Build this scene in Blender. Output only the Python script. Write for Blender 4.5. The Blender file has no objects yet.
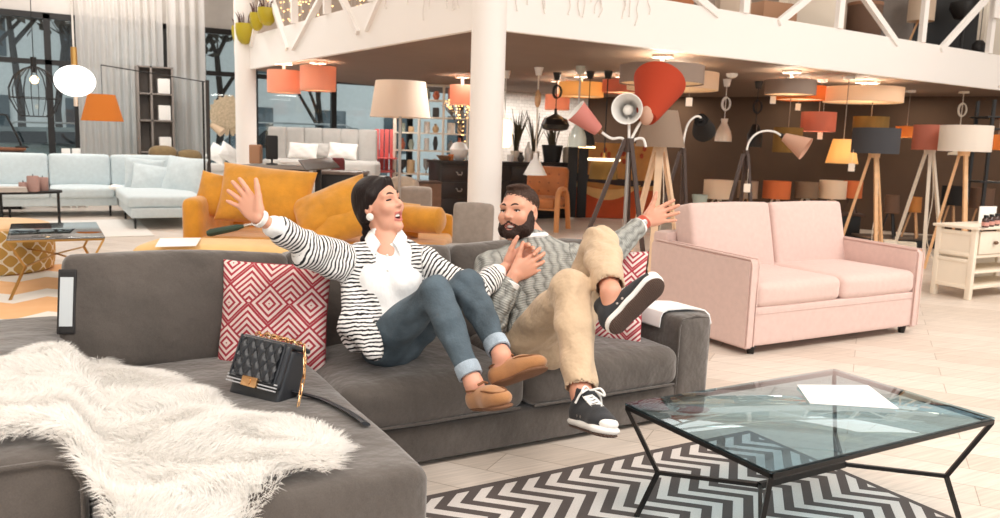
import bpy, bmesh, math, random
import numpy as np
from mathutils import Vector, Matrix
random.seed(7); RNG = np.random.default_rng(7)
PI = math.pi
sc = bpy.context.scene
COL = sc.collection
# ---------------------------------------------------------------- camera
F, PITCH, ROLL, YAW, H = 809.5, .14299, .03165, .51696, 1.30
_cy, _sy = math.cos(YAW), math.sin(YAW)
fw = np.array([_sy*math.cos(PITCH), _cy*math.cos(PITCH), -math.sin(PITCH)])
_rt = np.array([_cy, -_sy, 0.]); _up = np.cross(_rt, fw)
_c, _s = math.cos(ROLL), math.sin(ROLL)
cr = _c*_rt + _s*_up; cu = -_s*_rt + _c*_up
O = np.array([0., 0., H])
def ray(x, y): return fw + cr*(x-500)/F - cu*(y-259)/F
def hz(x, y, z=0.):
    d = ray(x, y); return O + d*((z-H)/d[2])
def hd(x, y, D): return O + ray(x, y)*D
def hy(x, y, Y):
    d = ray(x, y); return O + d*(Y/d[1])
def hx(x, y, X):
    d = ray(x, y); return O + d*(X/d[0])
def chain(p, x, y, L, near=True):
    "point on the ray of a pixel at distance L from p (a bone of known length)"
    d = ray(x, y); d = d/np.linalg.norm(d); w = O-np.array(p)
    b = w@d; c = w@w-L*L; disc = b*b-c
    if disc < 0: return O - d*b
    r = math.sqrt(disc); return O + d*(-b-r if near else -b+r)
cam = bpy.data.cameras.new('camera'); camo = bpy.data.objects.new('camera', cam); COL.objects.link(camo)
M = Matrix(((cr[0], cu[0], -fw[0], 0), (cr[1], cu[1], -fw[1], 0), (cr[2], cu[2], -fw[2], H), (0, 0, 0, 1)))
camo.matrix_world = M
cam.sensor_width = 36; cam.lens = F*36/1000; cam.clip_start = .05; cam.clip_end = 200
cam.dof.use_dof = True; cam.dof.focus_distance = 3.3; cam.dof.aperture_fstop = 4.5
sc.camera = camo
sc.view_settings.view_transform = 'Standard'; sc.view_settings.look = 'None'
sc.view_settings.gamma = 1; sc.view_settings.use_curve_mapping = False
# ---------------------------------------------------------------- materials
def s2l(c):
    return tuple((v/12.92 if v <= .04045 else ((v+.055)/1.055)**2.4) for v in (x/255 for x in c))
class NT:
    def __init__(s, name):
        s.m = bpy.data.materials.new(name); s.m.use_nodes = True
        s.t = s.m.node_tree; s.n = s.t.nodes; s.l = s.t.links
        s.b = s.n['Principled BSDF']
    def new(s, t, **k):
        n = s.n.new(t)
        for a, v in k.items():
            if hasattr(n, a): setattr(n, a, v)
            else: n.inputs[a].default_value = v
        return n
    def link(s, a, b): s.l.new(a, b)
    def math(s, op, a, b=None, c=None):
        n = s.n.new('ShaderNodeMath'); n.operation = op
        for i, v in enumerate((a, b, c)):
            if v is None: continue
            if isinstance(v, (int, float)): n.inputs[i].default_value = v
            else: s.l.new(v, n.inputs[i])
        return n.outputs[0]
    def mix(s, f, a, b):
        n = s.n.new('ShaderNodeMix'); n.data_type = 'RGBA'
        for i, v in ((0, f), (6, a), (7, b)):
            if isinstance(v, (int, float)): n.inputs[i].default_value = v
            elif isinstance(v, tuple): n.inputs[i].default_value = (*v[:3], 1)
            else: s.l.new(v, n.inputs[i])
        return n.outputs[2]
    def co(s, kind='Object', scale=(1, 1, 1), rot=(0, 0, 0)):
        tc = s.n.new('ShaderNodeTexCoord'); mp = s.n.new('ShaderNodeMapping')
        s.l.new(tc.outputs[kind], mp.inputs[0]); mp.inputs['Scale'].default_value = scale; mp.inputs['Rotation'].default_value = rot
        return mp.outputs[0]
    def noise(s, v, scale, detail=3, rough=.5):
        n = s.n.new('ShaderNodeTexNoise'); n.inputs['Scale'].default_value = scale; n.inputs['Detail'].default_value = detail
        n.inputs['Roughness'].default_value = rough; s.l.new(v, n.inputs['Vector']); return n.outputs[0]
    def xyz(s, v):
        n = s.n.new('ShaderNodeSeparateXYZ'); s.l.new(v, n.inputs[0]); return n.outputs
    def bump(s, h, strength=.3, dist=.01):
        n = s.n.new('ShaderNodeBump'); n.inputs['Strength'].default_value = strength; n.inputs['Distance'].default_value = dist
        s.l.new(h, n.inputs['Height'])
        if s.b.inputs['Normal'].is_linked: s.l.new(s.b.inputs['Normal'].links[0].from_socket, n.inputs['Normal'])
        s.l.new(n.outputs[0], s.b.inputs['Normal'])
    def base(s, v):
        if isinstance(v, tuple): s.b.inputs['Base Color'].default_value = (*v[:3], 1)
        else: s.l.new(v, s.b.inputs['Base Color'])
MATS = {}
def mat(name, rgb, rough=.5, metal=0., var=.0, vs=8., bump=0., bs=60., emit=None, es=1., trans=0., sheen=0., sub=0., coat=0.):
    if name in MATS: return MATS[name]
    t = NT(name); c = s2l(rgb); t.b.inputs['Roughness'].default_value = rough; t.b.inputs['Metallic'].default_value = metal
    if var:
        v = t.co(); n = t.noise(v, vs, 4)
        lo = tuple(max(0, x*(1-var)) for x in c); hi = tuple(min(1, x*(1+var)) for x in c)
        mr = t.new('ShaderNodeMapRange'); t.link(n, mr.inputs[0]); mr.inputs[1].default_value = .3; mr.inputs[2].default_value = .7
        t.base(t.mix(mr.outputs[0], lo, hi))
    else: t.base(c)
    if bump: t.bump(t.noise(t.co(), bs, 4), bump, .01)
    if emit: t.b.inputs['Emission Color'].default_value = (*s2l(emit), 1); t.b.inputs['Emission Strength'].default_value = es
    if trans: t.b.inputs['Transmission Weight'].default_value = trans
    if sheen: t.b.inputs['Sheen Weight'].default_value = sheen
    if coat: t.b.inputs['Coat Weight'].default_value = coat
    MATS[name] = t.m; return t.m
def fabric(name, rgb, var=.12, vs=14, weave=500, bump=.25, sheen=.25, rough=.9, fold=0., fs=6.):
    if name in MATS: return MATS[name]
    t = NT(name); c = s2l(rgb); t.b.inputs['Roughness'].default_value = rough
    v = t.co(); n = t.noise(v, vs, 4); w = t.noise(v, weave, 2)
    f = t.math('ADD', t.math('MULTIPLY', n, .6), t.math('MULTIPLY', w, .4))
    mr = t.new('ShaderNodeMapRange'); t.link(f, mr.inputs[0]); mr.inputs[1].default_value = .35; mr.inputs[2].default_value = .65
    t.base(t.mix(mr.outputs[0], tuple(x*(1-var) for x in c), tuple(min(1, x*(1+var)) for x in c)))
    if fold: t.bump(t.noise(v, fs, 3), fold, .05)
    t.bump(w, bump, .003)
    t.b.inputs['Sheen Weight'].default_value = sheen
    MATS[name] = t.m; return t.m
def shade_mat(name, rgb, tr=.5):
    "lampshade cloth: part of the light of the bulb comes through"
    if name in MATS: return MATS[name]
    t = NT(name); c = s2l(rgb); t.base(c); t.b.inputs['Roughness'].default_value = .9
    v = t.co(); t.bump(t.noise(v, 400, 2), .15, .002)
    tl = t.new('ShaderNodeBsdfTranslucent'); tl.inputs[0].default_value = (*c, 1)
    mx = t.new('ShaderNodeMixShader'); mx.inputs[0].default_value = tr
    t.link(t.b.outputs[0], mx.inputs[1]); t.link(tl.outputs[0], mx.inputs[2])
    t.link(mx.outputs[0], t.n['Material Output'].inputs[0])
    MATS[name] = t.m; return t.m
def glass_mat(name, tint=(235, 245, 245), alpha=.12, rough=.02, spec=.5):
    "thin pane: clear with tint and a fresnel reflection"
    if name in MATS: return MATS[name]
    t = NT(name); tr = t.new('ShaderNodeBsdfTransparent'); tr.inputs[0].default_value = (*s2l(tint), 1)
    gl = t.new('ShaderNodeBsdfGlossy'); gl.inputs['Roughness'].default_value = rough
    fr = t.new('ShaderNodeLayerWeight'); fr.inputs[0].default_value = spec
    mx = t.new('ShaderNodeMixShader'); f = t.math('MULTIPLY_ADD', t.math('POWER', fr.outputs['Facing'], 5.), .9, alpha*.5)
    t.link(f, mx.inputs[0]); t.link(tr.outputs[0], mx.inputs[1]); t.link(gl.outputs[0], mx.inputs[2])
    t.link(mx.outputs[0], t.n['Material Output'].inputs[0])
    MATS[name] = t.m; return t.m
# ---------------------------------------------------------------- mesh builder
class B:
    "collects shapes in local coordinates; o() links them as ONE mesh object"
    def __init__(s): s.v = []; s.f = []; s.mi = []; s.n = 0
    def add(s, vs, fs, m=0, T=None):
        vs = np.asarray(vs, float).reshape(-1, 3)
        if T is not None:
            T = np.array(T); vs = vs@T[:3, :3].T + T[:3, 3]
        s.v.append(vs); k = s.n
        s.f += [tuple(i+k for i in f) for f in fs]; s.mi += [m]*len(fs); s.n += len(vs); return s
    def bm(s, b, m=0, T=None):
        b.verts.index_update()
        vs = [tuple(v.co) for v in b.verts]; fs = [tuple(v.index for v in f.verts) for f in b.faces]; b.free()
        return s.add(vs, fs, m, T)
    def box(s, c, d, bev=0., seg=2, m=0, T=None, rot=None):
        b = bmesh.new(); bmesh.ops.create_cube(b, size=1.)
        for v in b.verts: v.co = Vector((v.co.x*d[0], v.co.y*d[1], v.co.z*d[2]))
        if bev: bmesh.ops.bevel(b, geom=list(b.edges), offset=min(bev, min(d)*.49), segments=seg, affect='EDGES', profile=.5)
        R = Matrix.Translation(c) @ (rot.to_4x4() if rot is not None else Matrix.Identity(4))
        bmesh.ops.transform(b, matrix=R, verts=b.verts)
        return s.bm(b, m, T)
    def bar(s, a, b_, w, h=None, up=(0, 0, 1), m=0, bev=0.):
        "rectangular bar from a to b"
        a = Vector(a); b_ = Vector(b_); d = b_-a; L = d.length; z = d.normalized(); h = h or w
        x = Vector(up).cross(z)
        if x.length < 1e-4: x = Vector((1, 0, 0)).cross(z)
        if x.length < 1e-4: x = Vector((0, 1, 0)).cross(z)
        x.normalize(); y = z.cross(x); R = Matrix((x, y, z)).transposed()
        return s.box((a+b_)/2, (w, h, L), bev, 1, m, None, R)
    def lathe(s, prof, n=24, m=0, T=None, cap=True):
        k = len(prof); vs = []
        for r, z in prof:
            for i in range(n):
                a = 2*PI*i/n; vs.append((r*math.cos(a), r*math.sin(a), z))
        fs = [(j*n+i, j*n+(i+1) % n, (j+1)*n+(i+1) % n, (j+1)*n+i) for j in range(k-1) for i in range(n)]
        if cap:
            if prof[0][0] > 1e-5: fs.append(tuple(range(n-1, -1, -1)))
            if prof[-1][0] > 1e-5: fs.append(tuple((k-1)*n+i for i in range(n)))
        return s.add(vs, fs, m, T)
    def cyl(s, a, b_, r, r2=None, n=16, m=0): return s.tube([a, b_], [r, r if r2 is None else r2], n, m)
    def tube(s, pts, r, n=8, m=0, closed=False, flat=1.):
        P = [np.array(p, float) for p in pts]; k = len(P)
        R = [r]*k if isinstance(r, (int, float)) else list(r)
        vs = []; prev = None
        for i in range(k):
            t = (P[(i+1) % k]-P[i-1]) if closed else (P[min(i+1, k-1)]-P[max(i-1, 0)])
            t = t/(np.linalg.norm(t)+1e-12)
            if prev is None:
                a = np.array([0, 0, 1.]) if abs(t[2]) < .9 else np.array([1., 0, 0]); x = np.cross(a, t)
            else: x = prev-t*(prev@t)
            x = x/(np.linalg.norm(x)+1e-12); prev = x; y = np.cross(t, x)
            for j in range(n):
                a = 2*PI*j/n; vs.append(P[i]+R[i]*(x*math.cos(a)+flat*y*math.sin(a)))
        fs = [(i*n+j, i*n+(j+1) % n, ((i+1) % k)*n+(j+1) % n, ((i+1) % k)*n+j) for i in range(k if closed else k-1) for j in range(n)]
        if not closed: fs += [tuple(range(n-1, -1, -1)), tuple((k-1)*n+j for j in range(n))]
        return s.add(vs, fs, m)
    def ball(s, c, r, n=16, m=0, T=None):
        r = (r, r, r) if isinstance(r, (int, float)) else r
        k = max(6, n//2); vs = [(c[0], c[1], c[2]-r[2])]
        for j in range(1, k):
            t = -PI/2+PI*j/k
            for i in range(n):
                a = 2*PI*i/n; vs.append((c[0]+r[0]*math.cos(t)*math.cos(a), c[1]+r[1]*math.cos(t)*math.sin(a), c[2]+r[2]*math.sin(t)))
        vs.append((c[0], c[1], c[2]+r[2])); e = len(vs)-1
        fs = [(0, 1+(i+1) % n, 1+i) for i in range(n)]
        fs += [(1+j*n+i, 1+j*n+(i+1) % n, 1+(j+1)*n+(i+1) % n, 1+(j+1)*n+i) for j in range(k-2) for i in range(n)]
        fs += [(e, 1+(k-2)*n+i, 1+(k-2)*n+(i+1) % n) for i in range(n)]
        return s.add(vs, fs, m, T)
    def prism(s, poly, z0, z1, m=0, T=None):
        n = len(poly); vs = [(x, y, z0) for x, y in poly]+[(x, y, z1) for x, y in poly]
        fs = [tuple(range(n-1, -1, -1)), tuple(range(n, 2*n))]+[(i, (i+1) % n, n+(i+1) % n, n+i) for i in range(n)]
        return s.add(vs, fs, m, T)
    def soft(s, c, d, r=.05, bulge=(0, 0, 0), n=14, m=0, T=None, wob=0.):
        "upholstered block: rounded box whose faces bulge; bulge per axis in metres"
        d = np.array(d, float); h = d/2; r = min(r, h.min()*.98); vs = []; fs = []; idx = {}
        rng = [np.linspace(-1, 1, max(3, int(n))) for _ in range(3)]
        def warp(t): return np.sign(t)*(1-(1-abs(t))**1.6)
        def vert(p):
            k = tuple(np.round(p, 5))
            if k in idx: return idx[k]
            q = np.array([warp(a) for a in p])*h
            inn = np.clip(q, -(h-r), h-r); e = q-inn; L = np.linalg.norm(e)
            if L > 1e-9: q = inn+e/L*min(L, r) if L > r else q
            if L > 1e-9 and (abs(p) > .999).any(): q = inn+e/L*r
            u = q/h
            for a in range(3):
                if bulge[a]:
                    b_, c_ = (a+1) % 3, (a+2) % 3
                    q[a] += bulge[a]*u[a]*(1-u[b_]**2)*(1-u[c_]**2)
            if wob: q += wob*np.array([math.sin(9*q[1]+5*q[2]), math.sin(8*q[0]+7*q[2]+1), math.sin(7*q[0]+9*q[1]+2)])
            idx[k] = len(vs); vs.append(q+np.array(c)); return idx[k]
        for a in range(3):
            b_, c_ = (a+1) % 3, (a+2) % 3
            for sg in (-1, 1):
                for i in range(len(rng[b_])-1):
                    for j in range(len(rng[c_])-1):
                        q = []
                        for (ii, jj) in ((i, j), (i+1, j), (i+1, j+1), (i, j+1)):
                            p = np.zeros(3); p[a] = sg; p[b_] = rng[b_][ii]; p[c_] = rng[c_][jj]; q.append(vert(p))
                        fs.append(tuple(q) if sg > 0 else tuple(q[::-1]))
        return s.add(vs, fs, m, T)
    def pillow(s, w, h, t, n=22, m=0, T=None, pinch=.06, wr=.006, seed=0):
        "knife-edge cushion in the XZ plane, thickness along Y, centred at 0"
        vs = []; fs = []; rg = random.Random(seed); ph = [rg.uniform(0, 6) for _ in range(6)]
        for sg in (1, -1):
            for i in range(n+1):
                for j in range(n+1):
                    u = math.sin(PI/2*(-1+2*i/n)); v = math.sin(PI/2*(-1+2*j/n))
                    x = u*w/2*(1-pinch*(1-v*v)); z = v*h/2*(1-pinch*(1-u*u))
                    e = max(0., (1-u*u)*(1-v*v))**.42
                    y = sg*t/2*e + wr*math.sqrt(e)*(math.sin(7*u+5*v+ph[0])+math.sin(11*v-6*u+ph[1])*.7)
                    vs.append((x, y, z))
        N = (n+1)**2
        for k in (0, 1):
            for i in range(n):
                for j in range(n):
                    a = k*N+i*(n+1)+j; q = (a, a+1, a+n+2, a+n+1)
                    fs.append(q if k == 0 else q[::-1])
        return s.add(vs, fs, m, T)
    def o(s, name, mt, parent=None, smooth=True, ang=40, loc=None, rz=None, weld=False):
        me = bpy.data.meshes.new(name); V = np.concatenate(s.v) if s.v else np.zeros((0, 3))
        me.from_pydata(V.tolist(), [], s.f)
        ms = mt if isinstance(mt, (list, tuple)) else [mt]
        for q in ms: me.materials.append(q)
        if len(ms) > 1: me.polygons.foreach_set('material_index', s.mi)
        if weld:
            b = bmesh.new(); b.from_mesh(me); bmesh.ops.remove_doubles(b, verts=b.verts, dist=1e-5); b.to_mesh(me); b.free()
        me.update()
        if smooth:
            me.shade_smooth(); me.set_sharp_from_angle(angle=math.radians(ang))
        ob = bpy.data.objects.new(name, me); COL.objects.link(ob)
        if parent is not None: ob.parent = parent
        if loc is not None: ob.location = loc
        if rz is not None: ob.rotation_euler = (0, 0, rz)
        return ob
def tag(o, label=None, cat=None, group=None, kind=None):
    if label: o['label'] = label
    if cat: o['category'] = cat
    if group: o['group'] = group
    if kind: o['kind'] = kind
    return o
def thing(name, label, cat, loc=(0, 0, 0), rz=0., group=None):
    o = bpy.data.objects.new(name, None); COL.objects.link(o); o.empty_display_size = .05
    o.location = tuple(loc); o.rotation_euler = (0, 0, rz); return tag(o, label, cat, group)
def kids(o): return [c for c in COL.objects if c.parent == o]
def dup(root, loc, rz=0., label=None, group=None, scale=None):
    def cp(o, par):
        c = o.copy(); COL.objects.link(c); c.parent = par
        for ch in kids(o): cp(ch, c)
        return c
    r = cp(root, None); r.location = tuple(loc); r.rotation_euler = (0, 0, rz)
    if label: r['label'] = label
    if group: r['group'] = group
    if scale: r.scale = (scale,)*3
    return r
def struct(b, name, mt, smooth=False): return tag(b.o(name, mt, smooth=smooth), kind='structure')
def TR(loc=(0, 0, 0), rx=0, ry=0, rz=0):
    return Matrix.Translation(tuple(loc)) @ Matrix.Rotation(rz, 4, 'Z') @ Matrix.Rotation(ry, 4, 'Y') @ Matrix.Rotation(rx, 4, 'X')
def align(loc, z, x=None):
    "matrix whose Z axis points along z"
    z = Vector(z).normalized(); x = Vector(x) if x is not None else (Vector((0, 0, 1)) if abs(z.z) < .9 else Vector((1, 0, 0))).cross(z)
    x = (x-z*x.dot(z)).normalized(); y = z.cross(x)
    R = Matrix((x, y, z)).transposed().to_4x4(); R.translation = Vector(tuple(loc)); return R
def bez(p, n=16):
    "smooth curve through points (Catmull-Rom)"
    P = [np.array(q, float) for q in p]; P = [2*P[0]-P[1]]+P+[2*P[-1]-P[-2]]; out = []
    for i in range(1, len(P)-2):
        for k in range(n):
            t = k/n; a, b_, c, d = P[i-1:i+3]
            out.append(.5*((2*b_)+(-a+c)*t+(2*a-5*b_+4*c-d)*t*t+(-a+3*b_-3*c+d)*t**3))
    out.append(P[-2]); return out
def light(name, kind, loc, power, col=(1, 1, 1), size=.1, rot=None, sy=None):
    l = bpy.data.lights.new(name, kind); l.energy = power; l.color = col
    if kind == 'AREA':
        l.size = size
        if sy: l.shape = 'RECTANGLE'; l.size_y = sy
    elif kind in ('POINT', 'SPOT'): l.shadow_soft_size = size
    o = bpy.data.objects.new(name, l); COL.objects.link(o); o.location = tuple(loc)
    if rot: o.rotation_euler = rot
    return o
# ---------------------------------------------------------------- signed distance modelling (bodies, clothes, shoes)
class SDF:
    def __init__(s, res=.005): s.res = res; s.p = []
    def cap(s, a, b_, r1, r2=None, k=.01, sub=False, flat=None):
        "round cone; flat=(axis, f) squashes it along a world direction"
        s.p.append(('c', np.array(a, float), np.array(b_, float), r1, r1 if r2 is None else r2, k, sub, flat)); return s
    def ell(s, c, r, R=None, k=.01, sub=False):
        s.p.append(('e', np.array(c, float), np.array(r, float), np.eye(3) if R is None else np.array(R, float), k, sub)); return s
    def box(s, c, h, R=None, rad=.01, k=.005, sub=False):
        s.p.append(('b', np.array(c, float), np.array(h, float), np.eye(3) if R is None else np.array(R, float), rad, k, sub)); return s
    def _bb(s, q):
        if q[0] == 'c':
            m = max(q[3], q[4]); return np.minimum(q[1], q[2])-m, np.maximum(q[1], q[2])+m, q[5]
        if q[0] == 'e': m = q[2].max(); return q[1]-m, q[1]+m, q[4]
        m = np.linalg.norm(q[2])+q[4]; return q[1]-m, q[1]+m, q[5]
    @staticmethod
    def _d(q, P):
        if q[0] == 'c':
            a, b_, r1, r2 = q[1:5]; ab = b_-a; w = P-a
            t = np.clip((w@ab)/(ab@ab+1e-12), 0, 1); e = w-t[..., None]*ab
            if q[7] is not None:
                ax, f = q[7]; ax = np.array(ax, float); ax /= np.linalg.norm(ax); e = e+(e@ax)[..., None]*ax*(1/f-1)
            return np.sqrt((e*e).sum(-1))-(r1+(r2-r1)*t)
        if q[0] == 'e':
            L = (P-q[1])@q[3]; n = np.sqrt(((L/q[2])**2).sum(-1)); g = np.sqrt(((L/q[2]**2)**2).sum(-1))+1e-9
            return n*(n-1)/g
        L = np.abs((P-q[1])@q[3])-(q[2]-q[4]); return np.sqrt((np.maximum(L, 0)**2).sum(-1))+np.minimum(L.max(-1), 0)-q[4]
    def mesh(s, smooth=1):
        bb = [s._bb(q) for q in s.p if not q[-1 if q[0] != 'c' else 6]]
        lo = np.min([b[0] for b in bb], 0)-4*s.res; hi = np.max([b[1] for b in bb], 0)+4*s.res
        n = np.ceil((hi-lo)/s.res).astype(int)+1
        G = np.full(n, .2, np.float32)
        for q in s.p:
            l, h_, k = s._bb(q); pad = k+3*s.res
            i0 = np.clip(np.floor((l-pad-lo)/s.res).astype(int), 0, n-1); i1 = np.clip(np.ceil((h_+pad-lo)/s.res).astype(int)+1, 1, n)
            if (i1 <= i0).any(): continue
            ax = [lo[a]+s.res*np.arange(i0[a], i1[a]) for a in range(3)]
            P = np.stack(np.meshgrid(*ax, indexing='ij'), -1); d = s._d(q, P)
            sl = tuple(slice(i0[a], i1[a]) for a in range(3)); g = G[sl]; sub = q[6] if q[0] in 'cb' else q[5]
            if sub:
                d = -d; hh = np.maximum(k-np.abs(g-d), 0)/max(k, 1e-6); G[sl] = np.maximum(g, d)+hh*hh*k*.25
            else:
                hh = np.maximum(k-np.abs(g-d), 0)/max(k, 1e-6); G[sl] = np.minimum(g, d)-hh*hh*k*.25
        return s._nets(G, lo, smooth)
    def _nets(s, G, lo, smooth):
        ins = G < 0; c = [ins[i:ins.shape[0]-1+i, j:ins.shape[1]-1+j, k:ins.shape[2]-1+k] for i in (0, 1) for j in (0, 1) for k in (0, 1)]
        al = c[0].copy(); an = c[0].copy()
        for q in c[1:]: al &= q; an |= q
        act = an & ~al; I = np.argwhere(act); idx = np.full(act.shape, -1, np.int64); idx[act] = np.arange(len(I))
        off = np.array([(i, j, k) for i in (0, 1) for j in (0, 1) for k in (0, 1)])
        val = np.stack([G[I[:, 0]+o[0], I[:, 1]+o[1], I[:, 2]+o[2]] for o in off], 1)
        acc = np.zeros((len(I), 3)); cnt = np.zeros(len(I))
        for a in range(8):
            for b_ in range(a+1, 8):
                if np.abs(off[a]-off[b_]).sum() != 1: continue
                va, vb = val[:, a], val[:, b_]; m = (va < 0) != (vb < 0); t = np.where(m, va/(va-vb+1e-12), 0)
                acc += m[:, None]*(off[a]+t[:, None]*(off[b_]-off[a])); cnt += m
        V = lo+s.res*(I+acc/np.maximum(cnt, 1)[:, None]); Fs = []
        for a in range(3):
            b_, c_ = (a+1) % 3, (a+2) % 3
            s0 = [slice(None)]*3; s1 = [slice(None)]*3; s0[a] = slice(0, -1); s1[a] = slice(1, None)
            A_, B_ = ins[tuple(s0)], ins[tuple(s1)]
            for flip, mm in ((False, A_ & ~B_), (True, ~A_ & B_)):
                E = np.argwhere(mm); E = E[(E[:, b_] > 0) & (E[:, c_] > 0) & (E[:, b_] < ins.shape[b_]-1) & (E[:, c_] < ins.shape[c_]-1)]
                if not len(E): continue
                q = []
                for db, dc in ((-1, -1), (0, -1), (0, 0), (-1, 0)):
                    e = E.copy(); e[:, b_] += db; e[:, c_] += dc; q.append(idx[e[:, 0], e[:, 1], e[:, 2]])
                q = np.stack(q if not flip else q[::-1], 1); Fs.append(q)
        Fq = np.concatenate(Fs)
        for _ in range(smooth):
            S = np.zeros_like(V); N = np.zeros(len(V))
            for i in range(4):
                np.add.at(S, Fq[:, i], V[Fq[:, (i+1) % 4]]); np.add.at(N, Fq[:, i], 1)
            V = V*.4+.6*S/np.maximum(N, 1)[:, None]
        return V, Fq
def sdf_obj(S, name, mt, parent=None, smooth=1, attr=None, fmat=None, disp=None):
    "links an SDF as one mesh; attr: {name: f(V)} float attributes; fmat: f(centres)->material index; disp: f(V,N)->offset"
    V, Q = S.mesh(smooth) if isinstance(S, SDF) else S
    if parent is not None: V = V-np.array(parent.location)
    if disp is not None:
        a, b_, c, d = (V[Q[:, i]] for i in range(4)); fn = np.cross(c-a, d-b_); N = np.zeros_like(V)
        for i in range(4): np.add.at(N, Q[:, i], fn)
        N /= np.linalg.norm(N, axis=1)[:, None]+1e-12; W = V+np.array(parent.location) if parent is not None else V
        V = V+N*disp(W, N)[:, None]
    me = bpy.data.meshes.new(name); me.from_pydata(V.tolist(), [], Q.tolist())
    ms = mt if isinstance(mt, (list, tuple)) else [mt]
    for q in ms: me.materials.append(q)
    W = V+np.array(parent.location) if parent is not None else V
    if attr:
        for k, fn in attr.items(): at = me.attributes.new(k, 'FLOAT', 'POINT'); at.data.foreach_set('value', np.asarray(fn(W), np.float32))
    if fmat is not None: me.polygons.foreach_set('material_index', np.asarray(fmat(W[Q].mean(1)), np.int32))
    me.update(); me.shade_smooth()
    ob = bpy.data.objects.new(name, me); COL.objects.link(ob)
    if parent is not None: ob.parent = parent
    return ob
# ================================================================ the setting
W = sc.world = bpy.data.worlds.new('sky'); W.use_nodes = True
W.node_tree.nodes['Background'].inputs[0].default_value = (.95, .98, 1, 1)
W.node_tree.nodes['Background'].inputs[1].default_value = 1.0
def floor_mat():
    t = NT('white_oiled_planks'); a = math.radians(36)
    v = t.co('Object', (1, 1, 1), (0, 0, -math.radians(126)+PI*0))
    tc = t.new('ShaderNodeTexBrick'); t.link(v, tc.inputs[0])
    tc.offset = .37; tc.inputs['Scale'].default_value = 1; tc.inputs['Brick Width'].default_value = 1.3; tc.inputs['Row Height'].default_value = .2
    tc.inputs['Mortar Size'].default_value = .0022; tc.inputs['Mortar Smooth'].default_value = .1
    tc.inputs['Color1'].default_value = (*s2l((226, 214, 203)), 1); tc.inputs['Color2'].default_value = (*s2l((212, 198, 185)), 1); tc.inputs['Mortar'].default_value = (*s2l((172, 156, 141)), 1)
    v2 = t.co('Object', (2, 40, 1), (0, 0, -math.radians(126))); g = t.noise(v2, 1.6, 6, .65)
    mr = t.new('ShaderNodeMapRange'); t.link(g, mr.inputs[0]); mr.inputs[1].default_value = .3; mr.inputs[2].default_value = .7; mr.inputs[3].default_value = .80; mr.inputs[4].default_value = 1.1
    m = t.new('ShaderNodeMix'); m.data_type = 'RGBA'; m.blend_type = 'MULTIPLY'; m.inputs[0].default_value = 1
    t.link(tc.outputs[0], m.inputs[6]); t.link(mr.outputs[0], m.inputs[7]); t.base(m.outputs[2])
    t.b.inputs['Roughness'].default_value = .38; t.bump(tc.outputs['Fac'], -.15, .002); t.bump(g, .05, .004)
    return t.m
white_paint = mat('white_paint', (246, 242, 238), .55)
soffit_m = mat('taupe_plaster', (122, 101, 87), .8, var=.04, vs=3)
brown_wall = mat('brown_plaster', (80, 60, 45), .85, var=.08, vs=2)
black_frame = mat('black_window_frame', (22, 20, 20), .4)
grey_wall = mat('grey_plaster', (196, 190, 184), .8, var=.03)
struct(B().box((4, 4.5, -.05), (26, 24, .1)), 'floor', floor_mat())
struct(B().box((4, 4.5, 5.35), (26, 24, .1)), 'ceiling', mat('ceiling_plaster', (225, 222, 218), .85))
# mezzanine: slab, fascia beams, columns
A0 = np.array([3.37, 6.25]); AL = np.array([2.78, 12.62]); AR = np.array([13.2, 6.8])
struct(B().prism([tuple(A0), tuple(AR), (16.5, 7.0), (16.5, 16.3), (9, 16.3), (4.6, 14.2), (2.74, 12.7)], 2.27, 2.62), 'floor_mezzanine', soffit_m)
def fascia(a, b, name):
    d = (b-a)/np.linalg.norm(b-a); n = np.array([d[1], -d[0]]); 
    if name == 'trim_1': n = -n
    bq = B(); p = [a, b, b+n*-.06, a+n*-.06]
    q = [tuple(x) for x in p]
    return struct(bq.prism(q, 2.25, 2.72), name, white_paint)
fascia(A0+np.array([-.07, -.03]), AL+np.array([-.07, 0]), 'trim_1')
fascia(A0+np.array([-.07, -.03]), AR+np.array([0, -.03]), 'trim_2')
def column(x, y, r, name, h=2.9):
    b = B(); b.lathe([(r+.03, 0), (r+.03, .05), (r, .06), (r, h)], 40, T=TR((x, y, 0)))
    return struct(b, name, white_paint, True)
column(3.385, 6.27, .148, 'trim_3', 5.3)
column(2.70, 12.55, .15, 'trim_4', 5.3)
# back walls under the mezzanine
def wall(a, b, z0, z1, t, name, m):
    a = np.array(a); b = np.array(b); d = (b-a)/np.linalg.norm(b-a); n = np.array([-d[1], d[0]])*t
    return struct(B().prism([tuple(a), tuple(b), tuple(b+n), tuple(a+n)], z0, z1), name, m)
def brick_mat():
    t = NT('white_painted_brick'); v = t.co('Object', (1, 1, 1), (PI/2, 0, 0)); k = t.new('ShaderNodeTexBrick'); t.link(v, k.inputs[0])
    k.inputs['Scale'].default_value = 4; k.inputs['Color1'].default_value = (*s2l((238, 234, 228)), 1); k.inputs['Color2'].default_value = (*s2l((224, 220, 214)), 1)
    k.inputs['Mortar'].default_value = (*s2l((190, 184, 178)), 1); k.inputs['Mortar Size'].default_value = .012
    t.base(k.outputs[0]); t.bump(k.outputs['Fac'], -.4, .01); t.b.inputs['Roughness'].default_value = .7; return t.m
wall((7.3, 13.7), (9.8, 13.8), 0, 2.27, .15, 'wall_back', brick_mat())
wall((9.8, 13.8), (14.6, 5.15), 0, 2.27, .15, 'wall_right', brown_wall)
WY = 16.4
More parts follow.
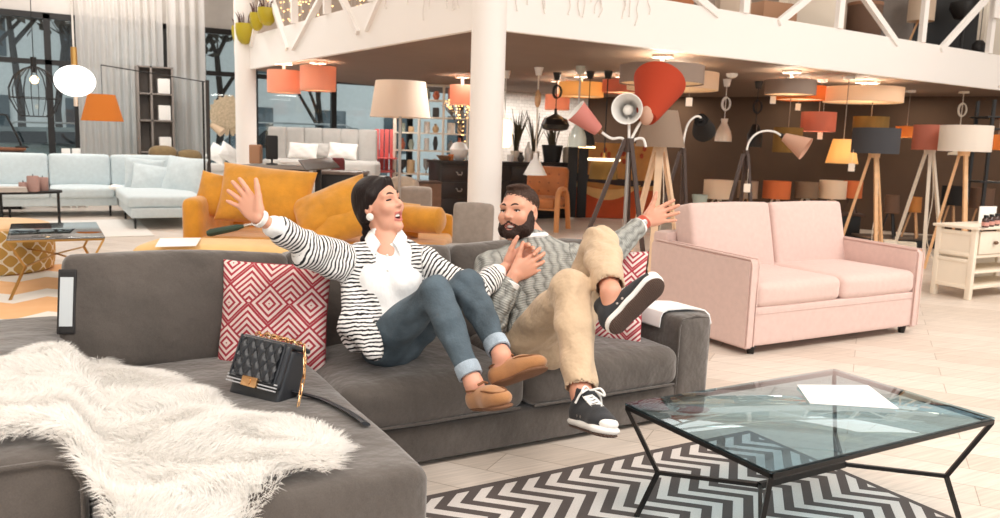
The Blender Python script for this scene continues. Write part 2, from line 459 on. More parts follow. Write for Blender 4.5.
# window wall on the street side
zt_ = float(hy(40, 13.5, WY)[2]); zm_ = float(hy(24, 60.8, WY)[2])
struct(B().box((3.5, WY+.1, (zt_+5.4)/2), (23, .2, 5.4-zt_)), 'wall_far', grey_wall)
b = B()
for px_ in (-170, -60, 50.5, 77.5, 166, 203.5, 255, 333.5, 410): b.box((float(hy(px_, 110, WY)[0]), WY, zt_/2), (.105, .1, zt_))
for x in (8.2, 10.): b.box((x, WY, zt_/2), (.1, .1, zt_))
for z, h in ((zt_-.03, .10), (zm_, .085), (.06, .12)): b.box((2.2, WY, z), (16, .1, h))
struct(b, 'window_1', black_frame)
struct(B().box((2.2, WY+.02, zt_/2), (16, .012, zt_-.02)), 'window_2', glass_mat('window_glass', (225, 232, 232), .06))
struct(B().box((-7.6, 5, 2.65), (.2, 24, 5.4)), 'wall_left', mat('white_plaster', (236, 232, 226), .8))
struct(B().box((16.8, 3, 2.65), (.2, 27, 5.4)), 'wall_right_outer', mat('white_plaster', (236, 232, 226), .8))
# the street outside
struct(B().box((6, 34, -.12), (90, 37, .1)), 'ground_street', mat('snowy_asphalt', (226, 228, 230), .8, var=.25, vs=.6))
# ================================================================ grey corner sofa
velour = fabric('charcoal_velour', (84, 77, 72), .22, 5, 260, .22, .5, .85, .45, 8)
velour_d = velour
sofa = thing('corner_sofa', 'dark grey velour corner sofa with chaise on which the couple sits', 'sofa', (0, 0, 0))
SX = 2.79; AXI = 2.50
b = B(); b.soft((1.76, 3.34, .10), (1.70, 1.03, .16), .02); b.soft((.46, 2.78, .10), (.86, 1.5, .16), .02); b.o('base', velour, sofa)
b = B(); b.soft((1.76, 3.74, .28), (1.70, .22, .50), .05); b.soft((.33, 3.74, .28), (1.05, .22, .47), .05); b.o('back_frame', velour, sofa)
b = B(); b.soft((2.688, 3.34, .262), (.205, 1.05, .50), .03, (0.006, .006, .006), 16)
arm = b.o('armrest', velour, sofa)
b = B()
for y in (2.818,): b.tube([(2.592, y+.012, .05), (2.59, y+.004, .46), (2.606, y+.004, .499), (2.688, y+.004, .512), (2.765, y+.004, .499), (2.785, y+.010, .45), (2.785, y+.016, .05)], .005, 6)
b.o('piping', velour, arm)
b = B(); b.soft((-.20, 3.0, .27), (.54, 1.72, .50), .05, (.006, .006, .012), 18)
arm2 = b.o('armrest', velour, sofa)
b = B(); b.tube([(.052, 2.142, .05), (.055, 2.137, .44), (.03, 2.137, .49), (-.02, 2.136, .507), (-.44, 2.136, .507)], .0055, 6); b.o('piping', velour, arm2)
def seat(x0, x1, y0, y1, z0, z1, seed, bulge=.045):
    b = B(); b.soft(((x0+x1)/2, (y0+y1)/2, (z0+z1)/2), (x1-x0, y1-y0, z1-z0), .06 if seed == 1 else .045, (.0, .012, bulge), 22, wob=.003); return b
for x0, x1 in ((.925, 1.74), (1.75, 2.583)):
    s_ = seat(x0, x1, 2.79, 3.62, .185, .37, 1).o('seat_cushion', velour, sofa)
    bb = B(); bb.tube([(x0+.03, 2.796, .2), (x1-.03, 2.796, .2)], .006, 6); bb.o('piping', velour, s_)
seat(.075, .93, 1.985, 3.62, .04, .385, 2, .02).o('chaise_seat', velour, sofa)
for i, (x0, x1, tz, yy) in enumerate(((.045, .905, 0, 3.50), (.905, 1.70, .0, 3.52), (1.71, 2.57, .0, 3.53))):
    b = B(); b.soft((0, 0, 0), (x1-x0, .21, .465), .04, (.008, .045, .008), 24, T=TR(((x0+x1)/2, yy, .575 if i == 0 else .565), rx=-.20, ry=.035 if i == 0 else 0), wob=.006); bc = b.o('back_cushion', velour, sofa)
    if i == 0:
        Th = TR((.066, 3.40, .655), rx=-.2, rz=-.35); b = B(); b.soft((0, .002, 0), (.058, .010, .245), .004, T=Th, m=0); b.box((-.003, -.005, .0), (.046, .004, .185), T=Th, m=1); b.soft((-.03, .05, 0), (.010, .11, .245), .004, T=Th, m=0)
        k = b.o('price_tag_holder', [mat('black_leatherette', (34, 32, 33), .5), mat('tag_paper', (205, 212, 216), .6)], bc); k['label'] = 'pale price card in a black strap holder'
# folded white price sheet over the right arm
def sheet_over_arm():
    b = B(); n = 12; xs = [(2.562, .44), (2.566, .49), (2.575, .512), (2.60, .525), (2.688, .529), (2.75, .526), (2.79, .518), (2.815, .495), (2.828, .45)]
    vs = []; fs = []
    for k in (0, .006):
        for (x, z) in xs:
            for y in (2.93, 3.13): vs.append((x+(x-2.69)*.03*k/.006, y-(x-2.56)*.25, z+k))
    m = len(xs)
    for k in (0, 1):
        for i in range(m-1):
            a = k*2*m+2*i; q = (a, a+1, a+3, a+2); fs.append(q if k else q[::-1])
    for i in range(m-1):
        a = 2*i; c = 2*m+2*i; fs.append((a, a+2, c+2, c)); fs.append((a+1, c+1, c+3, a+3))
    fs.append((0, 2*m, 2*m+1, 1)); e = 2*m-2; fs.append((e, e+1, e+2*m+1, e+2*m)); b.add(vs, fs)
    return b
tag(sheet_over_arm().o('paper_sheet', mat('white_paper', (248, 248, 248), .5)), 'white paper sheet folded over the right armrest of the grey sofa', 'paper')
# ---------------------------------------------------------------- patterned cushions
def maze_mat():
    t = NT('red_maze_weave'); v = t.co('Object', (1, 1, 1)); x, _, z = t.xyz(v)
    # rotated cells; each cell holds nested squares, neighbours are mirrored quarter turns
    s = 1/.115; u = t.math('MULTIPLY', t.math('ADD', x, z), s*.7071); w = t.math('MULTIPLY', t.math('SUBTRACT', z, x), s*.7071)
    u = t.math('ADD', u, 50.25); w = t.math('ADD', w, 50.1)
    fu, fw_ = t.math('FLOOR', u), t.math('FLOOR', w); pu = t.math('SUBTRACT', t.math('FRACT', u), .5); pw = t.math('SUBTRACT', t.math('FRACT', w), .5)
    par = t.math('MODULO', t.math('ADD', fu, fw_), 2.)
    a = t.math('ABSOLUTE', pu); b_ = t.math('ABSOLUTE', pw); sq = t.math('MAXIMUM', a, b_)            # nested squares
    l1 = t.math('MAXIMUM', t.math('ADD', pu, .5), t.math('ADD', pw, .5))                              # nested corners
    d = t.math('ADD', t.math('MULTIPLY', sq, t.math('SUBTRACT', 1, par)), t.math('MULTIPLY', l1, par))
    st = t.math('FRACT', t.math('MULTIPLY_ADD', d, 6.2, .32)); f = t.math('GREATER_THAN', st, .47)
    n = t.noise(v, 300, 2); f2 = t.math('MULTIPLY', f, t.math('MULTIPLY_ADD', n, .35, .72))
    t.base(t.mix(f2, s2l((168, 52, 66)), s2l((238, 222, 216)))); t.b.inputs['Roughness'].default_value = .9; t.bump(f, .2, .003); t.bump(n, .2, .002); return t.m
maze = maze_mat()
cu1 = thing('throw_cushion', 'red and white maze patterned cushion beside the black handbag', 'cushion', (.81, 3.28, .56), 0, 'red patterned cushions')
cu1.rotation_euler = (-.24, .03, -.42)
cov = B().pillow(.44, .46, .17, 26, pinch=.05, seed=3).o('cover', maze, cu1, weld=True)
b = B(); e = [(-.214, 0, -.224), (-.207, 0, 0), (-.214, 0, .224), (0, 0, .217), (.214, 0, .224), (.207, 0, 0), (.214, 0, -.224), (0, 0, -.217)]
b.tube(e, .004, 6, closed=True); b.o('piping', mat('red_piping', (150, 44, 58), .8), cov)
cu2 = dup(cu1, (2.315, 3.10, .585), 0, 'red and white maze patterned cushion behind the bearded man at the armrest')
cu2.rotation_euler = (-.20, .02, -.72)
# ---------------------------------------------------------------- sheepskin
def in_poly(P, poly):
    x, y = P[:, 0], P[:, 1]; c = np.zeros(len(P), bool); n = len(poly)
    for i in range(n):
        x1, y1 = poly[i]; x2, y2 = poly[i-1]
        m = (y1 > y) != (y2 > y); c ^= m & (x < (x2-x1)*(y-y1)/(y2-y1+1e-12)+x1)
    return c
def surf_z(x, y):
    t = np.clip((x-.02)/.13, 0, 1); t = t*t*(3-2*t); return .525*(1-t)+.395*t
def px_surface(x, y):
    z = .44
    for _ in range(8): p = hz(x, y, z); z = float(surf_z(p[0], p[1]))+.03
    return p
outl = [(0, 360), (26, 344), (66, 345), (101, 356), (128, 369), (176, 374), (207, 386), (220, 399), (242, 411), (282, 415), (317, 418), (340, 427), (343, 447), (326, 464), (286, 472), (244, 494), (215, 516), (175, 560)]
poly = [tuple(px_surface(*p)[:2]) for p in outl] + [(.14, 1.84), (.085, 2.02), (.06, 2.10), (-.02, 2.23), (-.10, 2.26), (-.30, 2.28), (-.34, 2.9)]
fleece = NT('white_fleece'); fleece.base(s2l((254, 252, 249))); fleece.b.inputs['Roughness'].default_value = .9; fleece.b.inputs['Sheen Weight'].default_value = .4
tl = fleece.new('ShaderNodeBsdfTranslucent'); tl.inputs[0].default_value = (.98, .97, .95, 1); mx = fleece.new('ShaderNodeMixShader'); mx.inputs[0].default_value = .45
fleece.link(fleece.b.outputs[0], mx.inputs[1]); fleece.link(tl.outputs[0], mx.inputs[2]); fleece.link(mx.outputs[0], fleece.n['Material Output'].inputs[0])
def sheepskin():
    pa = np.array(poly); lo, hi = pa.min(0), pa.max(0); st = .02
    gx, gy = np.arange(lo[0]-st, hi[0]+st, st), np.arange(lo[1]-st, hi[1]+st, st); X, Y = np.meshgrid(gx, gy, indexing='ij')
    ins = in_poly(np.stack([X.ravel(), Y.ravel()], 1), poly).reshape(X.shape)
    vs = []; idx = -np.ones(X.shape, int); fs = []
    def edge_d(P):
        n = len(P); e = np.zeros((n, 2)); mind = np.full(n, 9.)
        for i in range(len(poly)):
            a, d = np.array(poly[i-1]), np.array(poly[i]); t = np.clip(((P-a)@(d-a))/((d-a)@(d-a)), 0, 1); q = a+t[:, None]*(d-a); r = np.linalg.norm(P-q, axis=1)
            m = r < mind; mind[m] = r[m]; e[m] = ((q-P)/(r[:, None]+1e-6))[m]
        return mind, e
    def lump(x, y): return .012*np.sin(11*x+4*y)+.010*np.sin(17*y-6*x+1)+.006*np.sin(31*x+23*y)
    def zz(x, y):
        e = .38-.0; front = np.clip((2.02-y)/.1, 0, 1)
        return surf_z(x, y)+.028+lump(x, y)-front*.10
    for i in range(X.shape[0]-1):
        for j in range(X.shape[1]-1):
            cc = np.array([X[i, j]+st/2, Y[i, j]+st/2])
            if ins[i, j] and ins[i+1, j] and ins[i, j+1] and ins[i+1, j+1] and edge_d(cc[None])[0][0] > .028:
                q = []
                for a, c in ((i, j), (i+1, j), (i+1, j+1), (i, j+1)):
                    if idx[a, c] < 0: idx[a, c] = len(vs); vs.append((X[a, c], Y[a, c], float(zz(X[a, c], Y[a, c]))))
                    q.append(idx[a, c])
                fs.append(tuple(q))
    top = len(vs); vs += [(x, y, z-.022) for x, y, z in vs]; fs += [tuple(k+top for k in f[::-1]) for f in list(fs)]
    b = B(); b.add(vs, fs)
    N = 75000; P = np.stack([RNG.uniform(lo[0], hi[0], N*2), RNG.uniform(lo[1], hi[1], N*2)], 1); P = P[in_poly(P, poly)][:N]; n = len(P)
    z = zz(P[:, 0], P[:, 1]); z = z-.026*np.exp(-edge_d(P)[0]/.022); root = np.stack([P[:, 0], P[:, 1], z-.004], 1)
    # lean away from the middle at the edge, in locks elsewhere
    c = np.array([.25, 2.6]); e = np.zeros((n, 2)); mind = np.full(n, 9.)
    for i in range(len(poly)):
        a, d = np.array(poly[i-1]), np.array(poly[i]); t = np.clip(((P-a)@(d-a))/((d-a)@(d-a)), 0, 1); q = a+t[:, None]*(d-a); r = np.linalg.norm(P-q, axis=1)
        m = r < mind; mind[m] = r[m]; e[m] = ((q-P)/(r[:, None]+1e-6))[m]
    w = np.exp(-mind/.05)[:, None]
    ang = 2*np.sin(9*P[:, 0]+5*np.sin(6*P[:, 1]))+2*np.sin(7*P[:, 1]+1)+RNG.normal(0, .5, n)
    lean = e*w*1.4+np.stack([np.cos(ang), np.sin(ang)], 1)*(.5+.3*RNG.random(n))[:, None]
    up = np.stack([lean[:, 0], lean[:, 1], np.full(n, 1.0)], 1); up /= np.linalg.norm(up, axis=1)[:, None]
    L = RNG.uniform(.026, .046, n); sd = np.cross(up, RNG.normal(0, 1, (n, 3))); sd /= np.linalg.norm(sd, axis=1)[:, None]; wd = RNG.uniform(.0008, .0017, n)
    mid = root+up*(L*.55)[:, None]; tip = root+up*L[:, None]+np.stack([lean[:, 0], lean[:, 1], np.full(n, -.5)], 1)*(L*.35)[:, None]
    v = np.stack([root-sd*wd[:, None], root+sd*wd[:, None], mid+sd*wd[:, None]*.9, mid-sd*wd[:, None]*.9, tip], 1).reshape(-1, 3)
    k = np.arange(n)*5; f = [(a, a+1, a+2, a+3) for a in k]+[(a+3, a+2, a+4) for a in k]; b.add(v, f); return b
tag(sheepskin().o('sheepskin_throw', fleece.m, ang=180), 'fluffy white sheepskin throw spread over the arm and chaise of the grey sofa', 'throw')
# ---------------------------------------------------------------- handbag
leather = mat('black_bag_leather', (46, 49, 54), .28, bump=.15, bs=300)
gold = mat('polished_gold', (222, 178, 130), .22, 1.); 
def quilt_panel(b, w, h, T):
    n, m = 40, 32; vs = []; fs = []
    for i in range(n+1):
        for j in range(m+1):
            x = (i/n-.5)*w; z = (j/m-.5)*h; u = (x+z*.75)/.036; v_ = (x-z*.75)/.036
            d = min(abs(u-round(u)), abs(v_-round(v_))); vs.append((x, -.009*min(1, d*3.2)**.6, z))
    for i in range(n):
        for j in range(m): a = i*(m+1)+j; fs.append((a, a+m+1, a+m+2, a+1))
    b.add(vs, fs, 0, T)
bag = thing('handbag', 'black quilted leather handbag with gold chain and clasp on the chaise', 'handbag', hz(250, 402, .39), 0)
bag.rotation_euler = (-.40, .04, -.98); bag.scale = (1.10, 1.2, 1.36)
b = B(); b.soft((0, .045, .075), (.205, .085, .15), .014, (.0, .006, .0), 12); b.o('body', leather, bag)
b = B(); b.soft((0, -.008, .102), (.208, .022, .115), .01, n=10); b.soft((0, .04, .158), (.206, .09, .014), .007, n=10)
flap = b.o('flap', leather, bag)
b = B(); quilt_panel(b, .165, .098, TR((0, -.0195, .108))); b.o('quilted_panel', leather, flap)
b = B(); b.tube([(-.09, -.0205, .162), (-.09, -.0205, .056), (.09, -.0205, .056), (.09, -.0205, .162)], .004, 6); b.o('border_trim', leather, flap)
b = B()
for k in range(3): b.box((0, -.019, .040+.008*k), (.20, .008, .0035), .001)
b.o('welt_stripes', mat('pale_edge_paint', (190, 192, 196), .35), bag)
b = B(); b.box((0, -.026, .049), (.062, .012, .026), .003); b.cyl((0, -.034, .049), (0, -.028, .049), .008, n=12); b.o('clasp', gold, bag)
def links(b, path, r=.007, wire=.0019):
    P = path
    for i in range(len(P)-1):
        a, c = Vector(P[i]), Vector(P[i+1]); d = (c-a).normalized(); s_ = d.cross(Vector((0, 0, 1)) if abs(d.z) < .9 else Vector((1, 0, 0))).normalized(); t_ = d.cross(s_)
        x = s_ if i % 2 else t_; m = (a+c)/2; L = (c-a).length*.8
        b.tube([tuple(m+d*L*math.cos(q)+x*r*.6*math.sin(q)) for q in np.linspace(0, 2*PI, 9)[:-1]], wire, 5, closed=True)
b = B(); links(b, [(-.085+.17*t, .03+.004*math.sin(40*t), .172+.004*math.sin(30*t)) for t in np.linspace(0, 1, 15)]); links(b, [(-.06+.16*t, .045, .178-.006*t) for t in np.linspace(0, 1, 13)])
links(b, [(.105, .045, .165), (.12, .04, .145), (.135, .035, .12), (.148, .03, .095), (.158, .02, .068), (.168, .015, .04), (.175, .01, .015)]+[(.182, .0, .004)])
ch = b.o('chain', gold, bag)
wb = np.array(bag.location)
bpy.context.view_layer.update()
iM = bag.matrix_world.inverted()
sp = [px_surface(307, 392)-[0, 0, .02]+[0, 0, 0]]+[hz(x, y, .405) for x, y in ((318, 398), (335, 405), (352, 414), (366, 424))]
sp[0] = np.array(bag.matrix_world @ Vector((.10, .06, .05)))
b = B(); pts = [tuple(iM @ Vector(tuple(p))) for p in bez(sp, 6)]; b.tube(pts, .016, 8, flat=.3); b.o('shoulder_strap', leather, bag)
# ---------------------------------------------------------------- coffee table, paper, rug
blk = mat('black_steel', (24, 22, 21), .35, .3)
ct = thing('coffee_table', 'black wire framed coffee table with a clear glass top', 'table', (2.307, 1.835, 0))
hw, hl, zt = .545, .326, .40
b = B()
for z in (zt-.008,):
    c4 = [(-hw, -hl, z), (hw, -hl, z), (hw, hl, z), (-hw, hl, z)]
    for i in range(4): b.bar(c4[i], c4[(i+1) % 4], .016, .014)
b.o('top_frame', blk, ct)
b = B()
kn = {}
for sx in (-1, 1):
    for sy in (-1, 1):
        kn[sx, sy] = (sx*.465, sy*.235, .17)
def tleg(sx, sy):
    q = B(); k = kn[sx, sy]; q.bar((sx*hw, sy*hl, zt-.012), k, .014); q.bar(k, (sx*.53, sy*.26, .009), .014); return q
for sx in (-1, 1):
    for sy in (-1, 1): tleg(sx, sy).o('leg', blk, ct)
b = B(); cn = [(-.05, 0, .165), (.05, 0, .165)]
for sx in (-1, 1):
    b.bar(kn[sx, -1], (sx*.215, 0, .17), .013); b.bar(kn[sx, 1], (sx*.215, 0, .17), .013)
b.bar((-.22, 0, .17), (.22, 0, .17), .016, .022)
b.o('stretcher', blk, ct)
def table_glass():
    t = NT('blue_green_glass'); tr = t.new('ShaderNodeBsdfTransparent'); tr.inputs[0].default_value = (*s2l((208, 229, 237)), 1)
    gl = t.new('ShaderNodeBsdfGlossy'); gl.inputs['Roughness'].default_value = .01; gl.inputs[0].default_value = (*s2l((232, 244, 250)), 1)
    fr = t.new('ShaderNodeLayerWeight'); fr.inputs[0].default_value = .5; mx = t.new('ShaderNodeMixShader')
    t.link(t.math('MULTIPLY_ADD', t.math('POWER', fr.outputs['Facing'], 3.6), .62, .05), mx.inputs[0]); t.link(tr.outputs[0], mx.inputs[1]); t.link(gl.outputs[0], mx.inputs[2]); t.link(mx.outputs[0], t.n['Material Output'].inputs[0]); return t.m
B().box((0, 0, zt+.003), (hw*2+.012, hl*2+.012, .008), .001).o('glass_top', table_glass(), ct)
pp = [hz(x, y, .409)[:2] for x, y in ((797, 385), (868, 385.5), (899, 409), (810, 403.5))]
tag(B().prism([tuple(p) for p in pp][::-1], .4078, .4105).o('paper', mat('white_paper', (248, 248, 248), .5), smooth=False), 'white sheet of paper lying on the glass coffee table', 'paper')
def rug_mat():
    t = NT('chevron_weave'); x, y, _ = t.xyz(t.co())
    v = t.math('DIVIDE', t.math('SUBTRACT', 2.46, y), .28); tri = t.math('ABSOLUTE', t.math('SUBTRACT', t.math('MULTIPLY', t.math('FRACT', v), 2), 1))   # 1 at 2.46, 0 half a period nearer
    sx = t.math('SUBTRACT', x, t.math('MULTIPLY', t.math('SUBTRACT', 1, tri), .145))
    st = t.math('FRACT', t.math('DIVIDE', t.math('SUBTRACT', sx, 1.212-10.4), .104)); f = t.math('LESS_THAN', st, .5)
    ex = t.math('GREATER_THAN', x, 2.795); ey = t.math('GREATER_THAN', y, 2.535); ed = t.math('MAXIMUM', ex, ey)
    f = t.math('MULTIPLY', f, t.math('SUBTRACT', 1, ed))
    n = t.noise(t.co('Object', (1, 1, 1)), 420, 2); g = t.math('MULTIPLY_ADD', n, .7, .65)
    m = t.new('ShaderNodeMix'); m.data_type = 'RGBA'; m.blend_type = 'MULTIPLY'; m.inputs[0].default_value = 1
    t.link(t.mix(f, s2l((86, 78, 76)), s2l((214, 208, 204))), m.inputs[6]); t.link(g, m.inputs[7]); t.base(m.outputs[2])
    t.b.inputs['Roughness'].default_value = .95; t.bump(n, .4, .004); t.bump(f, .2, .004); return t.m
tag(B().box((1.875, 1.33, .004), (1.90, 2.48, .010), .003).o('chevron_rug', rug_mat(), smooth=False), 'grey and white zigzag rug on the pale plank floor under the coffee table', 'rug')
# ---------------------------------------------------------------- pink sofa
pink = fabric('pink_linen', (216, 188, 180), .05, 30, 420, .2, .3, .9, .10, 5)
ps = thing('pink_sofa', 'pale pink two seat fabric sofa with thin arms', 'sofa', (4.725, 3.6, 0))
PW = 1.755
b = B(); b.soft((0, .50, .185), (PW-.14, .94, .25), .015, n=10); b.o('base', pink, ps)
b = B(); b.soft((0, -.002, .185), (PW-.15, .03, .255), .012, n=10); b.box((0, -.019, .27), (PW-.16, .004, .006)); b.o('front_panel', pink, ps)
for s_ in (-1, 1):
    b = B(); x = s_*(PW/2-.035); pr_ = [(-.02, .045), (-.02, .585), (-.01, .618), (.5, .628), (.92, .640), (.95, .62), (.95, .045)]
    vs = []; 
    b2 = bmesh.new(); f0 = [b2.verts.new((x-.035, y, z)) for y, z in pr_]; f1 = [b2.verts.new((x+.035, y, z)) for y, z in pr_]
    b2.faces.new(f0[::-1]); b2.faces.new(f1)
    for i in range(len(pr_)): b2.faces.new((f0[i], f0[(i+1) % len(pr_)], f1[(i+1) % len(pr_)], f1[i]))
    bmesh.ops.recalc_face_normals(b2, faces=b2.faces); bmesh.ops.bevel(b2, geom=list(b2.edges), offset=.012, segments=2, affect='EDGES'); b.bm(b2)
    a_ = b.o('armrest', pink, ps)
    q = B(); q.tube([(x+.03*s_, -.024, .06), (x+.03*s_, -.024, .59), (x+.032*s_, -.01, .622), (x+.032*s_, .9, .643)], .005, 6); q.tube([(x-.03*s_, -.024, .06), (x-.03*s_, -.024, .59), (x-.032*s_, -.01, .622), (x-.032*s_, .9, .643)], .005, 6); q.o('piping', pink, a_)
b = B(); b.soft((-.01, .92, .37), (PW-.13, .17, .66), .03, n=10); b.o('back_frame', pink, ps)
for s_ in (-1, 1):
    x = s_*.405
    b = B(); b.soft((x, .37, .385), (.80, .79, .165), .05, (.004, .01, .025), 20, wob=.002); b.o('seat_cushion', pink, ps)
    b = B(); b.soft((0, 0, 0), (.79, .19, .51), .03, (.004, .03, .006), 20, T=TR((x*1.0+.045, .735, .655), rx=-.24), wob=.002); b.o('back_cushion', pink, ps)
for sx in (-1, 1):
    for y in (.03, .88): B().lathe([(.022, 0), (.03, .05), (.03, .06)], 14, T=TR((sx*(PW/2-.10), y, 0))).o('foot', blk, ps)
# ================================================================ showroom floor behind the sofa: left half
RZ = -YAW
def mpx(D): return D/F
def base_at(px, D, py=140):
    p = hd(px, py, D); return (float(p[0]), float(p[1]), 0.)
def zat(px, py, D): return float(hd(px, py, D)[2])
glass_clear = glass_mat('clear_glass', (226, 238, 236), .2)
brass = mat('brass', (205, 160, 96), .3, 1.)
steel = mat('brushed_steel', (190, 186, 182), .35, .9)
white_lac = mat('white_lacquer', (240, 238, 234), .4)
ivory = mat('ivory_paint', (226, 216, 200), .5)
oakm = mat('light_oak', (206, 160, 116), .5, var=.12, vs=12)
walnut = mat('dark_walnut', (74, 50, 38), .5, var=.15, vs=14)
darkg = mat('dark_grey_paint', (70, 66, 64), .6)
blackm = mat('matte_black', (20, 19, 19), .5)
# ---- light blue sectional
ice = fabric('pale_blue_linen', (200, 212, 216), .06, 20, 380, .2, .2)
bs = thing('sectional_sofa', 'pale blue sectional sofa with chaise in front of the street windows', 'sofa', (0, 13.6, 0))
b = B(); b.soft((-.85, .42, .24), (3.7, .86, .16), .02, n=8); b.soft((1.50, -.55, .22), (.98, 2.8, .14), .02, n=8); b.o('base', ice, bs)
xs = [-2.6, -1.55, .10, .96]
for i in range(3):
    b = B(); b.soft(((xs[i]+xs[i+1])/2, .36, .36), (xs[i+1]-xs[i]-.008, .86, .16), .04, (0, .01, .02), 12); b.o('seat_cushion', ice, bs)
b = B(); b.soft((1.46, -.55, .36), (.98, 2.72, .17), .05, (0, .01, .02), 14); b.o('chaise_seat', ice, bs)
for x0, x1 in ((-2.6, -1.55), (-1.55, .10), (.10, .96), (.96, 1.96)):
    b = B(); b.soft((0, 0, 0), (x1-x0-.006, .2, .50), .05, (0, .03, .01), 12, T=TR(((x0+x1)/2, .72, .66), rx=-.16)); b.o('back_cushion', ice, bs)
b = B(); b.soft((-.3, .90, .42), (4.7, .1, .6), .03, n=8); b.o('back_frame', ice, bs)
b = B(); b.soft((2.02, .0, .42), (.12, 1.7, .48), .04, n=10); b.o('armrest', ice, bs)
for x, y in ((-.42, .10), (.90, .10), (1.06, -1.9), (1.9, -1.9), (1.06, -.5), (1.9, .7), (-2.4, .1)):
    B().cyl((x, y, 0), (x, y, .17), .012, .02, 10).o('leg', blackm, bs)
def cushion(name, label, grp, m, loc, w, h, t, rx, rz, ry=0., seed=0, cat='cushion'):
    o = B().pillow(w, h, t, 18, seed=seed).o(name, m, None, weld=True); o.location = tuple(loc); o.rotation_euler = (rx, ry, rz); return tag(o, label, cat, grp)
gp = 'cushions on the pale blue sofa'
cushion('sofa_cushion', 'pale blue cushion standing at the back of the blue chaise corner', gp, ice, hy(145, 174, 13.55), .60, .50, .16, -.35, .15, .1, 1)
cushion('sofa_cushion', 'pale blue cushion tilted in front of another one on the blue chaise', gp, ice, hy(153, 179, 13.25), .60, .46, .16, -.5, -.15, .12, 2)
cushion('sofa_cushion', 'large pale blue cushion leaning on the end arm of the blue chaise', gp, ice, hy(184, 176, 12.9), .68, .60, .2, -.35, -.8, .05, 3)
b = B(); b.soft((0, 0, .03), (.2, .14, .07), .03, (.01, .01, .02), 8, wob=.012); o = b.o('folded_cloth', white_lac, loc=hy(116, 188, 13.6)-[0, 0, .04]); tag(o, 'small crumpled white cloth on the seat corner of the blue sofa', 'cloth')
# ---- oval black table with candles
ot = thing('side_table', 'black oval table carrying pillar candles before the blue sofa', 'table', (-.42, 12.0, 0))
b = B(); R = [(.62*math.cos(a)*1.05, .36*math.sin(a)) for a in np.linspace(0, 2*PI, 33)[:-1]]; b.prism(R, .475, .505); b.o('tabletop', blackm, ot)
for x, y in ((.60, -.06), (-.5, -.2), (-.05, -.33), (-.05, .33)): B().cyl((x, y, 0), (x, y, .48), .017, n=8).o('leg', blackm, ot)
rosy = mat('dusty_rose_wax', (176, 142, 134), .6)
for i, (px_, w, yt, yb, wd) in enumerate(((23.5, 7, 184, 192, 'short'), (29.5, 5, 184, 191.5, 'slim'), (33.5, 9.5, 178.5, 192, 'tallest'), (43, 9, 179.5, 191, 'wide'))):
    D = 10.6+.0*i; lb = ['short dusty rose candle at the near end of the candle row', 'slim dusty rose candle wedged between the short and the tallest', 'tallest dusty rose candle with a dark wick top', 'wide dusty rose candle closest to the end of the black table'][i]
    p = hz(px_, yb-.5, .505); sca = np.linalg.norm(p-O)/F; r = w*sca/2; h = (yb-yt)*sca
    c = thing('pillar_candle', lb, 'candle', p, 0, 'candles on the oval black table')
    B().lathe([(r*.96, 0), (r, .01), (r, h-.01), (r*.9, h), (r*.5, h-.012), (0.001, h-.014)], 18).o('wax', rosy, c); B().cyl((0, 0, h-.015), (0, 0, h+.02), .006, n=6).o('wick', blackm, c)
b = B()
for k in range(3): b.box((.01*k, .006*k, .012+.02*k), (.36-.03*k, .24, .018), .002)
tag(b.o('magazine_stack', [mat('magazine_cover', (196, 188, 180), .5)], loc=hz(10, 192, .508), rz=.1), 'small stack of magazines on the black oval table', 'magazines')
b = B(); b.lathe([(.0, 0), (.05, 0), (.055, .05), (.05, .1), (.03, .12)], 16); tag(b.o('dark_jar', blackm, loc=hz(2, 191, .508)+[-.14, .12, 0]), 'small black jar beside the magazines on the oval table', 'jar')
# ---- patterned pouf
def ogee():
    t = NT('mustard_lattice'); x, y, z = t.xyz(t.co()); th = t.math('MULTIPLY', t.math('ARCTAN2', y, x), 20.); zz = t.math('MULTIPLY', z, 44.)
    q = t.math('ABSOLUTE', t.math('ADD', t.math('COSINE', th), t.math('MULTIPLY', t.math('COSINE', zz), 1.0))); f = t.math('LESS_THAN', q, .30)
    t.base(t.mix(f, s2l((196, 156, 84)), s2l((240, 230, 210)))); t.b.inputs['Roughness'].default_value = .9; return t.m
pf = thing('pouf', 'round mustard pouf with a white lattice pattern beside the gold table', 'pouf', (-.42, 8.62, 0))
B().lathe([(.44, 0), (.49, .03), (.505, .10), (.51, .22), (.505, .34), (.48, .405)], 48).o('side_cover', ogee(), pf)
B().lathe([(.482, .40), (.47, .425), (.40, .445), (.2, .455), (.001, .457)], 48).o('seat_pad', fabric('peach_cloth', (232, 190, 140), .06), pf)
# ---- gold side table with glass
gt = thing('glass_side_table', 'small gold framed side table with a grey glass top', 'table', (.085, 7.68, 0))
gw, gl_, gz = .325, .57, .45
b = B(); c4 = [(-gw, -gl_, gz-.01), (gw, -gl_, gz-.01), (gw, gl_, gz-.01), (-gw, gl_, gz-.01)]
for i in range(4): b.bar(c4[i], c4[(i+1) % 4], .016)
b.o('top_frame', brass, gt)
for sx in (-1, 1):
    for sy in (-1, 1):
        k = (sx*(gw-.10), sy*(gl_-.02), .24); q = B(); q.bar((sx*gw, sy*gl_, gz-.015), k, .016); q.bar(k, (sx*(gw+.01), sy*(gl_+.12), 0), .016); q.o('leg', brass, gt)
b = B()
for sx in (-1, 1): b.bar((sx*(gw-.10), -gl_+.02, .24), (0, 0, .26), .012); b.bar((sx*(gw-.10), gl_-.02, .24), (0, 0, .26), .012)
b.o('stretcher', brass, gt)
B().box((0, 0, gz+.004), (gw*2+.02, gl_*2+.02, .014), .002).o('glass_top', glass_mat('smoked_glass', (150, 158, 156), .5, .03), gt)
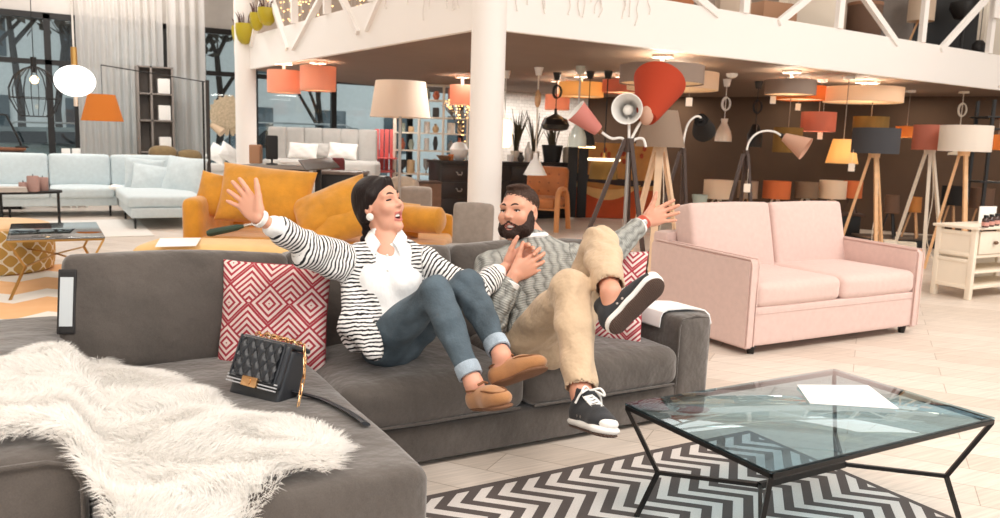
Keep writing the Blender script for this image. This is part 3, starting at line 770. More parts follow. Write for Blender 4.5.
# ---- rugs at the left
def zig_rug():
    t = NT('orange_zigzag_weave'); x, y, _ = t.xyz(t.co()); tr = t.math('PINGPONG', t.math('MULTIPLY', x, 1.0), .22)
    st = t.math('FRACT', t.math('MULTIPLY', t.math('ADD', t.math('ADD', y, 4), tr), 1.05)); f = t.math('LESS_THAN', st, .62)
    n = t.noise(t.co(), 7, 4); t.base(t.mix(f, s2l((232, 226, 218)), t.mix(n, s2l((226, 170, 118)), s2l((238, 190, 142))))); t.b.inputs['Roughness'].default_value = .95; return t.m
tag(B().box((-.62, 7.25, .006), (2.35, 3.0, .012), .003).o('zigzag_rug', zig_rug(), smooth=False), 'orange and white zigzag rug under the gold side table', 'rug')
tag(B().box((.33, 11.95, .006), (1.75, 2.1, .012), .003).o('cream_rug', fabric('cream_pile', (226, 222, 216), .05)), 'plain cream rug on the floor before the blue sofa', 'rug')
# ---- yellow sofa group (faces the camera)
mus = fabric('mustard_velvet', (212, 146, 38), .16, 8, 300, .2, .5, .85, .3, 6)
YD = 7.3
yb_ = base_at(324, YD)
ys = thing('yellow_sofa', 'mustard yellow low sofa loaded with loose cushions behind the couple', 'sofa', yb_, RZ)
s_ = mpx(YD)
b = B(); b.soft((0, .05, .30), (2.30, .95, .22), .06, (0, .01, .015), 18, wob=.004); b.o('seat', mus, ys)
b = B(); b.soft((-1.06, .05, .44), (.16, .98, .60), .06, (.01, .0, .01), 12); b.o('armrest', mus, ys)
b = B(); b.soft((0, .50, .42), (2.3, .12, .36), .05, n=12); b.o('back_frame', mus, ys)
for x in (-1.0, 1.13):
    for y in (-.36, .45): B().cyl((x, y, 0), (x, y, .2), .016, .024, 10).o('leg', mus if x > 0 else walnut, ys)
gy = 'yellow cushions on the yellow sofa'
def yc(px_, py, D): return hd(px_, py, D)
cushion('yellow_cushion', 'mustard cushion propped against the yellow sofa arm, partly behind the big one', gy, mus, yc(219, 196, 7.25), .40, .40, .16, -.3, RZ, .18, 4)
cushion('yellow_cushion', 'largest mustard cushion, wide and upright behind the raised hand', gy, mus, yc(266, 196, 7.2), .84, .54, .28, -.35, RZ, .08, 5)
cushion('yellow_cushion', 'mustard cushion slumped diagonally beside the dark haired woman', gy, mus, yc(332, 208, 7.05), .70, .42, .27, -.6, RZ, -.42, 6)
cushion('yellow_cushion', 'mustard cushion lying low, its end showing by the woman in stripes', gy, mus, yc(352, 220, 7.0), .78, .34, .26, -.7, RZ, -.30, 7)
cushion('yellow_cushion', 'small mustard cushion between the woman and the yellow bolster', gy, mus, yc(402, 219, 7.3), .34, .32, .2, -.2, RZ+.5, .15, 8)
bo = thing('bolster', 'mustard yellow bolster roll lying at the end of the yellow sofa', 'cushion', yc(417, 219, 7.2), RZ+.35)
B().lathe([(.001, -.25), (.09, -.245), (.118, -.22), (.122, 0), (.118, .22), (.09, .245), (.001, .25)], 24, T=TR(ry=PI/2, rz=-.7)).o('cover', mus, bo)
tan = fabric('pale_mustard_linen', (236, 196, 132), .06, 10, 300)
om = thing('ottoman', 'pale mustard ottoman with a sheet of paper on top', 'ottoman', base_at(226, 6.45), RZ+.06)
b = B(); b.soft((0, 0, .29), (1.36, .62, .27), .10, (.0, .01, .02), 18); b.o('seat_pad', tan, om)
for x in (-.55, .55):
    for y in (-.2, .2): B().cyl((x, y, 0), (x, y, .17), .02, .03, 10).o('leg', walnut, om)
p4 = [hz(x, y, .453)[:2] for x, y in ((155, 247), (196, 246), (201, 238), (160, 238.5))]
tag(B().prism([tuple(p) for p in p4], .452, .456).o('paper', mat('white_paper', (248, 248, 248), .5), smooth=False), 'white sheet of paper lying on the pale mustard ottoman', 'paper')
um = thing('folded_umbrella', 'dark green folded umbrella lying on the yellow sofa seat', 'umbrella', hd(230, 229, 6.95), 0)
a_, c_ = Vector(tuple(hd(207, 233.5, 6.9)))-um.location, Vector(tuple(hd(244, 226, 6.95)))-um.location
b = B(); b.tube([a_, a_.lerp(c_, .1), a_.lerp(c_, .8), c_], [.03, .048, .04, .02], 10, flat=.7); b.o('canopy', fabric('bottle_green_nylon', (58, 78, 66), .2, 12, 300, .1, .1), um)
b = B(); b.tube([c_, c_+(c_-a_)*.22], .014, 8); b.o('handle', steel, um)
# ---- upholstered chairs
taupe = fabric('taupe_tweed', (150, 138, 128), .12, 20, 300)
def tub_chair(label, loc, rz):
    t = thing('dining_chair', label, 'chair', loc, rz, 'taupe upholstered chairs')
    b = B(); b.soft((0, .17, .60), (.34, .09, .42), .035, (0, .012, .01), 12, T=TR(rx=-.06)); b.o('backrest', taupe, t)
    b = B(); b.soft((0, -.03, .42), (.40, .42, .10), .04, (0, 0, .015), 12); b.o('seat', taupe, t)
    for x in (-.16, .16):
        for y in (-.2, .16): B().cyl((x, y, 0), (x*.95, y*.95, .38), .013, .02, 10).o('leg', walnut, t)
    return t
c1 = tub_chair('taupe upholstered chair standing before the white column', base_at(468, 6.35), RZ-.25)
dup(c1, base_at(417, 8.4), RZ+.1, 'taupe upholstered chair behind the yellow bolster')
# ---- bed, counter and small things before the street window
gbed = fabric('silver_grey_linen', (196, 194, 190), .07, 8, 300)
D = 13.0; bp = base_at(322, D); bd = thing('grey_bed', 'light grey upholstered bed with tall headboard by the street window', 'bed', bp, RZ+.05)
w = 108*mpx(D); zt2 = zat(320, 128, D); zs = zat(320, 164, D)
b = B(); n = 6
for i in range(n): b.soft((-w/2+w*(i+.5)/n, .10, (zt2+.5)/2), (w/n+.004, .14, zt2-.5), .03, (0, .02, .0), 8)
b.o('headboard', gbed, bd)
b = B(); b.soft((.05, -.25, zs-.05), (w*1.02, .7, .24), .06, (0, .01, .02), 12); b.o('mattress', gbed, bd)
b = B(); b.soft((.16, -.45, zs-.38), (w*1.12, .7, .46), .06, n=10); b.o('side_rail', gbed, bd); b = B(); b.box((0, -.1, (zs-.6)/2), (w*.96, .9, max(.05, zs-.6)), .01); b.o('plinth', gbed, bd)
gb = 'pillows on the light grey bed'
wp = fabric('white_cotton', (240, 238, 234), .04, 10, 300)
cushion('bed_pillow', 'white pillow on the grey bed nearer to the dark table lamp', gb, wp, hd(303, 151, 12.7), .46, .26, .14, -.35, RZ, .05, 9, 'pillow')
cushion('bed_pillow', 'white pillow on the grey bed beside the cream floor lamp', gb, wp, hd(343, 151, 12.7), .46, .26, .14, -.35, RZ, .06, 10, 'pillow')
cushion('bed_pillow', 'grey pillow between two white ones on the grey bed', gb, gbed, hd(323, 150.5, 12.8), .40, .24, .14, -.3, RZ, 0, 11, 'pillow')
D = 9.6; kc = thing('counter_desk', 'dark grey counter desk standing behind the yellow cushions', 'desk', base_at(278, D), RZ)
zc = zat(278, 165, D); b = B(); b.box((0, 0, zc-.02), (.74, .42, .04), .004); b.o('worktop', mat('grey_laminate', (150, 145, 140), .5), kc); b = B(); b.box((0, 0, (zc-.04)/2), (.66, .36, zc-.04), .004); b.o('cabinet', darkg, kc)
sp_ = thing('desk_screen', 'small black screen on a stand on the grey counter desk', 'screen', hd(272, 164.5, 9.55), RZ+.5)
b = B(); b.soft((0, 0, .20), (.14, .04, .28), .012, n=6); b.o('display', blackm, sp_); b = B(); b.lathe([(.07, 0), (.07, .012), (.012, .02), (.012, .1)], 14); b.o('foot', blackm, sp_)
b = B(); b.soft((0, 0, .11), (.13, .12, .22), .01, n=6); tag(b.o('cardboard_box', mat('brown_cardboard', (176, 134, 104), .8), loc=hd(256, 163.5, 9.6), rz=RZ), 'brown cardboard box standing on the counter by the white column', 'box')
b = B()
for k in range(3): b.box((.0, 0, .006+.008*k), (.26-.02*k, .2, .006), .001, T=TR(rz=.2*k))
tag(b.o('brochures', white_lac, loc=hd(291, 164, 9.5), rz=RZ), 'loose white brochures on the grey counter desk', 'brochures')
D = 8.6; ist = thing('info_stand', 'black info stand with a slanted board behind the yellow cushions', 'stand', base_at(319, D), RZ)
zb = zat(318, 166, D); b = B(); b.box((0, 0, .01), (.3, .3, .02), .004); b.o('foot', blackm, ist); B().box((0, 0, zb/2), (.045, .045, zb), .004).o('post', blackm, ist)
b = B(); b.box((0, 0, 0), (.36, .30, .018), .004, T=TR((0, 0, zb+.02), rx=.32, ry=-.10, rz=.5)); b.o('board', mat('charcoal_board', (82, 76, 72), .45), ist)
D = 10.2; sb = thing('low_sideboard', 'low black sideboard behind the woman and the yellow cushions', 'sideboard', base_at(342, D), RZ)
zb = zat(342, 171, D); b = B(); b.box((0, 0, zb-.02), (.62, .5, .04), .004); b.o('top_panel', mat('dark_oak_top', (112, 98, 90), .4), sb); b = B(); b.box((0, 0, (zb-.04)/2), (.58, .46, zb-.04), .004); b.o('body', blackm, sb)
mar = fabric('maroon_velvet', (112, 44, 48), .15); D = 11.0; mc = thing('maroon_chair', 'maroon rounded chair back showing beside the black info stand', 'chair', base_at(342, D), RZ+.6)
zm = zat(342, 158, D); b = B(); b.soft((0, .14, zm-.17), (.20, .08, .34), .04, (0, .02, .0), 10, T=TR()); b.o('backrest', mar, mc); b = B(); b.soft((0, -.02, .45), (.40, .38, .1), .04, n=8); b.o('seat', mar, mc)
for x in (-.15, .15):
    for y in (-.15, .13): B().cyl((x, y, 0), (x, y, .42), .012, n=8).o('leg', blackm, mc)
B().bar((0, .15, .4), (0, .15, zm-.3), .05, .02).o('back_post', blackm, mc)
# ---- big cream floor lamp
cream_sh = shade_mat('cream_shade', (248, 234, 220), .45)
def lampshade(r0, r1, h, m, name='lamp_shade', parent=None, T=None, n=36, th=.004):
    "open truncated cone, r0 at the bottom, r1 at the top, z 0..h"
    return B().lathe([(r0-th, 0), (r0, 0), (r1, h), (r1-th, h), (r0-th, 0)], n, T=T, cap=False).o(name, m, parent)
D = 9.0; fl = thing('floor_lamp', 'large cream floor lamp standing behind the dark haired woman', 'lamp', base_at(400, D), RZ)
z0, z1 = zat(400, 117.5, D), zat(400, 82, D); lampshade(30*mpx(D), 24.8*mpx(D), z1-z0, cream_sh, parent=fl, T=TR((0, 0, z0)))
b = B(); b.cyl((0, 0, .03), (0, 0, z0+.12), .018, n=12); b.o('pole', steel, fl); b = B(); b.lathe([(.17, 0), (.17, .02), (.03, .035)], 24); b.o('foot', steel, fl); b = B(); b.ball((0, 0, z0+.17), .05); b.o('bulb', white_lac, fl)
# ---- open shelving with decor
D = 14.3; us = thing('display_shelf', 'white open display shelf crowded with small decor pieces', 'shelf', base_at(431, D), RZ+.05)
sw, sh = 72*mpx(D), zat(431, 86, D); b = B()
for k in range(4): 
    for y in (-.15, .15): b.box((-sw/2+sw*k/3, y, sh/2), (.035, .035, sh))
b.o('uprights', ivory, us)
rows = [0.06, .36, .70, zat(431, 151, D)-.0, zat(431, 133.5, D), zat(431, 118, D), zat(431, 101, D), sh]
for z in rows: B().box((0, 0, z), (sw, .34, .025)).o('shelf_board', ivory, us)
decor = [mat('decor_%s' % n, c, .5) for n, c in (('white', (236, 232, 228)), ('charcoal', (58, 56, 56)), ('terracotta', (190, 110, 84)), ('grey', (150, 148, 146)), ('sage', (160, 170, 156)), ('straw', (196, 164, 124)))]
dn = ['white', 'charcoal', 'terracotta', 'grey', 'sage green', 'straw']; rg = random.Random(5)
rowname = ['lowest board', 'second board up', 'third board up', 'fourth board up', 'fifth board up', 'sixth board up', 'seventh board up']
cellname = ['lamp cell', 'middle cell', 'column cell']
def vase_prof(k, r, h):
    return [[(r*.6, 0), (r, h*.35), (r*.9, h*.6), (r*.35, h*.85), (r*.5, h)], [(r, 0), (r, h*.9), (r*.9, h)], [(r*.3, 0), (r*.35, h*.05), (r*.12, h*.2), (r, h*.5), (r*.95, h)], [(r*.5, 0), (r, h*.5), (r*.5, h*.98)]][k]
M0 = Matrix.Translation(us.location) @ Matrix.Rotation(RZ+.05, 4, 'Z')
for r_ in range(1, 7):
    for c_ in range(3):
        nn = 2
        for q in range(nn):
            gap = rows[r_+1]-rows[r_]-.04; h = min(gap*rg.uniform(.55, .95), .26); r = rg.uniform(.045, .075); mi = rg.randrange(6); kind = rg.randrange(5)
            x = -sw/2+sw*(c_+.5)/3+(-.075, .08)[q]; loc = M0 @ Vector((x, rg.uniform(-.08, .02), rows[r_]+.014))
            b = B()
            if kind < 4: b.lathe(vase_prof(kind, r, h), 16); nm, ct_ = ('vase', 'bowl', 'goblet', 'jar')[kind], 'decor'
            else: b.soft((0, 0, h*.35), (r*1.8, r*1.6, h*.7), .01, n=5); nm, ct_ = 'storage_box', 'box'
            tag(b.o(nm, decor[mi], loc=loc, rz=RZ), '%s %s %s on %s of the display shelf, %s' % (('bed side', 'other')[q], dn[mi], nm.replace('_', ' '), rowname[r_], cellname[c_]), ct_, 'decor on the white display shelf')
# ---- red garden chair, crates
redp = mat('coral_red_paint', (206, 92, 88), .5)
D = 14.0; rc = thing('red_chair', 'coral red wooden chair between the grey bed and the display shelf', 'chair', base_at(383, D), RZ)
zr = zat(383, 129, D)
for k in range(4): B().box((-.13+.087*k, .16, zr-.38), (.07, .02, .76), .004, T=TR()).o('back_slat', redp, rc)
b = B(); b.box((0, -.04, zr-.72), (.4, .42, .03), .004); b.o('seat', redp, rc)
for x in (-.17, .17):
    for y in (-.2, .15): B().bar((x, y, 0), (x, y, zr-.7), .035).o('leg', redp, rc)
B().box((0, -.05, zr-.50), (.5, .42, .02), .004).o('arm_boards', redp, rc)
D = 12.4; cr_ = thing('storage_crate', 'old brown wooden trunk beside the black drawer chest', 'trunk', base_at(428, D), RZ+.3)
zk = zat(428, 183, D); b = B(); b.box((0, 0, zk/2), (.36, .4, zk), .006); b.o('body', mat('old_brown_wood', (128, 96, 76), .7, var=.2, vs=10), cr_); b = B(); b.box((0, 0, zk+.012), (.38, .42, .03), .006); b.o('lid', walnut, cr_)
b = B(); b.soft((0, 0, .07), (.38, .26, .14), .05, (0, 0, .03), 8, wob=.02); tag(b.o('folded_blanket', fabric('sand_wool', (188, 168, 148), .2, 9), loc=hd(403, 190, 10.8), rz=RZ), 'crumpled sand coloured blanket on a bench behind the woman', 'blanket')
D = 10.8; bn = thing('low_bench', 'low bench carrying a crumpled sand coloured blanket', 'bench', base_at(403, D), RZ); zk = zat(403, 190.5, D); b = B(); b.box((0, 0, zk-.02), (.5, .3, .04), .005); b.o('seat', walnut, bn)
for x in (-.2, .2):
    for y in (-.1, .1): B().bar((x, y, 0), (x, y, zk-.03), .03).o('leg', walnut, bn)
# ---- pendants at the far left
opal = NT('opal_glass'); opal.base((.9, .9, .88)); opal.b.inputs['Emission Color'].default_value = (1, .97, .92, 1); opal.b.inputs['Emission Strength'].default_value = 2.2; opal = opal.m
bulbm = mat('lit_bulb', (255, 230, 190), .3, emit=(255, 214, 150), es=6)
D = 6.0; gp_ = thing('globe_pendant', 'lit white opal globe pendant with a brass neck on a white cord', 'lamp', hd(75, 81, D))
k = mpx(D); B().ball((0, 0, 0), (18.8*k, 18.8*k, 15.4*k), 40).o('globe', opal, gp_)
B().lathe([(3*k, 14.5*k), (2.9*k, 33*k), (.001, 33.2*k)], 20).o('neck', brass, gp_); B().lathe([(.001, -25*k), (2*k, -24.8*k), (2*k, -14.5*k)], 16).o('finial', mat('pale_brass', (226, 208, 190), .3, .6), gp_)
B().cyl((0, 0, 33*k), (0, 0, 5.28-gp_.location.z), .007, n=8).o('cord', white_lac, gp_)
D = 8.6; wp_ = thing('wire_pendant', 'black wire cage pendant with a lit bulb before the window', 'lamp', hd(35, 93, D)); k = mpx(D)
for i in range(22):
    a = 2*PI*i/22; b = B(); b.tube([(r*k*math.cos(a), r*k*math.sin(a), z*k) for r, z in ((3, 26), (10, 23), (18, 16), (23, 4), (22.5, -6), (18, -16), (14, -23))], .0035, 5); b.o('wire', blackm, wp_)
b = B()
for r, z in ((14, -23), (22.6, -5)): b.tube([(r*k*math.cos(a), r*k*math.sin(a), z*k) for a in np.linspace(0, 2*PI, 41)[:-1]], .005, 6, closed=True)
b.o('hoop', blackm, wp_); B().cyl((0, 0, 20*k), (0, 0, 35*k), .03, n=14).o('socket', blackm, wp_); B().ball((0, 0, 13*k), 4*k).o('bulb', bulbm, wp_); B().cyl((0, 0, 35*k), (0, 0, 5.28-wp_.location.z), .005, n=6).o('cord', blackm, wp_)
D = 10.2; ar = thing('arc_floor_lamp', 'black arc floor lamp with an orange cloth shade in front of the curtain', 'lamp', base_at(204, D))
org = shade_mat('orange_shade', (232, 146, 62), .3)
top = Vector(tuple(hd(201, 82, D)))-ar.location; tipp = Vector(tuple(hd(101, 65, D)))-ar.location; s0 = Vector(tuple(hd(102.5, 121, D)))-ar.location; k = mpx(D)
top.x = top.y = 0
b = B(); b.cyl((0, 0, .02), tuple(top), .012, n=8); b.o('pole', blackm, ar); b = B(); b.tube([tuple(top+(top-tipp)*.02), tuple(tipp.lerp(top, .65)), tuple(tipp)], .008, 6); b.o('arm', blackm, ar); b = B(); b.lathe([(.18, 0), (.18, .02), (.03, .03)], 20); b.o('foot', blackm, ar)
lampshade(19.5*k, 12.5*k, 26*k, org, parent=ar, T=TR(tuple(s0))); b = B(); b.cyl((tipp.x, tipp.y, s0.z+24*k), tuple(tipp), .004, n=6); b.o('cord', blackm, ar)
# ---- curtains, cabinet, olive sofa, mirror and window bench
cm = NT('sheer_curtain'); cm.base(s2l((244, 240, 236))); tl = cm.new('ShaderNodeBsdfTranslucent'); tl.inputs[0].default_value = (*s2l((236, 230, 222)), 1); mx = cm.new('ShaderNodeMixShader'); mx.inputs[0].default_value = .55
trn = cm.new('ShaderNodeBsdfTransparent'); m2 = cm.new('ShaderNodeMixShader'); m2.inputs[0].default_value = .16
cm.link(cm.b.outputs[0], mx.inputs[1]); cm.link(tl.outputs[0], mx.inputs[2]); cm.link(mx.outputs[0], m2.inputs[1]); cm.link(trn.outputs[0], m2.inputs[2]); cm.link(m2.outputs[0], cm.n['Material Output'].inputs[0])
def curtain(x0, x1, y, label, fold=.12):
    n = int((x1-x0)/.02); vs = []; fs = []
    for j, z in enumerate((.02, 2.6, 5.25)):
        for i in range(n+1):
            x = x0+(x1-x0)*i/n; a = 2*PI*x/fold; vs.append((x+.01*math.sin(3*a), y+.035*math.sin(a)+.012*math.sin(2.3*a+j), z))
    for j in range(2):
        for i in range(n): a = j*(n+1)+i; fs.append((a, a+1, a+n+2, a+n+1))
    return tag(B().add(vs, fs).o('curtain', cm.m, ang=180), label, 'curtain', 'white sheer curtains')
xa, xb, xc, xd = (float(hy(q, 80, WY-.3)[0]) for q in (77.5, 143, 164, 203))
curtain(xa, xc, WY-.22, 'wide white sheer curtain between the dark window and the grey shelf'); curtain(xc+.02, xd, WY-.55, 'gathered white curtain in front of the end of the grey shelf', .16)
gs = thing('grey_shelf', 'tall grey shelf cabinet in front of the sheer curtains', 'shelf', (float(hy(156, 100, WY-.75)[0])-.02, WY-.75, 0))
gm = mat('grey_beige_wood', (132, 124, 118), .6, var=.08); z1 = float(hy(156, 67, WY-.75)[2]); w = .56
for x in (-w/2, -w*.12, w/2): B().box((x, 0, z1/2), (.035, .34, z1), .003).o('side_panel', gm, gs)
b = B(); b.box((0, .16, z1/2), (w, .015, z1)); b.o('back_panel', gm, gs)
zs_ = [.1, .5, .95, z1-.92, z1-.46, z1]
for z in zs_: B().box((0, 0, z-.015), (w, .34, .03), .003).o('shelf_board', gm, gs)
for i, z in enumerate(zs_[2:5]):
    b = B(); b.soft((0, 0, .13), (.20, .2, .26), .01, n=5); tag(b.o('white_box', white_lac, loc=(gs.location.x+.14, WY-.80, z)), 'white storage box on the grey shelf, %s of three' % ('lowest', 'middle', 'topmost')[i], 'box', 'white boxes on the grey shelf')
olv = fabric('olive_brown_leather', (126, 104, 70), .15); ol = thing('olive_sofa', 'olive brown sofa standing behind the pale blue sofa', 'sofa', (float(hy(163, 155, 15.3)[0]), 15.3, 0))
zo = float(hy(163, 149, 15.3)[2])
b = B(); b.soft((0, 0, .38), (1.35, .75, .5), .05, n=8); b.o('base', olv, ol)
for i, (x, w, h) in enumerate(((-.46, .5, zo-.14), (.02, .48, zo+.02), (.46, .44, zo-.04))):
    b = B(); b.soft((x, .2, (h+.5)/2), (w, .3, h-.5), .1, (0, .03, .04), 10); b.o('back_cushion', olv, ol)
mr_ = thing('sunburst_mirror', 'round straw sunburst mirror beside the rear white column', 'mirror', hy(229.5, 115.5, 15.6)); k = np.linalg.norm(hy(229.5, 115.5, 15.6)-O)/F
straw = mat('woven_straw', (196, 178, 150), .8, var=.2, vs=30)
b = B()
for i in range(40): a = 2*PI*i/40; b.bar((10*k*math.cos(a), 0, 10*k*math.sin(a)), ((19 if i % 2 else 17.5)*k*math.cos(a), .01, (19 if i % 2 else 17.5)*k*math.sin(a)), 2.6*k, .015, up=(0, 1, 0))
b.lathe([(7*k, -.012), (9*k, -.025), (12*k, -.012), (12*k, .012), (7*k, .012)], 40, T=TR(rx=PI/2)); b.o('straw_frame', straw, mr_)
B().lathe([(.001, -.008), (7.4*k, -.008), (7.4*k, .008), (.001, .008)], 36, T=TR(rx=PI/2)).o('mirror_glass', mat('mirror_bronze', (92, 70, 58), .12, 1.), mr_)
B().cyl((0, .01, -.15), (0, .01, -mr_.location.z), .015, n=8).o('stand_pole', blackm, mr_)
wb_ = thing('window_bench', 'low white bench under the straw mirror by the window', 'bench', (float(hy(224, 165, 14.6)[0]), 14.6, 0)); zb = float(hy(224, 163.5, 14.6)[2])
b = B(); b.box((0, 0, zb-.06), (.56, .5, .12), .01); b.o('seat', white_lac, wb_); b = B(); b.box((0, 0, (zb-.12)/2), (.5, .44, zb-.12), .01); b.o('base', white_lac, wb_)
cushion('bench_cushion', 'white cushion slanting on the window bench beside the dark post', 'white cushions on the window bench', wp, hy(218, 154, 14.6), .34, .32, .14, -.5, -.3, .5, 12)
cushion('bench_cushion', 'white cushion on the window bench closest to the white column', 'white cushions on the window bench', wp, hy(229, 153.5, 14.55), .36, .32, .14, -.5, .2, .6, 13)
sl = thing('spotlight_stand', 'dark slim floor stand with a beige spotlight head by the window', 'lamp', (float(hy(208, 120, 13.6)[0]), 13.6, 0)); zt3 = float(hy(206, 80, 13.6)[2]); zh = float(hy(210, 126, 13.6)[2])
b = B(); b.cyl((0, 0, .02), (0, 0, zt3), .03, n=10); b.o('pole', mat('dark_bronze', (54, 46, 42), .5), sl); b = B(); b.lathe([(.2, 0), (.2, .03), (.03, .04)], 18); b.o('foot', blackm, sl)
b = B(); b.cyl((.05, 0, zh+.02), (.20, -.1, zh-.10), .04, .075, 18); b.o('spot_head', mat('beige_metal', (216, 190, 160), .45), sl)
# ---- things behind the blue sofa
for i, px_ in enumerate((66, 76.5)):
    t = thing('white_chair', 'small white chair behind the blue sofa, %s the curtain' % ('further from' if i == 0 else 'next to'), 'chair', (float(hy(px_, 150, 15.3)[0]), 15.3, 0), 0, 'white chairs by the window'); zz_ = float(hy(px_, 148.5, 15.3)[2])
    B().box((0, .12, zz_-.2), (.13, .025, .4), .006).o('backrest', white_lac, t); B().box((0, 0, zz_-.42), (.3, .3, .03), .006).o('seat', white_lac, t)
    for x in (-.12, .12):
        for y in (-.12, .12): B().bar((x, y, 0), (x, y, zz_-.43), .025).o('leg', white_lac, t)
t = thing('wooden_sideboard', 'brown wooden sideboard behind the blue sofa under the desk lamp', 'sideboard', (float(hy(8, 150, 15.2)[0]), 15.2, 0)); zz_ = float(hy(8, 147.5, 15.2)[2])
wood_b = mat('reddish_brown_wood', (140, 88, 58), .5, var=.12); b = B(); b.box((-.4, 0, zz_-.02), (1.3, .45, .04), .004); b.o('top_panel', wood_b, t); b = B(); b.box((-.4, 0, (zz_-.04)/2+.05), (1.24, .42, zz_-.14), .004); b.o('body', walnut, t); b = B(); b.box((-.4, .0, .03), (1.1, .38, .06)); b.o('plinth', blackm, t)
dl = thing('desk_lamp', 'black jointed desk lamp on the brown sideboard by the window', 'lamp', (float(hy(22, 147, 15.2)[0]), 15.2, zz_)); P_ = lambda x, y: tuple(Vector(tuple(hy(x, y, 15.2)))-dl.location)
b = B(); b.tube([(0, 0, .0), P_(19, 140), P_(11, 124), P_(6, 115), P_(-2, 114)], .016, 8); b.o('arm', blackm, dl); b = B(); b.lathe([(.1, 0), (.1, .02), (.02, .03)], 16); b.o('foot', blackm, dl); b = B(); b.cyl(P_(-2, 114), P_(-9, 121), .03, .1, 16); b.o('lamp_head', blackm, dl)
# ---- outside: cars, trees, house
def car(label, x, y, rz, col, L=4.4, Hh=1.75):
    t = thing('parked_car', label, 'car', (x, y, -.07), rz, 'cars parked in the street')
    body = [(-L/2, .35), (-L/2+.05, .95), (-L*.30, 1.02), (-L*.18, Hh-.05), (L*.34, Hh), (L*.46, 1.05), (L/2, .95), (L/2, .35)]
    bm_ = bmesh.new(); s0 = [bm_.verts.new((p[0], -.85 if p[1] < 1.1 else -.68, p[1])) for p in body]; s1 = [bm_.verts.new((p[0], .85 if p[1] < 1.1 else .68, p[1])) for p in body]
    bm_.faces.new(s0[::-1]); bm_.faces.new(s1)
    for i in range(len(body)): bm_.faces.new((s0[i], s0[(i+1) % len(body)], s1[(i+1) % len(body)], s1[i]))
    bmesh.ops.recalc_face_normals(bm_, faces=bm_.faces); bmesh.ops.triangulate(bm_, faces=[f for f in bm_.faces if len(f.verts) > 4]); 
    b = B(); b.bm(bm_); b.o('body', col, t)
    gm_ = mat('car_window', (40, 48, 54), .1)
    for s_ in (-1, 1):
        for w4 in ([(-L*.26, 1.06), (-L*.16, Hh-.14), (L*.02, Hh-.12), (L*.02, 1.06)], [(L*.05, 1.06), (L*.05, Hh-.12), (L*.30, Hh-.1), (L*.38, 1.06)]):
            q = [(p[0], s_*(.86-.17*(p[1]-1.06)/(Hh-1.06)*1.0), p[1]) for p in w4]; q2 = [(p[0], p[1]-.02*s_, p[2]) for p in q]
            B().add(q+q2, [(0, 1, 2, 3), (7, 6, 5, 4), (0, 4, 5, 1), (1, 5, 6, 2), (2, 6, 7, 3), (3, 7, 4, 0)]).o('side_window', gm_, t)
        for x_ in (-L*.31, L*.31): B().lathe([(.001, -.1), (.2, -.1), (.33, -.09), (.33, .09), (.2, .1), (.001, .1)], 22, T=TR((x_, s_*.8, .33), rx=PI/2)).o('wheel', blackm, t)
    b = B()
    for y_ in (-.55, .55): b.tube([(-L*.12, y_, Hh+.0), (-L*.1, y_, Hh+.06), (L*.28, y_, Hh+.07), (L*.32, y_, Hh+.0)], .02, 6)
    b.o('roof_rails', steel, t); return t
car('blue grey estate car parked outside behind the grey bed', float(hy(285, 140, 21)[0]), 21, .12, mat('blue_grey_car_paint', (160, 178, 188), .2, .3, coat=.5), 5.0, 1.62)
car('silver car parked outside behind the pale blue sofa', float(hy(40, 140, 20)[0]), 20.2, .05, mat('silver_car_paint', (160, 168, 172), .2, .4, coat=.5), 4.4, 1.42)
bark = mat('winter_bark', (62, 54, 50), .9, var=.3, vs=6); leafm = mat('evergreen_needles', (84, 76, 68), .9, var=.5, vs=3)
def tree(label, x, y, h, seed, leafy):
    rg = random.Random(seed); t = thing('street_tree', label, 'tree', (x, y, -.07), 0, 'winter trees in the street'); b = B()
    def br(p, d, L, r, n):
        q = p+d*L; b.tube([tuple(p), tuple(p.lerp(q, .5)+Vector((rg.uniform(-.06, .06), rg.uniform(-.06, .06), 0))*L), tuple(q)], [r, r*.8, r*.62], 6)
        if n:
            for _ in range(3 if n > 1 else 4):
                v = (d+Vector((rg.uniform(-.9, .9), rg.uniform(-.9, .9), rg.uniform(-.2, .6)))).normalized(); br(p.lerp(q, rg.uniform(.55, 1)), v, L*rg.uniform(.55, .8), r*.5, n-1)
        else: ends.append(q)
    ends = []; br(Vector((0, 0, 0)), Vector((rg.uniform(-.05, .05), 0, 1)).normalized(), h*.42, h*.014, 4); b.o('trunk', bark, t)
    if leafy:
        n = 8000; E = np.array([tuple(e) for e in ends]); C = E[RNG.integers(0, len(E), n)]+RNG.normal(0, .6, (n, 3)); A = RNG.normal(0, 1, (n, 3)); A /= np.linalg.norm(A, axis=1)[:, None]; Q = np.cross(A, RNG.normal(0, 1, (n, 3))); Q /= np.linalg.norm(Q, axis=1)[:, None]
        v = np.stack([C-A*.2, C+Q*.09, C+A*.2, C-Q*.09], 1).reshape(-1, 3); o = B().add(v, [(4*i, 4*i+1, 4*i+2, 4*i+3) for i in range(n)]).o('foliage', leafm, t, smooth=False)
for i, (px_, Y, h, lf, lb) in enumerate(((-20, 25, 8, 1, 'dark evergreen outside behind the desk lamp window'), (22, 24, 9, 1, 'dark evergreen outside behind the wire cage pendant'), (62, 26, 9, 1, 'dark evergreen outside behind the white globe pendant'), (110, 27, 8, 0, 'bare winter tree outside behind the sheer curtain'), (215, 25, 9, 1, 'dark tree outside behind the straw mirror'), (318, 22.5, 7, 0, 'bare tree trunk outside between the two orange drum lamps'), (395, 26, 8, 0, 'bare winter tree outside behind the cream floor lamp'))):
    tree(lb, float(hy(px_, 140, Y)[0]), Y, h, 20+i, lf)
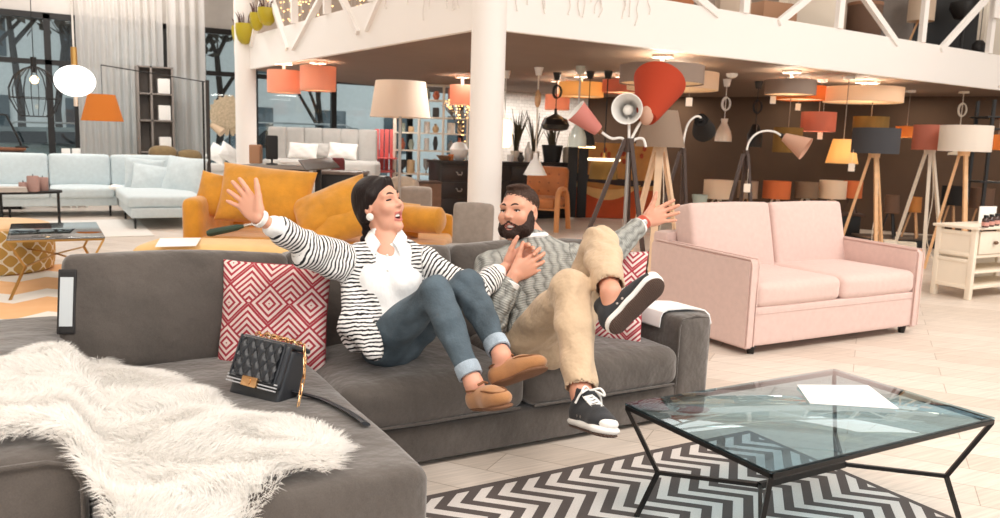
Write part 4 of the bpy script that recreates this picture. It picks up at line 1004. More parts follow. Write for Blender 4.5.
ho = thing('town_house', 'pale town house across the street seen through the windows', 'building', (6, 36, -.07)); hw_ = mat('pale_render', (240, 240, 238), .9, var=.05)
B().box((0, 0, 4.5), (44, 6, 9)).o('wall', hw_, ho, smooth=False)
for k in range(14):
    for z in (1.6, 4.6, 7.4): f_ = B().box((-19.5+3*k, -3.02, z), (1.3, .08, 1.7), .02).o('window', mat('house_window', (96, 106, 112), .2), ho)
# ================================================================ lighting department under the mezzanine
SZ = 2.27
def soff_D(px, py): return float(hz(px, py, SZ)@fw*0+ (hz(px, py, SZ)-O)@fw)
tagp = mat('price_tag_paper', (240, 226, 210), .6)
def sh(name, rgb, tr=.45): return shade_mat(name, rgb, tr)
diff = sh('opal_diffuser', (250, 236, 214), .6)
LIT = []
def drum_ceiling(label, px, yt, yb, w, D, m, power=9, tagpx=None):
    t = thing('ceiling_drum_lamp', label, 'lamp', hd(px, yb, D), 0, 'drum lamps fixed under the mezzanine'); k = mpx(D); h = (yb-yt)*k; r = w*k/2; z = t.location.z
    lampshade(r, r, h, m, 'drum_shade', t, None, 44)
    B().lathe([(.001, .012), (r-.01, .012), (r-.01, .018), (.001, .018)], 40).o('diffuser', diff, t)
    b = B(); b.lathe([(.001, SZ-z), (.11, SZ-z), (.11, SZ-z-.03), (.02, SZ-z-.03), (.02, .03), (.001, .03)], 20); b.o('ceiling_mount', white_lac, t)
    for s_ in (-1, 1): B().ball((s_*r*.45, 0, h*.55), .035, 10).o('bulb', bulbm, t)
    light('bulb_glow', 'POINT', (t.location.x, t.location.y, z+h*.6), power*2.2, (1, .87, .70), .08)
    if tagpx: hang_tag(t, tagpx, D)
    return t
def hang_tag(t, q, D):
    p = Vector(tuple(hd(q[0], q[1], D)))-t.location; b = B(); b.box((p.x, p.y, p.z), (.07, .006, .09), .002, 1, 0, None, Matrix.Rotation(RZ, 3, 'Z')); b.cyl((p.x, p.y, p.z+.04), (p.x*.98, p.y*.98, p.z+.2), .002, n=4); b.o('price_tag', tagp, t)
greyS = sh('grey_shade', (150, 132, 120), .08); creamS = sh('ivory_shade', (248, 230, 208), .4); yelS = sh('yellow_shade', (246, 216, 160), .45); pinkS = sh('salmon_shade', (214, 134, 112), .25)
orS = sh('coral_orange_shade', (236, 184, 158), .28); oliveS = sh('olive_gold_shade', (136, 104, 52), .2); terraS = sh('terracotta_shade', (196, 118, 98), .25); whiteS = sh('white_shade', (240, 232, 222), .3); charS = sh('charcoal_shade', (66, 66, 70), .05); tauS = sh('taupe_shade', (172, 150, 132), .3); blackS = sh('black_shade', (28, 25, 24), .03); brownS = sh('brown_shade', (110, 84, 68), .15); redS = sh('tomato_red_shade', (186, 66, 36), .2); roseS = sh('rose_shade', (226, 150, 140), .3); peachS = sh('peach_shade', (226, 184, 160), .3)
drum_ceiling('coral orange drum lamp under the mezzanine edge, closest to the rear white column', 284, 71, 93, 32.5, 10.9, orS, 6)
drum_ceiling('larger coral orange drum lamp overlapping its twin before the street window', 318, 67, 91, 35.5, 10.6, orS, 6)
drum_ceiling('coral orange drum lamp half hidden behind the front white column', 462, 85.5, 105, 25, 12.2, orS, 6)
drum_ceiling('big grey drum ceiling lamp above the red lampshade', 661, 66, 84, 83.5, 8.6, greyS, 13, (689, 102))
drum_ceiling('big cream drum ceiling lamp partly hidden behind the big grey one', 672, 73.5, 90, 90, 9.6, creamS, 9)
drum_ceiling('yellow drum ceiling lamp behind the glass bell pendant', 581, 83, 97, 45, 11.4, yelS, 9)
drum_ceiling('salmon pink drum ceiling lamp between the yellow and big grey ones', 622, 80.5, 93, 40, 11.2, pinkS, 4)
drum_ceiling('small orange drum lamp behind the black dome pendant', 557, 95, 110, 24.5, 12.4, orS, 6)
drum_ceiling('smaller grey drum ceiling lamp above the gooseneck lamps', 790, 80.5, 95, 49, 9.8, greyS, 9, (773, 100))
drum_ceiling('orange drum ceiling lamp tucked behind the smaller grey one', 800, 86.5, 100, 47, 10.8, sh('amber_shade', (232, 150, 82), .45), 6, (798, 107))
drum_ceiling('wide cream drum ceiling lamp above the dark grey tripod lamp', 862.5, 88, 102.5, 74.5, 10.9, creamS, 12)
def canopy(t, m, r=.06, h=.10, style='cup'):
    z = SZ-t.location.z; b = B()
    b.lathe([(r, z), (r*.62, z-h), (.001, z-h)] if style == 'cup' else [(r*1.2, z), (r*1.2, z-.03), (.001, z-.035)], 20); return b.o('ceiling_cup', m, t)
def pend(name, label, px, ybot, D, mcan, cordm, ring=None, style='cup', grp='pendant lamps under the mezzanine'):
    t = thing(name, label, 'lamp', hd(px, ybot, D), 0, grp); t['_D'] = D; canopy(t, mcan, style=style)
    if ring is not None:
        p = Vector(tuple(hd(px, ring, D)))-t.location; k = mpx(D); b = B()
        for q in range(3): b.tube([(.001+5.0*k*math.cos(a)*(1-.04*q)*.8*_cy+.01*q, -5.0*k*math.cos(a)*.8*_sy, p.z+6.5*k*math.sin(a)*(1-.05*q)) for a in np.linspace(0, 2*PI, 25)[:-1]], .009, 6, closed=True)
        b.o('cord_coil', cordm, t)
    return t
def cord(t, z0, m, r=.006, col=None): B().cyl((0, 0, z0), (0, 0, SZ-t.location.z), r, n=6).o('cord', m, t)
def drum_pend(label, px, yt, yb, w, D, m, top=None, power=0, tags=()):
    t = pend('drum_pendant', label, px, yb, D, white_lac, white_lac, style='disc'); k = mpx(D); h = (yb-yt)*k
    lampshade(w*k/2, (top or w)*k/2, h, m, 'lamp_shade', t); cord(t, h*.4, mat('grey_cord', (150, 132, 118), .6)); B().ball((0, 0, h*.45), .04, 12).o('bulb', bulbm, t)
    b = B()
    for a in range(3): b.cyl((0, 0, h*.9), ((top or w)*k/2*.98*math.cos(2.1*a), (top or w)*k/2*.98*math.sin(2.1*a), h*.92), .004, n=5)
    b.o('spider', blackm, t)
    if power: light('bulb_glow', 'POINT', (t.location.x, t.location.y, t.location.z+h*.45), power*1.5, (1, .87, .68), .07)
    for q in tags: hang_tag(t, q, D)
    return t
drum_pend('terracotta orange drum pendant with a price tag, below the orange ceiling drum', 817.5, 112.5, 131.5, 33.5, 11, terraS, None, 5, ((823, 118), (820, 136)))
drum_pend('olive drum pendant partly hidden by the pinkish gooseneck shade', 786.5, 128, 152.5, 28, 10.8, oliveS, None, 4)
drum_pend('yellow cone pendant glowing beside the dark grey tripod lamp', 841.5, 139.5, 163.5, 31, 10.5, yelS, 20, 7)
drum_pend('olive gold drum pendant half behind the dark grey tripod lamp shade', 870, 117, 132, 33.5, 11, oliveS, None, 3)
drum_pend('small orange pendant between the dark grey and terracotta tripod shades', 906, 126.5, 137.5, 21, 12.3, sh('honey_shade', (214, 150, 84), .4), None, 4)
drum_pend('orange drum pendant at the picture edge behind the black shelf frame', 997, 135, 150, 24, 11, sh('honey_shade', (214, 150, 84), .4), None, 4)
t = pend('white_pendant', 'white pendant with a coiled cord hanging behind the white tripod lamp', 957, 155, 12.2, ivory, ivory, 110, 'disc'); k = mpx(12.2); b = B(); b.lathe([(.13, 0), (.12, .03), (.03, .06), (.03, .12), (.001, .12)], 24); b.o('lamp_shade', ivory, t); cord(t, .1, ivory, .007)
t = pend('bell_pendant', 'white bell pendant with a looped white cord over the black gooseneck lamp', 723, 141.5, 11.4, white_lac, white_lac, 104); k = mpx(11.4); b = B(); b.lathe([(8.4*k, 0), (8.2*k, 5*k), (7*k, 10*k), (4.6*k, 15*k), (3*k, 18*k), (3.6*k, 22.5*k), (.001, 22.5*k)], 28); b.o('lamp_shade', mat('gloss_ivory', (238, 222, 204), .2, coat=.6), t); cord(t, 22*k, white_lac)
t = pend('lantern_pendant', 'black lantern pendant with a looped black cord beside the white bell pendant', 754, 147, 11.6, blackm, blackm, 107); k = mpx(11.6); b = B(); b.lathe([(7*k, 0), (7.4*k, 12*k), (5*k, 17*k), (3*k, 22*k), (.001, 23*k)], 22); b.o('lamp_shade', blackm, t); cord(t, 22*k, blackm); hang_tag(t, (756, 139), 11.5)
t = pend('cone_pendant', 'white cone pendant on a long cord over the leather armchair', 535, 175, 10.6, white_lac, ivory); k = mpx(10.6); b = B(); b.lathe([(12*k, 0), (11.5*k, 1*k), (4.5*k, 14*k), (2.6*k, 16*k), (2.2*k, 22*k), (.001, 22*k)], 28, cap=False); b.o('lamp_shade', white_lac, t); cord(t, 20*k, ivory, .01); B().ball((0, 0, 5*k), .035, 10).o('bulb', bulbm, t); B().ball((.0, 0, 75*k), (3.2*k, 3.2*k, 9*k), 12).o('wooden_bead', oakm, t)
t = pend('dome_pendant', 'black flattened dome pendant in front of the small orange drum', 555, 131, 11.2, blackm, blackm, 92); k = mpx(11.2); b = B(); b.lathe([(6*k, 0), (12.5*k, 1.5*k), (14.2*k, 6*k), (12*k, 11.5*k), (5*k, 15*k), (1.5*k, 17*k), (1.5*k, 22*k), (.001, 22*k)], 30); b.o('lamp_shade', mat('black_gloss', (26, 22, 20), .35), t); cord(t, 20*k, blackm)
t = pend('glass_pendant', 'pale green glass bell pendant behind the pink cone shade', 577, 147, 10.2, mat('pale_grey_green', (190, 194, 184), .5), steel); k = mpx(10.2); b = B(); b.lathe([(9.3*k, 0), (9*k, 9*k), (7.3*k, 15*k), (4*k, 20*k), (2*k, 23*k), (2*k, 30*k), (.001, 30*k)], 28); b.o('lamp_shade', mat('milk_green_glass', (200, 208, 200), .12, coat=.8), t); cord(t, 30*k, steel, .012)
t = pend('black_bell_pendant', 'black bell pendant with a gold rim beside the pale green glass bell', 587, 147.5, 10.9, blackm, blackm); k = mpx(10.9); b = B(); b.lathe([(8*k, 0), (7*k, 8*k), (3*k, 20*k), (.001, 21*k)], 24); b.o('lamp_shade', blackm, t); B().lathe([(7.2*k, -.4*k), (8.2*k, -.4*k), (8.2*k, 1.2*k), (7.2*k, 1.2*k)], 24, cap=False).o('rim', bulbm, t); cord(t, 20*k, blackm)
t = pend('inverted_pendant', 'gold inverted cone pendant with a bright white upper disc before the painting', 603, 179, 10.8, blackm, blackm); k = mpx(10.8); b = B(); b.lathe([(14.5*k, 0), (12.5*k, 19*k), (12.2*k, 19*k), (14.2*k, 0)], 32, cap=False); b.o('lamp_shade', oliveS, t); B().lathe([(.001, 18*k), (16*k, 18*k), (16.4*k, 19*k), (16*k, 20.5*k), (.001, 20.5*k)], 36).o('light_disc', mat('light_disc', (255, 246, 226), .4, emit=(255, 236, 200), es=2.2), t); cord(t, 20*k, blackm, .008); B().cyl((0, 0, 20*k), (0, 0, 26*k), .02, n=10).o('socket', brass, t)
t = pend('opal_lantern', 'glowing opal lantern pendant half behind the front white column', 504, 148, 11.2, white_lac, white_lac); k = mpx(11.2); b = B(); b.lathe([(.001, 0), (5*k, .5*k), (7.6*k, 4*k), (7.8*k, 23*k), (6*k, 28*k), (2*k, 29*k), (.001, 29*k)], 26); b.o('globe', mat('warm_opal', (255, 240, 214), .4, emit=(255, 226, 180), es=1.8), t); cord(t, 29*k, white_lac)
t = thing('smoke_detector', 'round white smoke detector under the mezzanine right of the big drums', 'detector', hz(732, 73.5, SZ)); B().lathe([(.001, -.05), (.05, -.05), (.07, -.03), (.075, 0), (.001, 0)], 24).o('body', white_lac, t); B().lathe([(.001, -.06), (.025, -.06), (.03, -.048)], 16).o('sensor_cap', ivory, t)
# ---- table lamps on the console
D = 12.2; cn_ = thing('lamp_console', 'long dark console behind the pink sofa carrying a row of table lamps', 'console', base_at(775, D), RZ); zc = zat(775, 211, D)
b = B(); b.box((0, .0, zc-.02), (2.75, .4, .04), .004); b.o('top_panel', walnut, cn_); b = B(); b.box((0, 0, (zc-.04)/2), (2.65, .36, zc-.04), .004); b.o('cabinet', blackm, cn_)
def tripod_table_lamp(label, px, yt, yb, w, D, m, legm, zbase, top=None, block=False):
    p = hd(px, yb, D); t = thing('table_lamp', label, 'lamp', (p[0], p[1], zbase), RZ, 'small table lamps along the brown wall'); k = mpx(D); z0 = p[2]-zbase; h = (yb-yt)*k
    lampshade(w*k/2, (top or w)*k/2, h, m, 'lamp_shade', t, TR((0, 0, z0)), 30)
    if block: b = B(); b.soft((0, 0, z0*.45), (.13, .13, z0*.9), .03, n=6); b.cyl((0, 0, z0*.9), (0, 0, z0+.06), .012, n=8); b.o('base', legm, t)
    else:
        for a in (.5, 2.6, 4.7): B().bar((.03*math.cos(a), .03*math.sin(a), z0+.03), (.13*math.cos(a), .13*math.sin(a), 0), .024).o('leg', legm, t)
        B().cyl((0, 0, z0-.01), (0, 0, z0+.08), .03, n=10).o('socket', legm, t)
    return t
for lb, px_, yt, yb, w, m, lm, blk_ in (('cream drum table lamp with pale legs beside the mint planter', 717.5, 180, 198.5, 28.5, creamS, ivory, 0), ('tan table lamp standing behind the dark gooseneck tripod', 747, 181, 198, 20, tauS, oakm, 0), ('orange drum table lamp with pale legs on the console', 776, 181, 198.5, 27, sh('apricot_shade', (222, 126, 76), .3), ivory, 0), ('taupe drum table lamp between the orange and cream ones', 806, 182, 198, 22.5, sh('mud_shade', (140, 116, 94), .2), ivory, 0), ('cream drum table lamp with a block base, right of the taupe one', 832, 180.5, 198.5, 26, creamS, ivory, 1), ('small orange table lamp half behind the pale wood tripod', 852, 181, 198, 18, sh('apricot_shade', (222, 126, 76), .3), walnut, 0)):
    tripod_table_lamp(lb, px_, yt, yb, w, D, m, lm, zc, None, blk_)
p = hd(699, 211, 12.1); t = thing('planter', 'mint green tapered planter on the console next to the pink sofa', 'planter', (p[0], p[1], zc)); B().lathe([(.085, 0), (.118, .215), (.105, .215), (.08, .03), (.001, .03)], 24).o('pot', mat('mint_glaze', (178, 192, 184), .4), t); B().lathe([(.001, .19), (.106, .19)], 20).o('soil', walnut, t)
D = 11.5; pl = thing('display_plinth', 'low dark display plinth along the brown wall by the tripod lamps', 'plinth', base_at(938, D), RZ); zc2 = .14
b = B(); b.box((0, 0, zc2-.015), (2.0, .5, .03), .004); b.o('top_panel', mat('plinth_top', (96, 80, 68), .6), pl); b = B(); b.box((0, 0, (zc2-.03)/2), (1.9, .45, zc2-.03), .004); b.o('base', blackm, pl)
for lb, px_, yt, yb, w, tp, m, lm in (('small brown table lamp with black base behind the dark tripod legs', 891, 195, 213, 15, 13, brownS, blackm), ('small orange table lamp on pale wood legs between two tripods', 914, 197, 212, 13, 12, sh('honey_shade', (214, 150, 84), .4), oakm), ('black drum table lamp behind the white tripod lamp legs', 952, 186, 205, 21, 21, blackS, oakm), ('brown drum table lamp beside the black shelf frame', 980, 188, 208, 23, 23, brownS, oakm)):
    tripod_table_lamp(lb, px_, yt, yb, w, D, m, lm, zc2, tp, 0)
b = B(); b.soft((0, 0, .09), (.36, .2, .18), .012, n=5); tag(b.o('black_box', blackm, loc=hd(868, 239, 10.2)*[1, 1, 0], rz=RZ), 'black box on the floor under the dark grey tripod lamp', 'box')
b = B(); b.lathe([(.14, 0), (.10, .26), (.001, .26)], 4); tag(b.o('white_plinth', ivory, loc=hd(888, 245, 10.0)*[1, 1, 0], rz=RZ+.7), 'small white tapered plinth beside the black box', 'plinth')
b = B(); b.soft((0, 0, .10), (.24, .2, .20), .01, n=5); tag(b.o('white_carton', ivory, loc=hd(906, 244, 10.4)*[1, 1, 0], rz=RZ-.4), 'white carton standing between the pale tripod legs', 'box')
# ---- tripod floor lamps
def tripod_lamp(label, px, yt, yb, w, D, m, legm, apex, spread=.34, a0=.3, top=None, lw=.036):
    p = hd(px, yb, D); t = thing('tripod_lamp', label, 'lamp', (p[0], p[1], 0), RZ, 'tripod floor lamps'); k = mpx(D); z0 = p[2]; h = (yb-yt)*k
    lampshade(w*k/2, (top or w)*k/2, h, m, 'lamp_shade', t, TR((0, 0, z0)), 40)
    for i in range(3):
        a = a0+2*PI*i/3; B().bar((.035*math.cos(a), .035*math.sin(a), z0+.01), (spread*math.cos(a), spread*math.sin(a), 0), lw, .03).o('leg', legm, t)
    b = B(); b.lathe([(.001, z0-.05), (.06, z0-.05), (.065, z0+.01), (.02, z0+.02), (.015, z0+.12), (.001, z0+.12)], 16); b.o('hub', legm, t); B().ball((0, 0, z0+.16), .04, 12).o('bulb', white_lac, t)
    b = B(); b.tube(bez([(.02, -.03, z0-.04), (.05, -.08, z0*.6), (.02, -.1, z0*.25), (.1, -.2, .01)], 6), .005, 5); b.o('cable', ivory, t)
    return t
lightw = mat('pale_ash_wood', (224, 178, 132), .5, var=.10, vs=12)
T1 = tripod_lamp('tripod floor lamp with a dark grey drum shade and pale wood legs', 874.5, 128.5, 153.5, 44.5, 9.3, charS, lightw, None, .33, .5)
hang_tag(T1, (864, 168), 9.1)
tripod_lamp('tripod floor lamp with a terracotta shade and white painted legs', 930, 125.5, 150, 34, 9.6, terraS, ivory, None, .34, .2)
tripod_lamp('tripod floor lamp with a white drum shade and pale wood legs by the cabinet', 964, 126, 151.5, 47.5, 9.1, whiteS, lightw, None, .27, .5)
TT = tripod_lamp('tripod floor lamp with a big taupe cone shade behind the red shade', 660, 111, 147, 49, 7.9, tauS, mat('pale_pine', (240, 208, 174), .5, var=.08), None, .34, 2.4, 31, .07)
darkw = mat('dark_stained_wood', (70, 52, 44), .5, var=.15, vs=15)
def goose(label, ap, D, tube_px, head, hm, inner, legs=((-.30, -.10), (.22, -.12), (.0, .3))):
    a = hd(ap[0], ap[1], D); t = thing('gooseneck_lamp', label, 'lamp', (a[0], a[1], 0), 0, 'gooseneck tripod lamps'); R = Matrix.Rotation(RZ, 3, 'Z')
    for dx, dy in legs: f = R @ Vector((dx, dy, 0)); g = f*.1; B().bar((g.x, g.y, a[2]), (f.x, f.y, 0), .05, .028, up=(_cy, -_sy, 0)).o('leg', darkw, t)
    P_ = [Vector(tuple(hd(q[0], q[1], D+q[2])))-t.location for q in tube_px]; b = B(); b.tube([tuple(x) for x in bez(P_, 8)], .011, 8); b.o('gooseneck', white_lac, t)
    B().cyl((0, 0, a[2]-.02), (0, 0, a[2]+.04), .03, n=12).o('hub', darkw, t)
    p0 = Vector(tuple(hd(*head[0])))-t.location; p1 = Vector(tuple(hd(*head[1])))-t.location; L = (p1-p0).length
    T = align(p0, p1-p0); B().lathe([(head[2], 0), (head[3], L), (head[3]-.006, L-.001), (head[2]-.005, .006), (.001, .006)], 30, T=T, cap=False).o('lamp_shade', hm, t)
    B().lathe([(.001, -.05), (.022, -.05), (.03, -.0), (.028, .03), (.001, .03)], 14, T=T).o('socket', blackm if inner is None else inner, t)
    return t
goose('gooseneck tripod lamp with a black cone shade turned away', (683, 152), 8.4, ((683, 152, 0), (684, 138, 0), (688, 124, 0), (694, 117.5, .02), (699, 117, .1), (700, 121, .2)), ((698, 120, 8.6), (704, 131, 8.95), ), blackS, None) if 0 else None
G1 = goose('gooseneck tripod lamp with a black cone shade turned away', (683, 152), 8.4, ((683, 152, 0), (684, 138, 0), (688, 124, 0), (694, 117.5, .0), (699, 116.5, .03), (703, 120, .1)), ((701, 120, 8.5), (704, 131, 8.85), .07, .125), blackS, None, ((-.34, -.05), (.10, -.15), (.1, .3)))
G2 = goose('gooseneck tripod lamp with a pinkish cone shade above the pink sofa', (746, 154), 8.6, ((746, 154, 0), (749, 142, 0), (756, 134, 0), (765, 131, 0), (775, 132, 0), (783, 137, 0)), ((784, 137, 8.6), (806, 149, 8.5), .045, .125), peachS, None, ((-.30, -.05), (.14, -.15), (.05, .3)))
hang_tag(G2, (747, 188), 8.5)
# the lamp with several heads
D = 6.4; a = hd(629, 142, D); ml = thing('multi_arm_lamp', 'dark tripod lamp with red, white and pink cone shades on white arms', 'lamp', (a[0], a[1], 0), 0); R3 = Matrix.Rotation(RZ, 3, 'Z'); K = mpx(D)
for dx, dy in ((-.50, .02), (.20, -.22), (.10, .35)): f = R3 @ Vector((dx, dy, 0)); g = f*.06; B().bar((g.x, g.y, a[2]+.02), (f.x, f.y, 0), .055, .03, up=(_cy, -_sy, 0)).o('leg', darkw, ml)
B().cyl((0, 0, .55), (0, 0, a[2]+.03), .016, n=12).o('pole', steel, ml); B().cyl((0, 0, a[2]-.08), (0, 0, a[2]+.03), .04, n=14).o('hub', darkw, ml)
def arm_(pts): b = B(); b.tube([tuple(x) for x in bez([Vector(tuple(hd(q[0], q[1], q[2])))-ml.location for q in pts], 8)], .0105, 8); b.o('arm', white_lac, ml)
def head_(p0, p1, r0, r1, m, inner_m=None, rim=True, bulb=True):
    p0 = Vector(tuple(hd(*p0)))-ml.location; p1 = Vector(tuple(hd(*p1)))-ml.location; L = (p1-p0).length; T = align(p0, p1-p0)
    s_ = B().lathe([(.001, 0), (r0, 0), (r0+(r1-r0)*.15, L*.12), (r1, L)], 36, T=T, cap=False).o('lamp_shade', m, ml)
    B().lathe([(r1, L), (r1-.008, L-.001), (r0-.006, .012), (.001, .012)], 36, T=T, cap=False).o('shade_lining', inner_m or white_lac, s_)
    if bulb: B().ball((0, 0, L*.45), .042, 14, T=T).o('bulb', mat('unlit_bulb', (250, 246, 240), .2), ml)
    B().lathe([(.001, -.03), (.022, -.03), (.026, .0), (.02, L*.3), (.001, L*.3)], 14, T=T).o('socket', mat('bronze_socket', (120, 84, 62), .3, .8), ml)
arm_(((628, 142, D), (621, 138, D), (612, 138.5, D), (604, 134, D), (598, 129, D))); head_((598, 130.5, D), (575.5, 110.5, D-.05), .046, .095, roseS)
arm_(((629, 142, D), (629, 132, D), (629, 122, D+.05), (628, 114, D+.14))); head_((629, 111, D+.16), (627, 108.5, D-.10), .055, .122, whiteS)
arm_(((630, 142, D), (635, 132, D), (641, 122, D), (647, 116, D+.02))); head_((647, 118, D+.0), (659.5, 82, D+.22), .075, .215, redS)
B().ball(tuple(Vector(tuple(hd(646.5, 115.5, D-.02)))-ml.location), (.055, .055, .078), 18).o('cream_cap', peachS, ml)
arm_(((630, 144, D), (636, 139, D), (643, 139, D), (646, 147, D)))
# ---- painting, dark panel, leather armchair, chest of drawers
pt = thing('abstract_painting', 'large orange abstract painting leaning on the floor behind the tripod lamp', 'painting', hz(615, 218.5, 0), RZ+.0)
pw_, ph_ = 1.50, 1.36; tl_ = -.10
b = B(); b.box((0, .03, ph_/2), (pw_, .04, ph_), .004, T=TR(rx=tl_)); b.o('canvas', mat('ochre_paint', (214, 152, 84), .7, var=.15, vs=4), pt)
def patch(name, rgb, poly, y=.006, par=pt): return B().prism(poly, 0, .006, T=TR((0, y-.001, 0), rx=PI/2+tl_) if 1 else None).o(name, mat('paint_'+name, rgb, .7, var=.08, vs=5), par, smooth=False)
W2 = pw_/2-.005; c_ = lambda f, x0, x1, n=18: [(x0+(x1-x0)*i/n, f((i/n))) for i in range(n+1)]
patch('orange_ground', (208, 88, 40), [(-W2, .005), (W2, .005)]+c_(lambda t: .52+.12*t, W2, -W2)[0:1]+[(W2, .52), (0, .50), (-W2, .60)], .004)
patch('dark_band', (58, 48, 48), [(-W2, .66), (-.35, .64), (0, .60), (.4, .58), (W2, .62), (W2, .72), (.4, .69), (0, .72), (-.35, .76), (-W2, .80)], .001)
patch('cream_arc', (240, 196, 128), c_(lambda t: .56-.26*math.sin(PI*t)**.9+.06*t, -W2+.02, .45)+c_(lambda t: .62-.10*math.sin(PI*(1-t))+.0, .45, -W2+.02), -.002)
rg = random.Random(11)
for i in range(16): x, z = rg.uniform(-.3, .5), rg.uniform(1.02, 1.28); patch('red_fleck', (196, 82, 48), [(x+.035*math.cos(q), z+.05*math.sin(q)) for q in np.linspace(0, 2*PI, 9)[:-1]], .001)
sc_ = thing('black_screen', 'tall narrow black panel standing between the armchair and the painting', 'screen', base_at(579, 14.0), RZ); zt4 = zat(579, 144, 14.0)
for x in (-.09, .09): b = B(); b.box((x, 0, zt4/2+.02), (.17, .04, zt4-.04), .008, T=TR(rz=.0)); b.o('leaf', blackm, sc_)
cog = fabric('cognac_leather', (176, 108, 56), .16, 6, 200, .1, .1, .5)
LD = 12.3; la = thing('leather_armchair', 'cognac tufted leather armchair with bent pale wood arms', 'chair', base_at(543, LD), RZ-.35)
b = B(); b.soft((0, .24, .70), (.66, .16, .56), .06, (0, .03, .01), 14, T=TR(rx=-.12)); bk = b.o('backrest', cog, la)
for i in range(4):
    for j in range(3): B().ball((-.23+.153*i, .145-.02+.035*j*.5, .58+.13*j), .014, 8).o('tuft_button', mat('cognac_button', (132, 74, 36), .5), bk)
b = B(); b.soft((0, -.06, .42), (.64, .62, .16), .05, (0, .01, .02), 12); b.o('seat', cog, la)
for s_ in (-1, 1):
    b = B(); b.tube(bez([(s_*.37, .30, .0), (s_*.37, .22, .30), (s_*.37, .10, .58), (s_*.37, -.15, .64), (s_*.37, -.33, .56), (s_*.37, -.36, .25), (s_*.37, -.36, .0)], 8), .032, 8, flat=1.3); b.o('arm_frame', mat('honey_beech', (214, 150, 96), .45), la)
b = B(); b.bar((-.36, -.30, .33), (.36, -.30, .33), .05, .03); b.bar((-.36, .22, .33), (.36, .22, .33), .05, .03); b.o('rail', mat('honey_beech', (214, 150, 96), .45), la)
x0, x1 = float(hy(440, 190, 11.9)[0]), float(hy(573, 190, 11.9)[0]); dr = thing('drawer_chest', 'long black chest of drawers with silver handles behind the columns', 'chest', ((x0+x1)/2, 11.9, 0)); dw = x1-x0; zd = float(hy(445, 160.5, 11.9)[2])
espresso = mat('espresso_lacquer', (44, 36, 33), .4); b = B(); b.box((0, .23, (zd-.04+.08)/2), (dw, .46, zd-.12), .006); b.o('body', espresso, dr); b = B(); b.box((0, .22, zd-.02), (dw+.06, .52, .04), .006); b.o('top_panel', espresso, dr); b = B(); b.box((0, .25, .04), (dw-.1, .36, .08)); b.o('plinth', blackm, dr)
nc = 4; hh = (zd-.18)/3
for i in range(nc):
    for j in range(3):
        x = -dw/2+dw*(i+.5)/nc; z = .11+hh*(j+.5); q = B(); q.box((x, -.008, z), (dw/nc-.03, .02, hh-.03), .006); dd = q.o('drawer', espresso, dr)
        q = B(); q.tube([(x-.05, -.02, z+.02), (x-.045, -.05, z+.015), (x-.03, -.055, z-.02), (x+.03, -.055, z-.02), (x+.045, -.05, z+.015), (x+.05, -.02, z+.02)], .010, 6); q.o('handle', steel, dd)
def on_dresser(px, y=12.1): return (float(hy(px, 155, y)[0]), y, zd)
leafg = mat('dark_olive_leaf', (70, 62, 40), .5, var=.3, vs=5)
def sword_plant(label, px, y, h, potm, pr, phh, seed, n=16, base=None):
    t = thing('potted_plant', label, 'plant', base or on_dresser(px, y), 0, 'tall leafy plants on the black chest'); rg = random.Random(seed)
    B().lathe([(pr*.75, 0), (pr, phh), (pr*.9, phh), (pr*.7, .02), (.001, .02)], 22).o('pot', potm, t)
    for i in range(n):
        a = rg.uniform(0, 2*PI); l = h*rg.uniform(.55, 1); o_ = rg.uniform(.05, .30)*h; w = rg.uniform(.018, .03); vs = []; m = 7
        for j in range(m):
            s_ = j/(m-1); r = pr*.3+o_*s_*s_; ww = w*(1-s_**2.2)+.002; tx, ty = -math.sin(a), math.cos(a)
            for e in (-1, 1): vs.append((r*math.cos(a)+e*ww*tx, r*math.sin(a)+e*ww*ty, phh*.7+l*s_))
            vs.append((r*math.cos(a)*.93, r*math.sin(a)*.93, phh*.7+l*s_))
        fs = [(3*j, 3*j+2, 3*j+5, 3*j+3) for j in range(m-1)]+[(3*j+2, 3*j+1, 3*j+4, 3*j+5) for j in range(m-1)]
        B().add(vs, fs).o('leaf', leafg, t)
    return t
sword_plant('dark sword leaved plant in a pale pot beside the opal lantern', 516, 12.1, .80, ivory, .10, .18, 1)
sword_plant('dark sword leaved plant behind the white cone pendant', 534, 12.25, .74, mat('pot_beige', (196, 176, 160), .6), .10, .18, 2)
sword_plant('dark sword leaved plant in the big black pot', 552, 12.1, .55, blackm, .19, .30, 3, 14)
def dres(name, label, px, y, prof, m, cat, n=18): t = B().lathe(prof, n).o(name, m, loc=on_dresser(px, y)); return tag(t, label, cat, 'small pieces on the black chest')
dres('white_bottle', 'white bottle on the black chest between the plant pots', 528, 11.98, [(.06, 0), (.065, .2), (.02, .28), (.022, .34), (.001, .34)], white_lac, 'bottle')
dres('glass_vase', 'small dark vase on the black chest beside the white bottle', 521, 11.96, [(.04, 0), (.06, .06), (.025, .13), (.035, .16)], darkg, 'vase')
dres('ceramic_cup', 'white cup on the black chest next to the opal lantern', 510.5, 11.98, [(.05, 0), (.06, .12), (.05, .12), (.045, .02), (.001, .02)], white_lac, 'cup')
dres('storage_jar', 'tall beige jar on the black chest right of the big black pot', 567, 12.05, [(.07, 0), (.08, .05), (.08, .26), (.06, .28), (.001, .3)], ivory, 'jar')
dres('white_urn', 'round white urn on the black chest against the column', 459, 12.1, [(.05, 0), (.14, .08), (.16, .18), (.10, .28), (.05, .30)], white_lac, 'urn')
dres('wicker_bowl', 'low brown bowl on the corner of the black chest', 444, 12.0, [(.06, 0), (.13, .08), (.12, .08), (.05, .02), (.001, .02)], mat('wicker', (150, 112, 84), .8, var=.3, vs=30), 'bowl')
